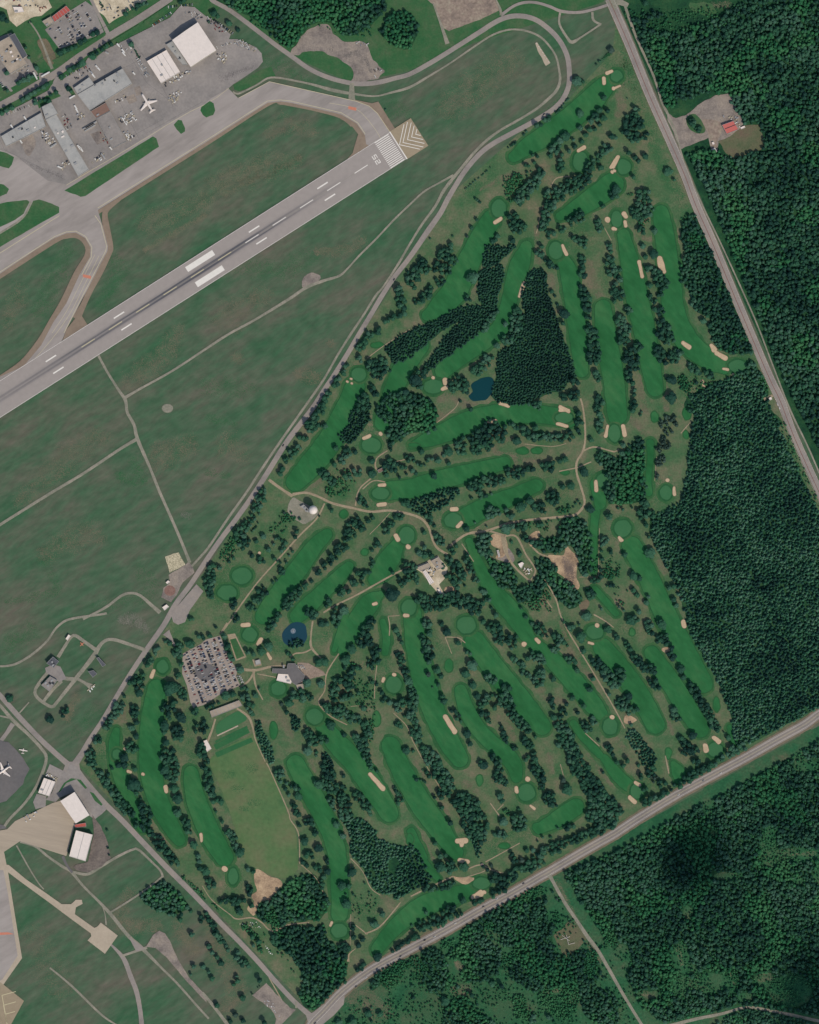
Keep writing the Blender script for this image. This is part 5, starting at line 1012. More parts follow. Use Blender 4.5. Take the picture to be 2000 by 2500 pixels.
# containers, trucks and trailers on the aprons
TR = {}
def truck(px, py, ang, ln, c, label, w=2.5, h=3.2, z=1.2, cab=True, group='service vehicles and containers on the aprons'):
    X, Y = W(px, py); t = tag(empty('box_truck' if cab else 'cargo_container', (X, Y, z), ang), label, 'truck' if cab else 'container', group)
    key = (ln, w, h, c, cab)
    if key not in TR:
        v, f = box_mesh(-ln / 2, ln / 2 - (2.1 if cab else 0), -w / 2, w / 2, .6 if cab else 0, h); a = mesh_obj('cargo_box', v, f, M['car ' + c], t); TR[key] = [a.data]
        if cab:
            v, f = box_mesh(ln / 2 - 1.9, ln / 2, -w / 2 + .1, w / 2 - .1, .4, h * .75); TR[key].append(mesh_obj('cab', v, f, M['car white'], t).data)
        else: v, f = box_mesh(-ln / 2 + .1, ln / 2 - .1, -w / 2 + .1, w / 2 - .1, h + .01, h + .12); TR[key].append(mesh_obj('lid', v, f, M['unit'], t).data)
    else:
        for nm, me in zip(('cargo_box', 'cab' if cab else 'lid'), TR[key]): link(bpy.data.objects.new(nm, me), t)
rt = random.Random(5); trn = 0
def tl(c, r, x, y, a, ln, col, label, cab=True, w=2.6): truck(c * 500 + x / 3.45, r * 500 + y / 3.45, math.radians(a), ln, col, label, cab=cab, w=w)
for (x, y, a, ln, col, cab, lb) in ((385,627,30,18,'white',True,'long white lorry stopped on the tree-lined street'),(300,640,-62,15,'white',True,'white lorry in front of the beige office block'),(610,818,30,12,'white',True,'white lorry at the west corner of the wide terminal'),
    (103,1068,-55,9,'white',True,'white lorry at the slanting hall, the western of two'),(215,998,-55,9,'white',True,'white lorry at the slanting hall, the eastern of two'),(640,905,-58,9,'white',True,'white truck west of the brown-roofed link, northern one'),(650,932,-58,9,'white',True,'white truck west of the brown-roofed link, southern one'),
    (745,1065,30,24,'beige',False,'longest cream container by the asphalt-grey pier'),(760,1080,30,24,'beige',False,'second long cream container by the asphalt-grey pier'),(770,1052,30,24,'white',False,'white long container nearest the asphalt-grey pier'),
    (1040,430,-50,9,'white',True,'upper of two white trucks in the northern terminal lot'),(1045,455,-50,9,'white',True,'lower of two white trucks in the northern terminal lot'),(998,382,-50,8,'white',True,'white truck at the north edge of the northern terminal lot'),(820,565,-45,8,'white',True,'upper white truck near the street entrance'),(832,580,-45,8,'white',True,'lower white truck near the street entrance'),(902,445,-30,7,'white',False,'square white container beside the street trees'),
    (452,1225,35,14,'white',False,'white container west of the long pier'),(665,1240,-60,9,'white',True,'white truck beside the long pier, northernmost of three'),(678,1250,-60,9,'white',True,'white truck beside the long pier, middle of three'),(690,1262,-60,9,'white',True,'white truck beside the long pier, southernmost of three'),
    (870,1315,-55,12,'white',False,'big white container at the south edge of the terminal lot'),(935,1250,-50,7,'white',True,'white van at the tip of the asphalt-grey pier'),(505,1410,-25,9,'white',True,'white truck south-west of the long pier'),(790,640,-50,9,'white',True,'white truck at the notch of the wide terminal'),(775,615,-50,8,'silver',True,'silver truck at the notch of the wide terminal'),(180,1195,-55,7,'white',True,'white van below the slanting hall'),(1130,620,-45,6,'white',True,'white van at the north-east corner of the wide terminal'),(1100,400,-60,7,'white',True,'white van at the fence line of the northern terminal lot')):
    tl(0, 0, x, y, a, ln, col, lb, cab)
def cluster(c, r, poly, n_, where, cols, sz=(2.5, 5), ang0=0.5, z=1.2, kind=None):
    pl = P(c, r, poly); xs = [p[0] for p in pl]; ys = [p[1] for p in pl]; k = 0; tries = 0; used = []
    while len(used) < n_ and tries < 4000:
        tries += 1; p = (rt.uniform(min(xs), max(xs)), rt.uniform(min(ys), max(ys)))
        if not inside(p, pl) or any(math.dist(p, q) < 3.6 for q in used): continue
        used.append(p)
    rank = {}
    kd = {'car': ('parked_vehicle', 'vehicle'), 'rock': ('white_boulder', 'boulder')}.get(kind, ('cargo_container' if sz[1] > 4.5 or 'dirt' in where else 'small_container', 'container' if sz[1] > 4.5 else 'cart'))  # parked vehicles of no known type, built from the stretched car mesh
    if len(used) and sz[1] <= 5 and kind is None: kd = rt.choice((('cargo_container', 'container'), ('small_container', 'cart')))  # box clusters are all containers; either name is picked at random
    for p in sorted(used):
        col = rt.choice(cols); rank[col] = rank.get(col, 0) + 1; X, Y = W(*p); ln = rt.uniform(*sz); w = rt.uniform(1.6, 2.4); h = rt.uniform(1.4, 2.4)
        if kind == 'car':
            o = link(bpy.data.objects.new(kd[0], car_mesh(col))); o.scale = (ln / 4.4, 1.05, 1.2)
        elif kind == 'rock':
            bm = bmesh.new(); bmesh.ops.create_icosphere(bm, subdivisions=2, radius=1)
            for v in bm.verts: v.co = Vector((v.co.x * ln / 2, v.co.y * w / 2, v.co.z * .8)) * (1 + .3 * noise.noise(v.co * 1.7 + Vector((X, Y, 0))))
            me = bpy.data.meshes.new(kd[0]); bm.to_mesh(me); bm.free(); me.materials.append(M['car ' + col]); o = link(bpy.data.objects.new(kd[0], me))
        else:                               # ribbed box with a chamfered top
            L2, W2, c = ln / 2, w / 2, .18
            vs = [(x * L2, y * W2, 0.25) for x, y in ((-1,-1),(1,-1),(1,1),(-1,1))] + [(x * L2, y * W2, h - c) for x, y in ((-1,-1),(1,-1),(1,1),(-1,1))] + [(x * (L2 - c), y * (W2 - c), h) for x, y in ((-1,-1),(1,-1),(1,1),(-1,1))]
            o = mesh_obj(kd[0], vs, [(0,1,5,4),(1,2,6,5),(2,3,7,6),(3,0,4,7),(4,5,9,8),(5,6,10,9),(6,7,11,10),(7,4,8,11),(8,9,10,11),(3,2,1,0)], M['car ' + col])
        o.location = (X, Y, z); o.rotation_euler.z = ang0 + rt.choice((0, 1.57)) + rt.uniform(-.2, .2)
        tag(o, f'{ordn(rank[col] - 1)} {col} {kd[1]} from the west, {where}', kd[1], f'{kd[1]}s {where}')
W5 = ['white', 'beige', 'beige', 'silver', 'white', 'dark grey']
cluster(0,0,'350,1100 400,1110 470,1190 440,1240 360,1180',22,'west of the long pier',W5)
cluster(0,0,'1000,990 1110,940 1150,1010 1060,1070 1010,1040',26,'south of the parked airliner',W5)
cluster(0,0,'1410,820 1500,760 1540,760 1480,860 1430,880',20,'on the open apron east of the airliner',W5)
cluster(0,0,'1030,1090 1110,1120 1150,1150 1100,1190 1060,1160',14,'at the east side of the asphalt-grey pier',W5)
cluster(1,0,'100,400 260,340 330,340 460,430 400,430 250,370',34,'along the north-east rim of the apron',['white','beige','white','silver'],kind='car')
cluster(1,0,'90,450 210,440 170,530 110,510',14,'south of the largest hangar',W5)
cluster(0,0,'1140,480 1180,500 1270,630 1240,650 1180,570',16,'along the fence west of the square hangar',['white','silver','white'],(4,7),kind='car')
cluster(0,0,'1370,700 1560,600 1620,590 1570,640 1400,730',20,'in front of the square hangar',W5)
cluster(0,0,'780,1340 870,1290 900,1340 820,1360',10,'beside the big white container',W5)
cluster(0,0,'500,1380 560,1340 600,1380 520,1430',9,'south-west of the long pier',W5)
cluster(0,0,'640,960 700,950 720,1000 660,1010',8,'west of the brown-roofed link',W5)
cluster(0,0,'970,850 1060,800 1080,830 980,880',8,'under the wide terminal',W5)
cluster(0,0,'30,-20 330,-20 400,60 300,110 230,90 90,40',22,'on the beige lot in the north-west corner',['white','silver','red','dark grey'],(3,5),kind='car',z=.6)
cluster(0,0,'800,0 1200,-20 1060,90 930,180 880,120',16,'on the beige lot north of the street',['white','silver','dark grey'],(3,6),kind='car',z=.6)
cluster(0,0,'620,640 720,570 760,560 790,600 700,650 640,680',10,'between the terminal wing and the street',['white','silver','dark grey'],(3,5),kind='car')
cluster(0,0,'500,950 560,950 620,1090 560,1110',10,'east of the long pier, northern part',['white','silver','red','dark grey'],(3,5),kind='car')
cluster(0,0,'830,1110 900,1130 930,1210 880,1200',8,'west of the asphalt-grey pier',['dark grey','silver','red'],(3,5),kind='car')
cluster(0,0,'120,540 250,560 330,640 150,720',16,'in the yard in front of the office block',['white','silver','dark grey','beige'],(3,5),kind='car',z=.6)
cluster(1,0,'10,120 60,150 190,270 170,310 60,230',16,'on the lot east of the largest hangar',['white','silver','red','dark grey'],(3,5),kind='car')
cluster(0,0,'1560,80 1640,90 1720,140 1700,170 1560,120',10,'on the lot behind the largest hangar',['white','silver','dark grey'],(3,5),kind='car')
cluster(1,0,'1240,350 1380,340 1380,400 1300,390',6,'on the gravel yard by the north wood',['white','silver','dark grey'],(3,6),kind='car',z=.6)
cluster(1,0,'1400,600 1460,560 1490,600 1440,660',5,'at the east end of the gravel yard',['white','dark grey'],(3,6),kind='car',z=.6)
cluster(0,3,'390,1350 420,1345 495,1385 480,1400',10,'north of the small southern hangar',['white','beige'])
cluster(0,3,'740,640 790,590 805,600 765,648',6,'on the round turn of the training ground',['white','beige'],z=.5)
cluster(0,3,'180,1725 280,1650 320,1670 230,1760',9,'on the west rim of the ribbed concrete apron',['white','beige','silver'])
cluster(1,3,'765,420 830,430 850,460 800,455',10,'on the clubhouse forecourt',['white','silver'],(2,3.5),kind='car',z=.4)
cluster(1,3,'270,515 300,520 330,570 310,575',12,'between the clubhouse car park and the lawn',['white','silver','white'],(2.2,3.5),kind='car',z=.4)
cluster(1,4,'480,1520 560,1530 610,1600 630,1660 590,1650 520,1570',14,'on the grey gravel lot in the south',['white','silver'],(1.5,4),kind='rock',z=.3)
cluster(1,4,'290,880 430,860 480,920 440,930',16,'among the bushes beside the winding path',['white','beige'],(1,2.6),kind='rock',z=.1)
cluster(1,4,'490,1030 530,1080 590,1150 575,1160 520,1090',6,'in the line of white blocks near the winding path',['white'],(1.5,3.5),kind='rock',z=.1)
cluster(2,2,'960,1340 1030,1330 1040,1370 980,1400',12,'between the tracks of the works area',['white','beige'],(2,5),z=.2)
cluster(2,2,'130,1330 220,1330 230,1420 170,1420',14,'inside the beige depot yard',W5,z=.3)
cluster(3,0,'900,980 1040,990 1060,1080 1000,1010',12,'in the gravel yard behind the farmhouse',['white','silver','beige'],(2,5),z=.3)
# ================================================================== TREES
def crown_mesh(kind, seed, mat_):
    r = random.Random(seed); vs, fs = [], []
    if kind == 'c':
        tiers = 5; H = 2.5
        for t in range(tiers):
            z0 = .45 + (H - .9) * t / tiers; z1 = z0 + (H - .45) / tiers * 1.55; R = 1.0 * (1 - t / tiers) ** .8 + .08; b0 = len(vs); n = 11
            for k in range(n):
                a = 6.2832 * k / n + r.uniform(-.15, .15); rr = R * (r.uniform(.98, 1.15) if k % 2 else r.uniform(.62, .8)); vs.append((rr * math.cos(a), rr * math.sin(a), z0 + r.uniform(-.08, .08) + (0 if k % 2 else .12)))
            vs.append((r.uniform(-.04, .04), r.uniform(-.04, .04), min(H, z1)))
            for k in range(n): fs.append((b0 + k, b0 + (k + 1) % n, b0 + n))
            fs.append(tuple(b0 + k for k in range(n))[::-1])
    else:
        bm = bmesh.new(); bmesh.ops.create_icosphere(bm, subdivisions=2, radius=1); bv = [v.co.copy() for v in bm.verts]; bf = [tuple(v.index for v in f.verts) for f in bm.faces]; bm.free()
        off = r.uniform(0, 90); lumps = [(Vector((0, 0, 1.55)), .74)]; n = r.randint(6, 8)
        for k in range(n):
            a = 6.2832 * k / n + r.uniform(-.3, .3); q = r.uniform(.48, .68); lumps.append((Vector((q * math.cos(a), q * math.sin(a), 1.35 + r.uniform(-.25, .35))), r.uniform(.3, .46)))
        for k in range(3): a = r.uniform(0, 6.28); lumps.append((Vector((.3 * math.cos(a), .3 * math.sin(a), 1.95)), r.uniform(.3, .42)))
        for c0, R in lumps:
            b0 = len(vs)
            for v in bv:
                kk = 1 + .32 * noise.noise(v * 2.4 + c0 * 5 + Vector((off, 0, 0))); vs.append(tuple(c0 + Vector((v.x, v.y, v.z * .85)) * R * kk))
            fs += [tuple(b0 + q for q in f) for f in bf]
        base = list(vs)
        for k in range(110):
            p = Vector(r.choice(base)); c = Vector((0, 0, 1.55)); d = (p - c).normalized(); p = c + (p - c) * r.uniform(.9, 1.12)
            s = r.uniform(.1, .24); n0 = (d + Vector((r.uniform(-.7, .7), r.uniform(-.7, .7), r.uniform(-.3, .9)))).normalized(); a = n0.orthogonal().normalized(); b = n0.cross(a)
            b0 = len(vs); vs += [tuple(p + a * s), tuple(p + b * s * .8), tuple(p - a * s), tuple(p - b * s * .8)]; fs.append((b0, b0 + 1, b0 + 2, b0 + 3))
    me = bpy.data.meshes.new('crown'); me.from_pydata(vs, [], fs); me.materials.append(mat_); me.update(); return me
def trunk_mesh(kind):
    vs, fs = [], []; prof = [(.16, -.25), (.11, .5), (.07, 1.5)] if kind != 'c' else [(.12, -.25), (.09, .6), (.03, 2.6)]
    for rr, z in prof:
        for k in range(7): vs.append((rr * math.cos(.8976 * k), rr * math.sin(.8976 * k), z))
    for i in range(2):
        for k in range(7): a = i * 7 + k; b = i * 7 + (k + 1) % 7; fs.append((a, b, b + 7, a + 7))
    if kind != 'c':
        for k in range(4):
            a = k * 1.57 + .4; b0 = len(vs); vs += [(.06, 0, .9), (-.06, 0, .9), (0, .06, .9), (.6 * math.cos(a), .6 * math.sin(a), 1.7)]; fs += [(b0, b0+1, b0+3), (b0+1, b0+2, b0+3), (b0+2, b0, b0+3)]
    me = bpy.data.meshes.new('trunk'); me.from_pydata(vs, [], fs); me.materials.append(M['bark']); me.update(); return me
CROWN = {'b': [crown_mesh('b', s, M['leaf']) for s in range(6)], 'c': [crown_mesh('c', 20 + s, M['conifer']) for s in range(4)], 'q': [crown_mesh('c', 30 + s, M['plantation']) for s in range(4)], 's': [crown_mesh('b', 40 + s, M['shrub']) for s in range(4)], 'p': [crown_mesh('b', 60 + s, M['purple']) for s in range(2)]}
TRUNK = {'b': trunk_mesh('b'), 'c': trunk_mesh('c')}
TRUNK['s'] = TRUNK['p'] = TRUNK['b']; TRUNK['q'] = TRUNK['c']

def sampler(existing_cell=6.0):
    return {}
GRID = {}
def free(x, y, r, f=.62):
    gx, gy = int(x // 30), int(y // 30)
    for i in (gx - 1, gx, gx + 1):
        for j in (gy - 1, gy, gy + 1):
            for (a, b, h) in ROADSEG.get((i, j), ()):
                if (a - x) ** 2 + (b - y) ** 2 < (h + r * .55) ** 2: return False
    gx, gy = int(x // 10), int(y // 10)
    for i in range(gx - 2, gx + 3):
        for j in range(gy - 2, gy + 3):
            for (a, b, q) in GRID.get((i, j), ()):
                if (a - x) ** 2 + (b - y) ** 2 < (f * (q + r)) ** 2: return False
    return True
def put(x, y, r): GRID.setdefault((int(x // 10), int(y // 10)), []).append((x, y, r))
TREES = []    # (x, y, r, kind) photo px
rr = random.Random(99)
def add_tree(x, y, r, k, f=.62, force=False):
    if force or free(x, y, r, f): put(x, y, r); TREES.append((x, y, r, k))
def fill(poly, k, r0, r1, sp, keep=1.0, out=None, f=.62, holes=()):
    xs = [p[0] for p in poly]; ys = [p[1] for p in poly]; y = min(ys); row = 0
    while y < max(ys):
        x = min(xs) + (row % 2) * sp / 2
        while x < max(xs):
            a, b = x + rr.uniform(-.36, .36) * sp, y + rr.uniform(-.36, .36) * sp
            if rr.random() < keep and inside((a, b), poly) and not any(((a - h[0]) / h[2]) ** 2 + ((b - h[1]) / h[3]) ** 2 < 1 + .35 * noise.noise(Vector((a * .07, b * .07, 1))) for h in holes):
                r = rr.uniform(r0, r1)
                if out is None: add_tree(a, b, r, k, f)
                elif free(a, b, r, f): put(a, b, r); out.append((a, b, r, k))
            x += sp
        y += sp * .87; row += 1
# single crowns: x,y,radius per tile
SG = {(2,0):'1410,690,40 1635,825,27 1600,932,25 1668,938,20 1562,975,32 1635,1000,28 1530,1025,25 1600,1050,20 1575,1005,20 1435,960,32 1437,1080,24 1515,1095,24 1560,1090,18 1483,1140,24 1380,1180,14 1450,1195,18 1312,1150,38 1268,1185,30 1390,1238,20 1345,1275,20 1038,1310,16 1075,1320,14 1050,1370,14 975,1395,14 1002,1398,14 1700,1155,26 1610,1415,26 990,1450,12 1695,425,30 1460,690,16 990,1485,8 1025,1445,8 965,1135,12 985,1108,12 1600,520,9 1575,545,8',
 (3,0):'160,1490,20 455,1450,36 505,1515,14 10,1600,40 110,830,6 260,30,24 260,1320,28 10,1160,18 120,1285,20 175,1330,24 200,1360,20',
 (2,1):'530,615,48 805,1005,20 735,1190,26 430,1655,12 565,125,14 520,195,17 485,268,13 365,265,9 175,285,8 1070,405,18 1300,920,44 1195,730,16 1245,840,14 1225,770,12 1290,1000,18 1630,15,20 55,1480,52 1570,1420,28',
 (1,1):'1350,1160,30 1690,1580,30 1640,1590,12 1560,1400,12','(3,1)':'',
 (3,1):'340,225,26 300,680,24 360,1090,20 690,1500,16 750,980,28 240,350,26 330,420,40 260,440,22 480,1630,46 490,1480,34 455,1470,26 170,1560,18 165,1600,16 650,840,18',
 (2,2):'160,195,16 215,165,18 455,235,18 500,240,18 535,200,16 330,355,40 290,385,16 800,145,18 805,195,24 1060,155,28 905,265,38 100,355,24 240,430,28 330,453,22 95,465,18 205,560,28 70,460,12 130,470,10 1530,255,22 1525,240,14 1265,435,22 1310,420,26 690,710,14 520,745,14 480,1005,26 650,985,9 1290,650,24 1360,645,32 1540,755,13 1470,525,40 125,1035,18 815,1010,46 1110,1080,16 1480,1390,24 1610,1410,22 660,1080,0 820,905,0 940,820,46 1010,770,34 1245,1520,10 690,1670,14 940,1670,12 1615,1680,14 1520,840,34 1400,790,12 1420,770,10 1440,800,10 1380,820,8 1340,810,10',
 (3,2):'75,300,22 65,370,26 85,1220,24 70,840,14 30,830,12 150,825,10 285,1575,16 270,1625,24 300,1210,44 290,1070,16 160,1400,36 210,1420,24 160,1520,22 190,1560,24 220,45,12 155,10,24 230,20,10 460,1500,18 500,1490,20 500,1600,24 520,1650,22 60,290,14 210,1700,20 40,1660,14 80,1690,12 20,1400,8',
 (0,3):'85,708,30 425,883,34 1110,955,30 1155,910,24 1150,1025,26 945,1295,16 915,1345,18 1140,1300,20 1190,1550,12 1160,1530,6 1050,690,16 1600,250,40 1530,420,20 1385,990,22 1400,1080,32 1460,1150,24 1470,1465,36 1500,1550,42 1500,1670,34 1390,1310,40 1050,1205,36 1000,1270,24 1050,1270,30 1175,665,34 1440,620,62 1390,935,42 1530,870,46 1130,1430,56',
 (0,4):'1530,798,18 1520,845,22 1620,970,20 1635,1240,18 1715,1240,20 1610,1305,12 1580,745,18 1610,775,14 1635,215,36 1670,310,20 1680,358,18 905,90,10 910,240,10 920,300,8 1605,110,14',
 (1,2):'655,500,26 635,540,24 1105,325,20 1410,435,26 1410,540,36 1530,550,22 1640,570,16 1690,490,16 1700,545,12 1390,85,14 1070,845,20 672,870,14 965,895,8 800,920,12 760,1070,18 650,1105,13 580,1135,14 540,1180,20 640,1290,12 615,1280,10 605,1435,14 575,1455,14 245,1250,14 400,1230,22 205,1280,14 1380,940,22 1415,912,20 1410,1185,14 900,1445,16 1330,1470,16 1165,1530,28 1215,1530,20 1175,1690,38 1580,1560,60 495,1068,26 460,880,11 435,1110,20 240,1195,8 210,1230,7 740,1195,13 710,1230,10 690,1290,14 680,1265,8 1635,1420,16 1690,905,0 1170,880,0 1060,620,14 800,235,22 860,240,18',
 (1,3):'1062,935,38 1175,1015,22 1170,1360,18 1340,790,24 1450,1320,14 1490,660,20 1520,700,18 1500,730,16 1560,742,26 1660,235,18 1700,1145,32 690,1420,14 790,1530,34 680,1470,16 710,1520,18 960,1430,42 870,1148,40 942,1160,14 940,1190,12 690,820,20 650,755,16 980,585,32 715,745,38 300,465,34 365,318,20 410,332,20 540,270,38 480,310,34 865,575,36 430,680,24 460,625,12 180,685,36 240,670,26 1030,80,24 985,78,30 960,405,36 1010,400,40 1185,385,38 1205,360,20 1240,292,42 1310,455,16 1280,450,22 740,1465,0 1720,560,34 95,108,14 45,180,22 1610,130,26 1630,165,20 1650,190,14 1380,1250,0 95,1660,12 140,1580,26',
 (2,3):'170,165,26 315,150,34 620,60,26 410,240,24 480,320,15 510,330,14 235,470,32 265,520,22 160,505,20 240,590,18 195,615,8 530,430,48 535,595,34 570,690,30 280,690,20 290,728,28 485,1005,36 510,1090,24 775,945,14 1060,1030,15 880,1125,22 900,1130,16 990,370,22 1210,545,26 1410,470,26 1545,540,24 1515,630,28 1370,705,26 1320,755,18 1465,770,20 1415,825,20 1215,865,28 1295,1395,24 1595,1065,13 1465,310,24 1670,130,32 1330,1475,44 60,1390,16 270,1625,20 30,1150,14 210,1540,14 110,1310,8 620,1270,40 600,1240,16 980,20,18 950,875,10 920,1640,14 820,1640,8 1630,1330,14 1000,1200,18 475,500,38 1440,190,46 1490,15,40 1300,65,12 1430,85,12 1255,1100,26 765,1530,28 780,1570,22 980,1225,20',
 (3,3):'580,530,24 500,805,32 140,930,16 660,1020,36 110,1230,20 20,1245,18 75,1270,20 200,1270,16 925,995,8 400,85,42 350,560,24 120,690,34 960,1040,22 740,260,22 645,110,10 560,460,34 140,50,40',
 (1,4):'1110,45,32 1165,140,26 960,245,36 1035,440,28 1350,540,9 1385,615,9 1250,630,10 1190,635,10 1500,800,22 1255,990,20 1330,1010,22 1295,1060,24 365,420,20 410,440,20 145,20,16 400,990,22 455,1025,20 410,1060,16 470,1090,14 40,1070,22 65,1120,20 105,1160,18 140,1210,26 35,1285,16 60,1340,20 270,1320,14 280,1360,22 245,1390,18 465,1350,22 320,1500,26 105,1565,20 260,1645,22 325,1695,20 215,1700,20 510,1710,22 1380,1635,34 1480,1640,22 1130,1710,30 1250,1700,34 1195,710,42 1240,445,42 1155,560,36 1215,560,26 1435,885,36 1415,880,20 845,185,34 10,440,34 395,720,20 300,275,42 1460,1160,36 400,1470,8',
 (2,4):'345,30,22 213,198,20 260,310,22 300,300,18 945,345,20 1040,260,20 985,260,18 450,680,28 280,790,20 140,785,18 310,765,18 85,865,14 125,860,14 170,850,15 200,820,18 240,835,22 20,895,11 70,905,16 35,935,11 1190,150,12 1120,150,12 1080,185,10 1380,60,18 1305,70,14 1250,75,12 265,400,44 460,400,38 655,425,16 620,400,12 690,390,16 775,1400,22 700,1385,26 300,1530,40 525,1480,20 405,1410,14 570,1560,14 1205,610,12 1240,670,12 1270,690,12 1145,685,18 1465,1020,10 790,20,36 905,405,0 1350,860,10',
 (0,0):'512,450,26 545,432,22 575,425,20 605,410,20 640,395,18 680,355,26 720,340,20 785,290,24 820,275,26 520,650,24 590,590,24 625,570,22 660,555,18 695,535,32 780,480,30 820,452,18 865,425,18 900,395,20 940,375,18 195,845,22 235,820,22 265,795,20 295,780,20 330,755,20 365,735,20 395,715,22 20,955,24 60,935,20 100,912,24 310,575,24 62,615,24 245,485,14 65,765,16 220,405,14 475,780,20 430,800,14 300,870,18 340,850,16 380,845,16 575,745,20 600,770,14 1060,120,20 1160,50,22 20,150,34 60,180,20 1585,660,0 1110,375,22',
 (1,0):'80,115,32 205,200,26 35,185,14 280,255,18 110,140,20 1525,925,8 560,290,12'}
for key, s in SG.items():
    if not isinstance(key, tuple): continue
    for p in P(*key, s):
        if p[2] > 0: add_tree(p[0], p[1], p[2] * 1.08, 'p' if rr.random() < .02 else 'b', force=True)
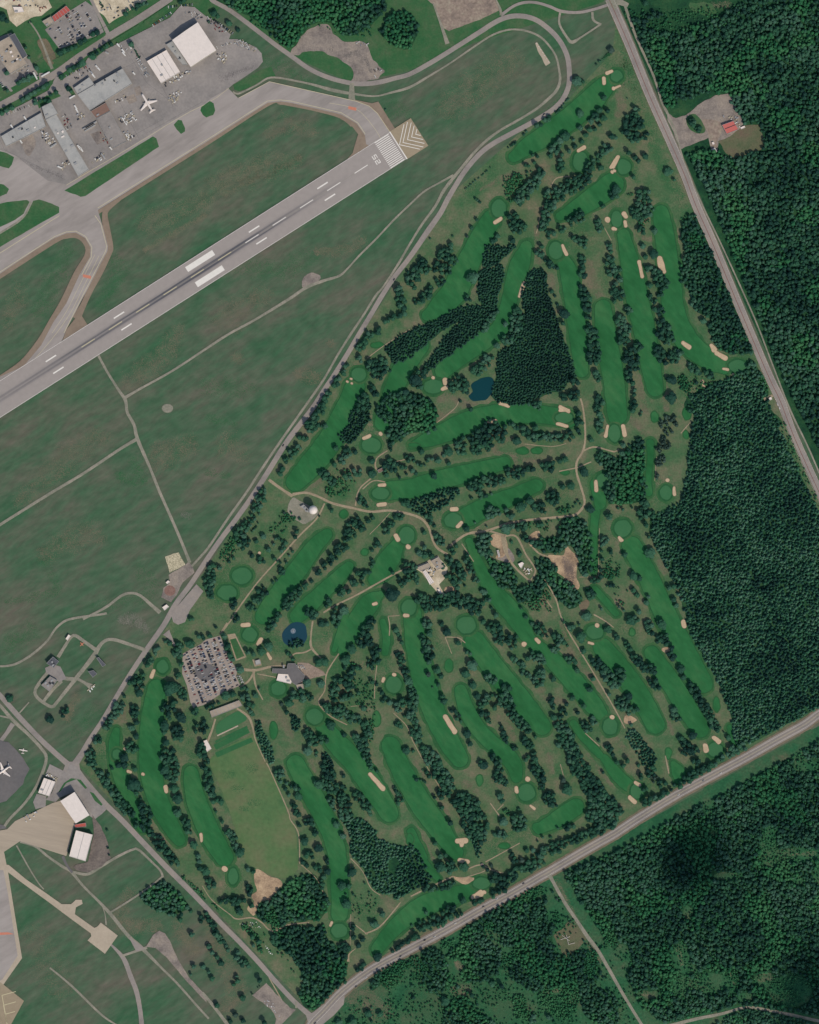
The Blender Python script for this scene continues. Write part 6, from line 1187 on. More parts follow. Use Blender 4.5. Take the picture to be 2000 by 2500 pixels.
# rows and clumps of trees: x,y,width strokes per tile; a leading c = conifers, s = low bushes, p = greyish
CL = {(2,0):'1160,1000,50 1215,985,44;1050,1060,50 1130,1030,50;1230,1250,100 1190,1285,80;1280,1320,40 1275,1400,50 1270,1440,50;1110,1450,70 1060,1540,100 980,1620,110 920,1680,100;s820,1600,50 850,1680,60;1660,1260,90 1600,1320,60 1520,1400,60 1500,1470,90 1430,1540,130 1340,1580,140;1170,1650,90 1250,1640,120 1200,1700,110;1725,1630,100;560,1680,24 610,1715,26;450,1610,12 560,1520,12 705,1390,12;820,1250,16 905,1190,22;s1490,630,8 1590,525,10 1690,450,40;1240,950,24 1340,830,16;s900,1500,110 860,1580,90',
 (3,0):'180,940,70 190,1080,140 160,1150,120 230,1130,110;130,1000,80 90,1100,70;240,1640,120 250,1725,130;650,1020,70 700,1090,50;s140,1640,60',
 (2,1):'870,110,80 900,190,110 965,180,70;760,270,60 720,315,50;880,290,40;1160,20,110 1130,130,100 1120,210,80;1190,250,80;1290,205,60;1360,140,80 1440,100,90;1585,145,70 1605,215,70;1395,290,50 1455,310,80 1485,350,50;1105,370,45 1105,430,45;1160,480,60 1230,530,60;1455,440,50 1465,510,50;1462,580,65;1450,700,50 1490,790,90 1500,880,80;1490,945,40 1545,955,45;1500,1020,50;1500,1065,60 1550,1070,80 1550,1180,110 1555,1310,100;1590,1460,60;1680,340,45 1685,430,60 1700,540,80 1720,600,60;1725,700,50 1725,820,50;1590,1630,70 1600,1700,80;360,350,60 270,430,90 370,470,70;120,520,120 60,580,110 20,640,100;230,530,90 320,550,80;250,650,80;180,720,70 130,780,70;70,810,80;40,700,70;500,800,70;730,900,60 680,980,60 620,1060,30;1300,1630,60 1390,1600,100;1390,1490,60;990,1690,40 1080,1690,80;520,1710,40;60,1500,110 100,1420,80;660,1310,100;560,1400,90 620,1370,80;390,1530,110 440,1470,80 480,1570,60;1060,1690,60;c1010,600,40 1060,560,50;830,1140,110;915,900,90 880,980,90 900,1040,110',
 (1,1):'1640,720,60 1650,810,90 1670,860,60;1540,990,60 1600,950,60 1690,920,60;1370,1110,60 1480,1060,40;1300,1200,60 1350,1170,50;1300,1300,60;1190,1350,50 1160,1430,50;1130,1470,50 1090,1520,40;1040,1600,50 1000,1650,60 985,1700,70;1720,590,60;1350,1640,100 1310,1710,90;1400,1530,50 1440,1600,50;1670,1700,70;1420,1360,130 1500,1360,120 1460,1430,90',
 (3,1):'240,50,190;s240,130,110;230,220,70;280,530,55 370,600,90 410,680,110;310,780,60 350,810,50;390,755,50;380,900,90;390,1000,80 430,1070,120 460,1140,110;370,1240,90 450,1300,100 540,1260,90;20,560,70 20,640,60;30,770,120;120,900,80;50,970,70 80,1060,110 80,1150,90;200,1200,80 140,1280,130 170,1350,110;130,1420,70 140,1500,60;170,1680,60;640,1350,60 700,1400,60 810,1430,70;790,1030,40;s580,1480,100 620,1560,60;s700,320,110 660,260,70;s1240,1460,60 1280,1560,50',
 (1,2):'940,60,80 980,20,50;900,140,110;1000,140,60;900,190,40;840,240,50;790,310,60 735,370,60;690,430,50 725,400,40;500,690,60 450,780,90 430,850,60;400,910,60 350,980,90 290,1050,80 340,1110,90 310,1170,60;460,945,14 430,990,14 395,1035,14;1240,370,80;1200,340,50;1170,400,60 1150,440,50;1090,475,35;1280,520,80;1205,565,70;1010,550,80;1070,610,80;1480,390,40;1560,480,130 1640,490,60;1700,420,60;1580,335,50;1540,60,80;1310,740,60 1350,800,80;1700,800,70;s700,900,90 640,960,40;s690,1000,24 660,1040,24;790,1030,36;610,1080,36 600,1110,26;700,1120,36 660,1170,40 630,1190,30;590,1250,44;650,1360,66;500,1520,80 460,1580,70;400,1660,90 440,1620,60;250,1620,60 250,1660,50;70,1380,90 40,1450,110 50,1550,80;120,1330,50 60,1340,60;460,1250,45 485,1290,50;1640,900,70;1580,960,60 1530,1030,60;1460,1140,60;1220,950,60 1310,930,60;1320,980,90;1230,1040,100;1190,1100,50;1130,1160,60 1190,1175,40;1120,1230,60 1060,1250,70;1030,1310,80 1020,1350,60;960,1380,60;850,1480,50 790,1540,70 730,1600,80 690,1660,80;1410,1290,50 1410,1320,40;1370,1370,60 1310,1400,60;1260,1455,60;1140,1570,50;1040,1640,90;1100,1680,50;1585,1385,50;1665,1470,60;1710,1330,110 1720,1420,80;890,1700,80;s1120,640,130 1060,700,90 1180,670,80;s250,1100,90 150,1230,60;550,1170,30 570,1210,30;1540,1640,0',
 (2,2):'690,160,160 640,210,140 580,270,150 560,360,80;430,310,110 440,350,90;660,300,100;770,250,80;850,130,50;890,160,50;960,180,70 1000,205,60;1000,240,40 1060,235,60 1150,235,70 1250,235,60 1350,230,80;1425,50,60 1425,120,60;1430,200,60;1610,40,60 1610,110,60 1600,170,50;1130,480,60 1190,480,80;830,530,80 900,540,100 960,510,60 1060,510,40;520,650,70 600,620,90 700,600,100 770,600,70;600,720,90;c10,800,60 100,770,60 200,730,70 300,700,80 400,690,70;c40,860,60 180,840,90 280,800,60 360,740,50;190,960,60 150,900,40;180,420,70;40,530,50;20,420,80;1210,750,120;1060,830,60 1110,790,60;1130,865,50;820,840,40;690,870,110 750,870,60;850,890,60;560,955,24;960,980,90 890,980,60;1100,970,50;1690,690,90 1700,760,60;1690,900,60;1640,1100,90 1620,1140,60;1620,1180,50;1610,1270,45;1610,1340,40;1700,1200,50;230,1060,60;270,1130,80;180,1110,30;130,1155,40;370,1170,80;90,1210,60 170,1220,60;310,1230,50 350,1280,60;480,1220,30 490,1280,50 520,1360,55;560,1440,55;630,1540,70;660,1610,70;400,1340,110 430,1420,90 330,1410,60;c290,1340,30 280,1290,30;100,1600,110 200,1650,130 350,1600,140 450,1620,110 550,1640,100;20,1350,100 60,1440,70;950,1090,80;1560,1450,70;1530,1560,90;1700,1480,60;640,1110,110;600,1180,70 660,1220,80;c460,1480,30;400,1480,60;s1340,840,60 1270,860,60;s1060,1640,130;s1160,1570,80;s930,970,0;550,1700,110 600,1660,70;900,1500,0;1000,1110,40 1090,1140,50;930,1210,60;860,1110,30;s1680,1380,110;s1500,1530,60',
 (3,2):'p410,130,70 470,70,70 510,110,60;p390,240,60 450,200,90;p370,350,60 430,300,80;p370,450,70 410,420,60;p360,550,50 340,600,30;160,1400,70;190,1560,50;s110,1520,30;s30,1400,40 30,1330,20;s60,1640,60;p90,1520,20;260,800,80 230,900,60 330,880,60;270,960,50',
 (0,3):'530,830,70 570,810,60;1415,240,60;1500,260,80 1530,300,70;1490,340,80;1630,30,30 1580,60,30;1700,190,60;1330,300,50 1270,380,50 1250,430,50;1210,500,50 1210,550,40;1140,570,100 1200,610,50;1000,780,110 930,850,110 890,930,100;1130,790,60 1150,840,90 1090,850,40;825,1060,80 850,1080,40;1120,1120,100;750,1170,100 780,1240,80;840,1340,70 900,1420,70 960,1490,70 1030,1590,80 1100,1680,80;1160,1490,80;1220,1630,100 1240,1710,110;1500,520,50;1500,610,80 1550,690,80;1480,740,70;1400,790,80 1460,790,60;1430,860,60;1490,970,90 1500,1040,80;1400,1190,100 1440,1260,130 1450,1360,120;1650,820,60;1680,960,100;1730,890,50;1700,1100,70 1700,1180,70;1720,1280,50;800,1290,40;s1090,1260,40;s1200,520,50',
 (0,4):'1140,30,40 1200,60,60 1270,110,60 1340,190,100 1390,260,70 1440,320,70 1495,380,60;1250,20,80;1560,30,80 1590,80,60;1700,420,70 1725,440,60;s1540,480,36 1620,560,36 1725,660,36;1710,840,70;s900,110,20',
 (1,3):'150,170,34 175,250,36 200,290,38 230,390,36;590,60,90 540,130,50;620,20,60;700,335,40 740,380,50;c720,250,60 790,240,90;330,600,50 330,640,40;340,700,70 380,760,80;360,620,30;20,790,36 80,760,36 130,745,26;740,690,60 800,680,110 870,700,80;c730,860,50 770,900,90 770,950,70;880,1000,80 890,1060,90 1010,1060,70;c450,910,50 470,1000,80 500,1080,90 540,1170,90 555,1220,70;400,830,40;10,900,50 10,1010,40;10,1180,60 20,1300,60 40,1430,80 50,1500,70;90,1570,50;630,1330,80 640,1390,90;740,1440,50 800,1470,40;740,1600,40 775,1690,50;1410,40,60 1370,120,80 1350,180,100 1380,230,90 1320,240,80;1440,310,80 1450,390,80;1390,400,60 1410,460,50;1110,30,90 1120,90,60;1180,450,50;1250,470,60 1220,520,90;1120,560,80 1100,640,80 1100,700,70;1210,600,100;1300,650,40;1170,700,50 1240,680,40;1000,760,50 1070,810,90 1160,820,110 1190,890,110 1280,880,90;1360,950,90 1380,1010,100;1280,1040,80 1330,1100,100 1350,1150,70;1370,1210,80 1400,1270,60 1420,1300,30;1430,580,70;1620,330,40 1660,330,30;1650,380,45 1670,450,50 1690,490,50;1725,640,50;1620,780,80 1690,740,80;1640,940,70;1700,860,60;1600,1480,50 1640,1560,70;1290,1520,80 1340,1590,80 1400,1670,60;c1020,1210,90 1050,1270,80;1010,1220,80 1050,1320,110 1050,1450,110 1150,1490,90 1180,1590,110 1190,1700,110;1070,1570,80 1090,1640,40;870,10,50 930,10,50;s1330,620,0;s1300,760,60;s1400,930,80 1400,1040,60;s1060,690,50 1100,540,50;s1240,420,50;260,30,60;s40,1340,30;500,640,0;s700,1420,40;870,570,30',
 (2,3):'150,60,70 160,110,70;120,210,70 150,300,110 180,380,80;280,90,60;730,20,50;690,100,80 740,140,100;750,220,70 820,240,90 880,210,80 870,270,60;650,520,50 715,560,60;790,610,40 845,640,60;360,800,30 410,860,50 435,905,34;690,720,120 620,830,70 800,720,120 850,800,100;610,760,60;670,900,60;900,880,100 950,930,90 990,960,70;785,1010,50 820,1060,50;970,1060,60 1010,1100,90;1040,1170,50 1050,1230,60 1070,1290,100 1110,1370,80 1130,1430,70;700,1190,60 750,1250,60;760,1320,80 740,1380,70 800,1410,60;880,370,50 900,400,50 960,440,45;950,490,60 1010,525,50;1050,350,90 1125,400,70;1110,490,90 1080,580,110;1050,80,60 1100,130,90 1130,180,60;1240,210,100 1310,240,60;1235,300,80;1320,380,50 1395,400,50;1200,710,45 1215,790,45;1290,810,50 1290,880,70 1240,960,60;1290,960,120 1330,1060,130 1380,1150,120 1400,1260,130 1480,1350,140 1530,1450,160 1600,1550,180 1600,1690,220;s1270,1060,60 1290,1120,40;1180,1550,110 1215,1600,70;s1110,1460,60;1460,920,60 1510,970,60;1545,900,70 1550,940,50;1680,1130,60 1690,1180,50;1560,400,80 1620,450,110 1690,530,90 1700,610,60;1690,690,60;1360,110,50;20,620,70 30,720,90 40,830,80 50,900,70;60,1000,120 60,1070,90;120,1140,70 170,1180,120 200,1280,150 270,1380,150 320,1440,130 290,1500,120;100,1395,24 135,1415,20;450,1570,160 500,1630,210;370,1590,80;900,1700,70 940,1700,50;s820,1670,60;s1160,1060,0;570,1010,0',
 (3,3):'130,30,60 190,50,60;280,90,90 300,150,60;410,220,120 400,190,90;480,310,60 500,370,70;570,480,40;630,580,50 670,630,60 720,700,70 750,760,70 790,840,80 825,900,80 860,970,70;10,160,40 10,190,40;90,240,40 150,290,60;180,370,90 210,420,80;250,450,50 320,460,80;310,560,80 350,610,70;40,500,110 20,590,70;60,740,110 130,810,80;190,800,40;490,850,50 540,880,60;570,1050,80;610,1140,110 690,1150,70;680,1240,70;c150,1020,120 220,1110,130 290,1220,150;310,1320,110;390,1420,90;p330,1380,80;230,1370,60;260,1480,50;990,1130,50;260,1590,70 400,1530,60 550,1430,60 700,1330,70 850,1260,60 930,1200,50 1080,1120,70;0,1580,80;-60,1630,90 60,1660,70;s960,1040,30;150,40,0;s40,1680,0;600,1350,0',
 (1,4):'870,20,70 920,50,50;935,110,50;800,40,40;860,320,70 900,300,50 850,370,60;1030,320,26 1030,375,30;950,410,70;1000,500,40 990,570,40;60,550,90 40,520,60;150,690,60 230,690,70 340,680,50;300,775,70;375,590,80 400,620,50;s200,680,50;200,110,60 240,160,70 285,270,50;20,790,50 80,930,50 130,1010,60 200,1080,50;270,1140,44 310,1190,70 350,1230,50;590,1010,70;1330,1240,50 1290,1280,50;1180,1400,50 1250,1340,50;1200,1070,80;1200,1060,40;1660,1160,0;s1560,1350,170 1640,1250,160;s560,820,120 640,1000,60;s340,910,60 440,1000,60 470,1100,60;s50,690,24 120,770,24;440,1420,12 500,1385,12;1350,1230,0 ;1720,1030,50 1640,1090,50 1560,1150,40;1260,910,40',
 (2,4):'1725,10,90 1600,90,90 1450,140,80 1300,210,90 1150,265,90;1100,330,110 950,430,90 850,480,100 790,560,80 710,630,50;640,680,36 550,700,44;720,490,90;920,40,140;930,90,60;730,120,40 800,130,70;860,310,50 885,350,50;340,420,110 340,390,80;310,560,90 360,540,60;150,590,70 230,580,36;350,750,70;100,930,60 200,890,60 310,850,60 430,790,50;20,1020,40 60,980,60;c530,150,60 570,240,60 580,300,50;550,20,210 540,90,180 620,60,120;600,150,100;1330,60,60;s1230,800,60 1250,860,60;s670,900,90 640,940,70;s1000,650,130 1100,600,80;s1700,1000,110 1640,1080,60;s1540,1150,130 1520,1280,120;s50,1200,120 120,1250,80;s60,1320,100;s310,1050,90;s800,1150,60 800,1250,60 900,1110,60;s1350,1500,180 1300,1620,150 1150,1500,150;s920,1530,130 960,1640,130;1040,1690,60;1180,1680,50;s1700,1650,80',
 (0,0):'900,400,0;1050,115,40 1240,20,30;160,700,36 270,650,36;270,180,16 230,200,12;350,40,10 420,60,10;850,20,16 870,60,14;s100,700,10;20,160,60;310,850,40 400,850,40;1500,40,30 1560,10,30;1110,370,16 1180,500,12'}
KR = {'b': (4.2, 7.0, 7.2), 'c': (3.2, 4.5, 5.9), 's': (1.6, 3.2, 5.2), 'p': (3.0, 4.6, 7.2)}
for key, s in CL.items():
    for q in s.split(';'):
        k = 'b'
        if q[0] in 'csp': k, q = q[0], q[1:]
        pts = P(*key, q)
        if pts[0][2] <= 0: continue
        if len(pts) == 1: pts = [(pts[0][0] - .6, pts[0][1], pts[0][2]), (pts[0][0] + .6, pts[0][1], pts[0][2])]
        ol = stroke_outline(pts, None, True, True, 1.5, -1.2)
        r0, r1, sp = KR[k]; wmin = min(p[2] for p in pts)
        if wmin < 9: r0, r1, sp = min(r0, wmin * .45), min(r1, wmin * .66), max(wmin * .8, 2.6)
        fill(ol, k, r0, r1, sp, f=.54)
# woods and plantations
FOREST = []
def tint_kinds(items, f, thr):
    out = []
    for (a, b, r, k) in items:
        if k == 'b' and noise.noise(Vector((a * f, b * f, 9))) + rr.uniform(-.12, .12) > thr: k = 's'
        out.append((a, b, r, k))
    return out
def wood(c, r, s, k, keep=1.0, holes=(), floor=True, amp=4, size=None):
    pl = P(c, r, s) if c is not None else s
    if floor: surface('forest_floor', pl, M['floor'], 2.5, amp=amp)
    r0, r1, sp = size or {'c': (2.9, 4.1, 5.9), 'b': (3.4, 5.6, 7.6), 's': (1.4, 3.0, 5.0), 'q': (2.9, 3.9, 4.7)}[k]
    q = [wob(p, amp) for p in spline([p[:2] for p in pl], True)]
    fill(q, k, r0, r1, sp, keep, FOREST, holes=holes)
for a in [(2,1,'640,340 700,340 800,355 870,330 900,360 800,440 740,500 650,540 620,470','q'),(2,1,'600,560 700,540 780,500 790,640 740,800 740,900 690,940 600,850 570,700','q'),
 (2,1,'-200,1200 -85,1100 0,1060 80,1020 200,990 340,900 480,850 580,850 650,930 690,940 690,1000 600,1080 400,1230 250,1340 130,1430 110,1390 200,1250 330,1080 430,980 300,1050 120,1200 0,1300 -120,1340 -170,1290','q'),
 (2,1,'1010,590 1080,530 1150,580 1160,700 1200,850 1240,960 1300,1120 1360,1290 1400,1450 1350,1480 1280,1560 1150,1600 1000,1660 900,1690 720,1650 700,1560 720,1450 740,1290 790,1210 860,1180 850,1060 920,980 970,900 950,820 950,700','q'),
 (2,2,'-250,-80 -100,-150 120,-120 220,-20 220,120 150,190 20,200 -170,310 -180,150 -280,20','b'),(1,2,'1240,0 1380,0 1370,100 1290,230 1220,290 1140,250 1130,200 1200,150','q'),(1,1,'1320,1640 1380,1600 1390,1725 1250,1725','q'),
 (3,2,'-170,420 -110,350 0,400 60,370 130,300 220,230 260,350 260,500 270,650 240,760 150,790 0,800 -50,780 -60,650 -80,500','b'),
 (2,2,'560,1060 700,1060 690,1120 640,1200 740,1290 850,1310 900,1420 890,1500 760,1500 700,1380 620,1240 560,1110','b'),(2,2,'1070,1270 1160,1250 1250,1350 1250,1420 1330,1450 1450,1560 1440,1640 1350,1680 1260,1600 1150,1500 1120,1560 1000,1620 900,1600 880,1500 1000,1480 1080,1400','b'),
 (2,2,'1310,910 1430,910 1500,1000 1540,1100 1520,1370 1440,1390 1420,1250 1360,1150 1250,1200 1120,1200 1130,1080 1250,1080 1260,1010','b'),
 (1,4,'840,470 930,470 1000,600 1050,740 940,860 880,855 700,870 640,915 540,880 440,830 450,720 560,680 650,580 750,500','b'),
 (1,4,'680,900 880,910 1000,900 1030,1000 1120,1060 1200,1080 1200,1270 1130,1420 1040,1510 940,1600 880,1610 800,1520 820,1330 750,1180 680,1120 570,1050 600,950','b'),
 (0,4,'1200,620 1350,520 1430,560 1540,640 1590,740 1500,800 1440,810 1300,760 1210,690','b'),
 (1,0,'160,-30 1440,-30 1420,200 1240,300 1180,300 1090,230 1080,200 940,190 830,280 740,400 640,370 550,280 400,150 280,90','b',.93),(1,0,'1480,260 1560,120 1650,90 1725,100 1795,200 1750,390 1650,410 1530,340','b')]:
    wood(*a[:4], a[4] if len(a) > 4 else 1.0)
wood(1,4,'1200,0 1330,0 1440,100 1480,170 1640,220 1760,230 1870,420 1910,520 1760,600 1600,680 1570,620 1450,610 1330,420 1220,260 1240,180 1160,0','c',holes=[(500+1590/3.45,2000+390/3.45,12,22)], size=(3.0,4.6,6.8))
# eastern woods
EW = P(3,1,'600,110 700,100 820,400 960,700 1100,1020 1190,1230 1100,1260 960,1250 870,1200 800,1070 800,960 700,910 660,830 620,700 560,640 550,580 570,450 600,380 560,260')
surface('forest_floor', EW, M['floor'], 2.5, amp=4); fill([wob(p, 4) for p in spline([p[:2] for p in EW], True)], 'b', 3.2, 5.0, 7.0, .97, FOREST)
E1 = O('1330,40 1380,20 1440,60 1500,45 1600,-20 1780,-40 1780,970 1725,945 1640,775 1560,575 1480,385 1445,325 1500,312 1530,330 1560,330 1612,310 1600,262 1570,262 1552,240 1530,195 1470,200 1400,232 1365,140')
E1h = [(1735,10,40,30),(1630,60,46,20)]
fill([wob(p[:2], 3) for p in E1], 'b', 2.4, 6.2, 6.8, .96, FOREST, holes=E1h)
fill([wob(p[:2], 3) for p in EAST], 'c', 2.6, 5.4, 6.2, 1.0, FOREST)
fill(P(3,1,'1150,1300 1240,1430 1300,1600 1250,1640 1320,1725 1400,1860 1000,1860 620,1740 620,1600 700,1600 860,1500 960,1460 1080,1400 1130,1340'), 'b', 3.2, 4.8, 6.8, .97, FOREST)
surface('forest_floor', P(3,1,'1150,1300 1240,1430 1300,1600 1250,1640 1320,1725 1400,1860 1000,1860 620,1740 620,1600 700,1600 860,1500 960,1460 1080,1400 1130,1340'), M['floor'], 2.4, amp=4)
# southern woods with clearings
SW = O('1185,1838 1300,1790 1400,1735 1560,1650 1725,1560 1790,1520 1790,2120 1725,2140 1600,2120 1560,2115 1400,2156 1350,2120 1290,2000 1235,1915')
T4 = lambda x, y, rx, ry: (1500 + x / 3.45, 2000 + y / 3.45, rx / 3.45, ry / 3.45)
T3 = lambda x, y, rx, ry: (1500 + x / 3.45, 1500 + y / 3.45, rx / 3.45, ry / 3.45)
SH = [T4(560,1160,60,110),T4(640,1260,60,40),T4(800,1380,150,70),T4(1000,1370,50,80),T4(1270,1355,90,50),T4(1480,1450,160,110),T4(1560,300,190,50),T4(1330,330,70,60),T4(1300,190,60,110),T4(60,1180,70,110),T4(330,1480,60,30),T4(1560,520,40,40),T4(560,1400,60,80),
      T4(830,105,40,30),T4(1720,480,40,60),T3(1500,1150,70,60),T3(790,1560,40,120),T3(1620,1280,90,50),T4(960,480,110,30),T4(260,1480,50,30),T4(1100,1500,60,30),T4(620,790,40,50),T3(1640,1000,60,30),T3(1560,1210,40,60)]
SH = [(h[0], h[1], h[2] * 1.3, h[3] * 1.3) for h in SH]
fill([wob(p[:2], 3) for p in SW], 'b', 2.2, 5.6, 6.6, .93, FOREST, holes=SH)
fill(O('1500,2160 1560,2122 1595,2108 1640,2125 1725,2160 1760,2170 1760,2230 1480,2230'), 'b', 2.8, 4.6, 6.6, 1, FOREST)
surface('forest_floor', SW, M['floor'], 2.6, smooth=False, amp=4)
for h in SH:
    if h[2] > 9: surface('clearing', [wob((h[0] + h[2] * .92 * math.cos(a * .45), h[1] + h[3] * .92 * math.sin(a * .45)), 5) for a in range(14)], M['brushland'], 2.8)
for s in ('1560,1130,40 1570,1250,40', '1230,1350,60 1320,1340,40', '1500,300,30 1680,290,40', '980,1300,24 1010,1390,24', '240,1480,40 330,1490,30'): 
    soft('worn_patch', P(3,4,s.replace('1560,1130,40 1570,1250,40', '540,1080,50 570,1220,40')), 's_tan', 3, .9)
for a in ('700,740 760,690 900,650 1100,680 1150,720 1160,850 1230,900 1200,1000 1260,1130 1450,1100 1600,1200 1600,1330 1500,1400 1250,1430 1050,1450 850,1330 830,1200 900,1120 780,1060 760,980 600,860','440,930 600,850 620,980 750,1100 740,1300 560,1380 470,1360 420,1290 470,1230 420,1180 330,1180 340,1100 430,1060','100,1110 250,1090 300,1160 350,1380 260,1470 200,1470 110,1350','370,1520 460,1490 560,1600 700,1725 280,1740','1450,1400 1620,1430 1740,1480 1740,1760 1480,1650'):
    wood(2,4,a,'b',.92,size=(3.0,4.8,7.2))
wood(1,4,'1390,1400 1480,1260 1600,1230 1725,1200 1725,1260 1560,1300 1440,1440','b',.9,size=(3,4.6,7.4))
# bushy ground everywhere south and east of the roads
SHR = []
def brush(poly, keep, sp=6.5, r0=1.2, r1=2.9, k='s'):
    xs = [p[0] for p in poly]; ys = [p[1] for p in poly]; y = min(ys)
    while y < max(ys):
        x = min(xs)
        while x < max(xs):
            a, b = x + rr.uniform(-.5, .5) * sp, y + rr.uniform(-.5, .5) * sp
            d = noise.noise(Vector((a * .018, b * .018, 7)))
            if inside((a, b), poly) and rr.random() < keep * (1 + 1.8 * d):
                r = rr.uniform(r0, r1)
                if free(a, b, r, .7): put(a, b, r); SHR.append((a, b, r, k))
            x += sp
        y += sp
brush(O('690,2156 780,2085 900,2010 1160,1862 1330,2080 1345,2170 690,2180'), .42)
brush(O('700,2156 800,2090 920,2020 1160,1872 1300,2060 1345,2170 700,2180'), .07, 9, 3, 4.6, 'b')
brush(SW, .75, 5.5); brush(O('1310,20 1420,20 1560,10 1560,60 1400,230 1380,160'), .6)
brush(P(1,2,'1000,560 1250,440 1300,560 1200,760 1060,760 1000,700'), .3, 6); brush(P(1,2,'640,860 760,900 800,960 640,1000 520,1060'), .5, 5)
brush(P(1,2,'350,950 420,950 280,1200 150,1300 50,1400 150,1180'), .5, 6); brush(P(2,0,'780,1480 960,1500 940,1640 800,1640'), .7, 5)
brush(P(1,3,'1060,530 1430,540 1440,900 1400,1080 1260,900 1080,740'), .5, 6); brush(P(3,1,'560,60 640,60 820,420 640,400 560,240'), .5, 6)
brush(P(3,1,'540,1460 860,1440 860,1500 640,1600 540,1560'), .5, 6); brush(P(1,4,'1240,640 1450,620 1450,840 1250,860'), .25, 6); brush(P(3,2,'1380,100 1430,100 1725,760 1725,1200 1640,800 1500,420'), .5, 6)
brush(P(1,4,'260,860 540,900 700,1120 760,1300 480,1060'), .25, 7); brush(P(2,2,'880,950 1300,920 1250,1060 1060,1000 900,1000'), .5, 6); brush(P(2,2,'1000,1450 1140,1560 1250,1725 900,1620'), .6, 6)
brush(P(2,2,'1540,1250 1725,1200 1725,1520 1560,1440'), .4, 6); brush(P(3,2,'0,1280 60,1300 60,1700 0,1600'), .4, 6); brush(P(1,0,'160,0 1440,0 1420,300 1200,320 900,190 640,400 300,120'), .5, 6)
brush(O('0,1620 200,1640 200,1650 0,1650'), 0)
FOREST = [(a, b, r, 's' if k == 'b' and (noise.noise(Vector((a * .012, b * .012, 9))) + rr.uniform(-.15, .15) > (.0 if (a < 1250 and b < 400) else .24 if b < 1000 else .16)) else k) for (a, b, r, k) in FOREST]
# ---- the 300 largest crowns one by one, the rest as masses
ON = [t for t in TREES if 0 < t[0] < 2000 and 0 < t[1] < 2500]
ON.sort(key=lambda t: -t[2])
BIG = [t for t in ON if t[3] != 's'][:300]; bigset = set(BIG)
REST = [t for t in TREES if t not in bigset]
LM = [('the north loop green', 1506, 185), ('the largest hangar', 470, 110), ('the wide grey terminal', 255, 235), ('the farmhouse with the salmon roof', 1782, 312), ('the pond below the plantation', 1175, 948), ('the tip of the plantation triangle', 1315, 650),
      ('the fountain pond', 722, 1543), ('the grey-roofed clubhouse', 720, 1642), ('the clubhouse car park', 498, 1635), ('the white dome tower', 765, 1245), ('the beige depot yard', 1060, 1395), ('the excavation', 1395, 1380), ('the works yard', 1225, 1350), ('the driving range', 640, 1950), ('the sand pit', 650, 2165),
      ('the long range roof', 552, 1730), ('the ringed practice green', 591, 1406), ('the road junction by the hangars', 185, 1880), ('the fire training ground', 150, 1650), ('the southern crossroads', 765, 2490), ('the clover-shaped bunker', 1128, 2055), ('the side track off the southern road', 1342, 2140), ('the dog-leg bunkers by the eastern road', 1755, 860),
      ('the twin bunkers at the south-east green', 1735, 1815), ('the long bunker in mid-fairway', 1100, 1765), ('the slanting bunker of the wide fairway', 920, 1907), ('the green beside the clubhouse', 680, 1682), ('the dry grove clearing', 960, 2115), ('the wide rough with worn earth', 1245, 1780), ('the cart path bend', 1425, 1230), ('the eastern cart path fork', 1425, 1100), ('the north-west fairway green', 1220, 510),
      ('the two-bunker green near the spruce block', 1058, 945), ('the green with bunkers on both sides', 1400, 1070), ('the hidden eastern green', 1625, 1200), ('the round southern-hole green', 830, 2272), ('the westernmost fairway', 365, 1860), ('the airfield fence bend', 655, 1170), ('the green with round sand traps', 960, 1670), ('the large ringed green', 1139, 1527), ('the tee by the loop road', 1430, 200), ('the narrow strip fairway', 1450, 1350),
      ('the north central green', 1515, 410), ('the green near the salmon bunkers', 1418, 395), ('the southwest plantation', 400, 2190), ('the bunker pair on the eastern fairway', 1565, 655), ('the lower sand bunkers', 1130, 2185), ('the middle eastern tee', 1500, 925), ('the green cut by the watercourse path', 1110, 1275), ('the narrow hole by the brown rough', 1550, 1540), ('the last eastern fairway', 1680, 1600), ('the southern boundary trees', 1350, 2010)]
cnt = {}
DIRS = ['east', 'north-east', 'north', 'north-west', 'west', 'south-west', 'south', 'south-east']
info = []
for t in BIG:
    nm, lx, ly = min(LM, key=lambda q: math.dist(q[1:], t[:2])); d = math.dist((lx, ly), t[:2])
    k = int(((math.degrees(math.atan2(-(t[1] - ly), t[0] - lx)) + 360 + 22.5) % 360) // 45)
    info.append((nm, DIRS[k], d, t))
info.sort(key=lambda q: q[2])
for nm, dr, d, t in info:
    key = (nm, dr); cnt[key] = cnt.get(key, 0) + 1; i = cnt[key]
    size = 'big' if t[2] > 9.5 else 'broad' if t[2] > 7 else 'mid-sized'
    lab = f'{size} dark tree, {"nearest" if i == 1 else ORD[min(19, i - 1)] + " nearest"} {dr} of {nm}'
    x, y, r, k = t; X, Y = W(x, y); rm_ = r * S
    root = empty('tree', (X, Y, 0), rr.uniform(0, 6.28)); root['seed'] = 1
    root.scale = (rm_, rm_, rm_ * rr.uniform(.9, 1.15) * (1.1 if r < 6 else .85 if r < 9 else .62)); tag(root, lab, 'tree', 'trees on the golf course and airfield')
    link(bpy.data.objects.new('crown', rr.choice(CROWN[k])), root); link(bpy.data.objects.new('trunk', TRUNK[k]), root)

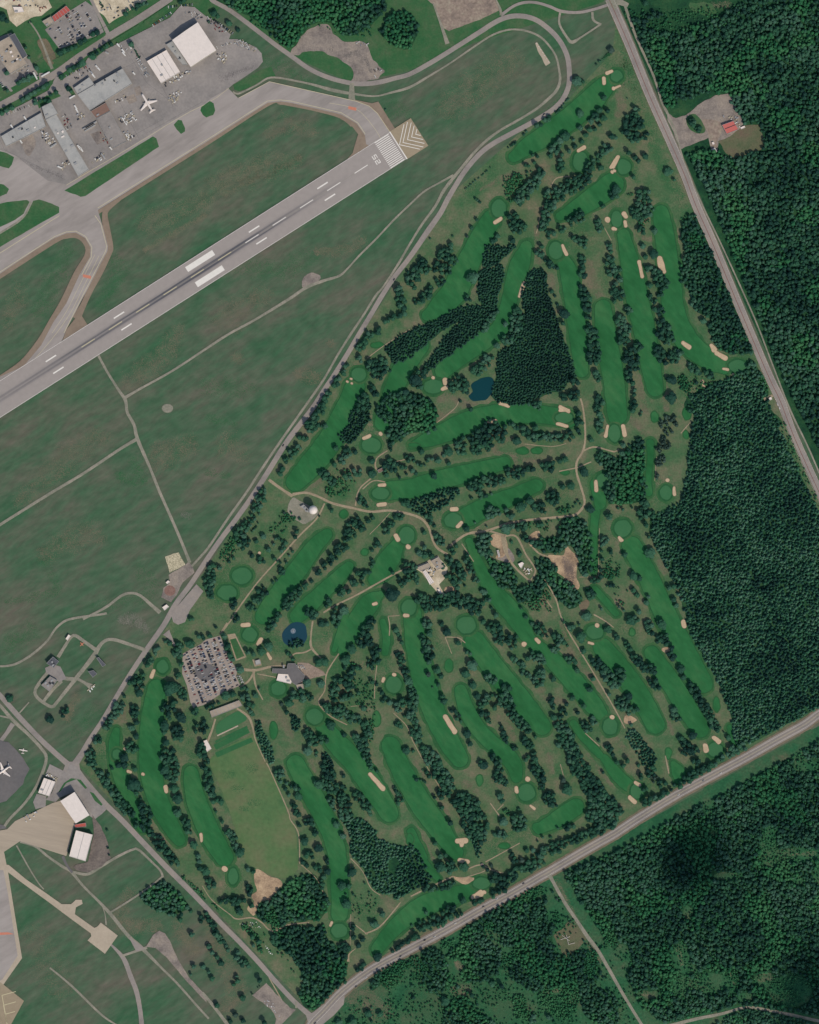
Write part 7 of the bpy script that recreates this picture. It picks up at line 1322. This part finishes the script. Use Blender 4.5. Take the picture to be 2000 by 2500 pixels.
def instancer(name, items, kind, label):
    if not items: return
    lib = bpy.data.collections.new(name + '_kinds')
    for i, me in enumerate(CROWN[kind]):
        bm = bmesh.new(); bm.from_mesh(me); n0 = len(bm.faces); bm.from_mesh(TRUNK[kind]); bm.faces.ensure_lookup_table()
        for f in bm.faces[n0:]: f.material_index = 1
        m2 = bpy.data.meshes.new(name + '_mesh'); bm.to_mesh(m2); bm.free(); m2.materials.append(me.materials[0]); m2.materials.append(M['bark'])
        lib.objects.link(bpy.data.objects.new(name + '_kind', m2))
    me = bpy.data.meshes.new(name); me.from_pydata([(*W(t[0], t[1]), 0.0) for t in items], [], [])
    sc = me.attributes.new('sc', 'FLOAT_VECTOR', 'POINT'); rz = me.attributes.new('rz', 'FLOAT_VECTOR', 'POINT')
    a, b = [], []
    for t in items:
        s = t[2] * S * 1.08; hz = rr.uniform(.75, 1.45)
        a += [s, s * rr.uniform(.85, 1.15), s * hz]; b += [rr.uniform(-.06, .06), rr.uniform(-.06, .06), rr.uniform(0, 6.28)]
    sc.data.foreach_set('vector', a); rz.data.foreach_set('vector', b)
    me.materials.append(CROWN[kind][0].materials[0])
    o = link(bpy.data.objects.new(name, me)); tag(o, label, 'woodland', kind='stuff')
    ng = bpy.data.node_groups.new(name + '_nodes', 'GeometryNodeTree')
    ng.interface.new_socket('Geometry', in_out='INPUT', socket_type='NodeSocketGeometry'); ng.interface.new_socket('Geometry', in_out='OUTPUT', socket_type='NodeSocketGeometry')
    N, Lk = ng.nodes, ng.links
    gi, go = N.new('NodeGroupInput'), N.new('NodeGroupOutput'); ip = N.new('GeometryNodeInstanceOnPoints'); ci = N.new('GeometryNodeCollectionInfo')
    ci.inputs['Collection'].default_value = lib; ci.inputs['Separate Children'].default_value = True; ci.inputs['Reset Children'].default_value = True
    ip.inputs['Pick Instance'].default_value = True
    na = N.new('GeometryNodeInputNamedAttribute'); na.data_type = 'FLOAT_VECTOR'; na.inputs['Name'].default_value = 'sc'
    nb = N.new('GeometryNodeInputNamedAttribute'); nb.data_type = 'FLOAT_VECTOR'; nb.inputs['Name'].default_value = 'rz'
    rv = N.new('FunctionNodeRandomValue'); rv.data_type = 'INT'; rv.inputs['Min'].default_value = 0
    for s_ in rv.inputs:
        if s_.name == 'Max' and s_.type == 'INT': s_.default_value = len(CROWN[kind]) - 1
        if s_.name == 'Min' and s_.type == 'INT': s_.default_value = 0
    e2r = N.new('FunctionNodeEulerToRotation')
    Lk.new(gi.outputs[0], ip.inputs['Points']); Lk.new(ci.outputs[0], ip.inputs['Instance']); Lk.new(na.outputs[0], ip.inputs['Scale'])
    Lk.new(nb.outputs[0], e2r.inputs[0]); Lk.new(e2r.outputs[0], ip.inputs['Rotation'])
    Lk.new([s_ for s_ in rv.outputs if s_.type == 'INT'][0], ip.inputs['Instance Index']); Lk.new(ip.outputs[0], go.inputs[0])
    md = o.modifiers.new('trees', 'NODES'); md.node_group = ng
for k, nm, lb in (('q', 'spruce_plantation', 'dark close-planted spruce blocks between the fairways'), ('c', 'spruce_forest', 'dense dark spruce forest filling the east between the two roads'), ('b', 'mixed_forest', 'dark broadleaf forest beyond the eastern and southern roads'), ('s', 'forest_undergrowth', 'low green thicket inside the forest edge')):
    instancer(nm, [t for t in FOREST if t[3] == k], k, lb)
for k, nm, lb in (('b', 'golf_course_woodland', 'smaller leafy trees in rows and clumps between the fairways'), ('c', 'golf_course_spruces', 'small dark spruces in rows between the fairways'), ('p', 'grey_leaved_woodland', 'greyish thin-leaved grove beside the hidden eastern green')):
    instancer(nm, [t for t in REST if t[3] == k], k, lb)
instancer('bushes', SHR + [t for t in REST if t[3] == 's'], 's', 'low bright green bushes on the brushland and rough')
instancer('scattered_trees', [t for t in SHR if t[3] == 'b'], 'b', 'scattered dark trees on the southern brushland')
print('TREES', len(TREES), len(FOREST), len(SHR), 'cars', ncar[0], len(EXTRA), 'rmin', BIG[-1][2])

# ------------------------------------------------------------------ clouds that throw the two dark patches (high, outside the frame)
cm = bpy.data.materials.new('cloud_white'); cm.use_nodes = True
cm.node_tree.nodes['Principled BSDF'].inputs['Base Color'].default_value = (.8, .8, .8, 1); cm.node_tree.nodes['Principled BSDF'].inputs['Roughness'].default_value = 1
def cloud(px, py, rx, ry, h, label, seed, n=420):
    lob = lambda a: 1 + .38 * noise.noise(Vector((math.cos(a) * 1.3, math.sin(a) * 1.3, seed * 3.7))) + .2 * noise.noise(Vector((math.cos(a) * 3, math.sin(a) * 3, seed)))
    X, Y = W(px, py); off = h / math.tan(el); cx, cy = X + math.sin(az) * off, Y + math.cos(az) * off
    r = random.Random(seed); vs, fs = [], []
    bm = bmesh.new(); bmesh.ops.create_icosphere(bm, subdivisions=1, radius=1); bv = [v.co.copy() for v in bm.verts]; bf = [tuple(v.index for v in f.verts) for f in bm.faces]; bm.free()
    for _ in range(n):
        a = r.uniform(0, 6.283); q = (r.random() ** .62 * 1.35 if _ % 3 else r.random() ** .5) * lob(a); s = r.uniform(3.5, 8) * max(.3, 1.15 - .6 * q)
        c = Vector((rx * S * q * math.cos(a), ry * S * q * math.sin(a), r.uniform(-14, 14) * max(.2, 1.2 - q))); b0 = len(vs)
        vs += [tuple(c + v * s) for v in bv]; fs += [tuple(b0 + k for k in f) for f in bf]
    o = mesh_obj('cloud', vs, fs, cm, smooth=True); o.location = (cx, cy, h); tag(o, label, 'cloud', kind='stuff')
cloud(1697, 2083, 72, 66, 2100, 'small fair-weather cloud high over the south-east', 1, 1500)
cloud(2030, 2450, 115, 140, 2100, 'larger fair-weather cloud high over the far south-east', 2, 3600)
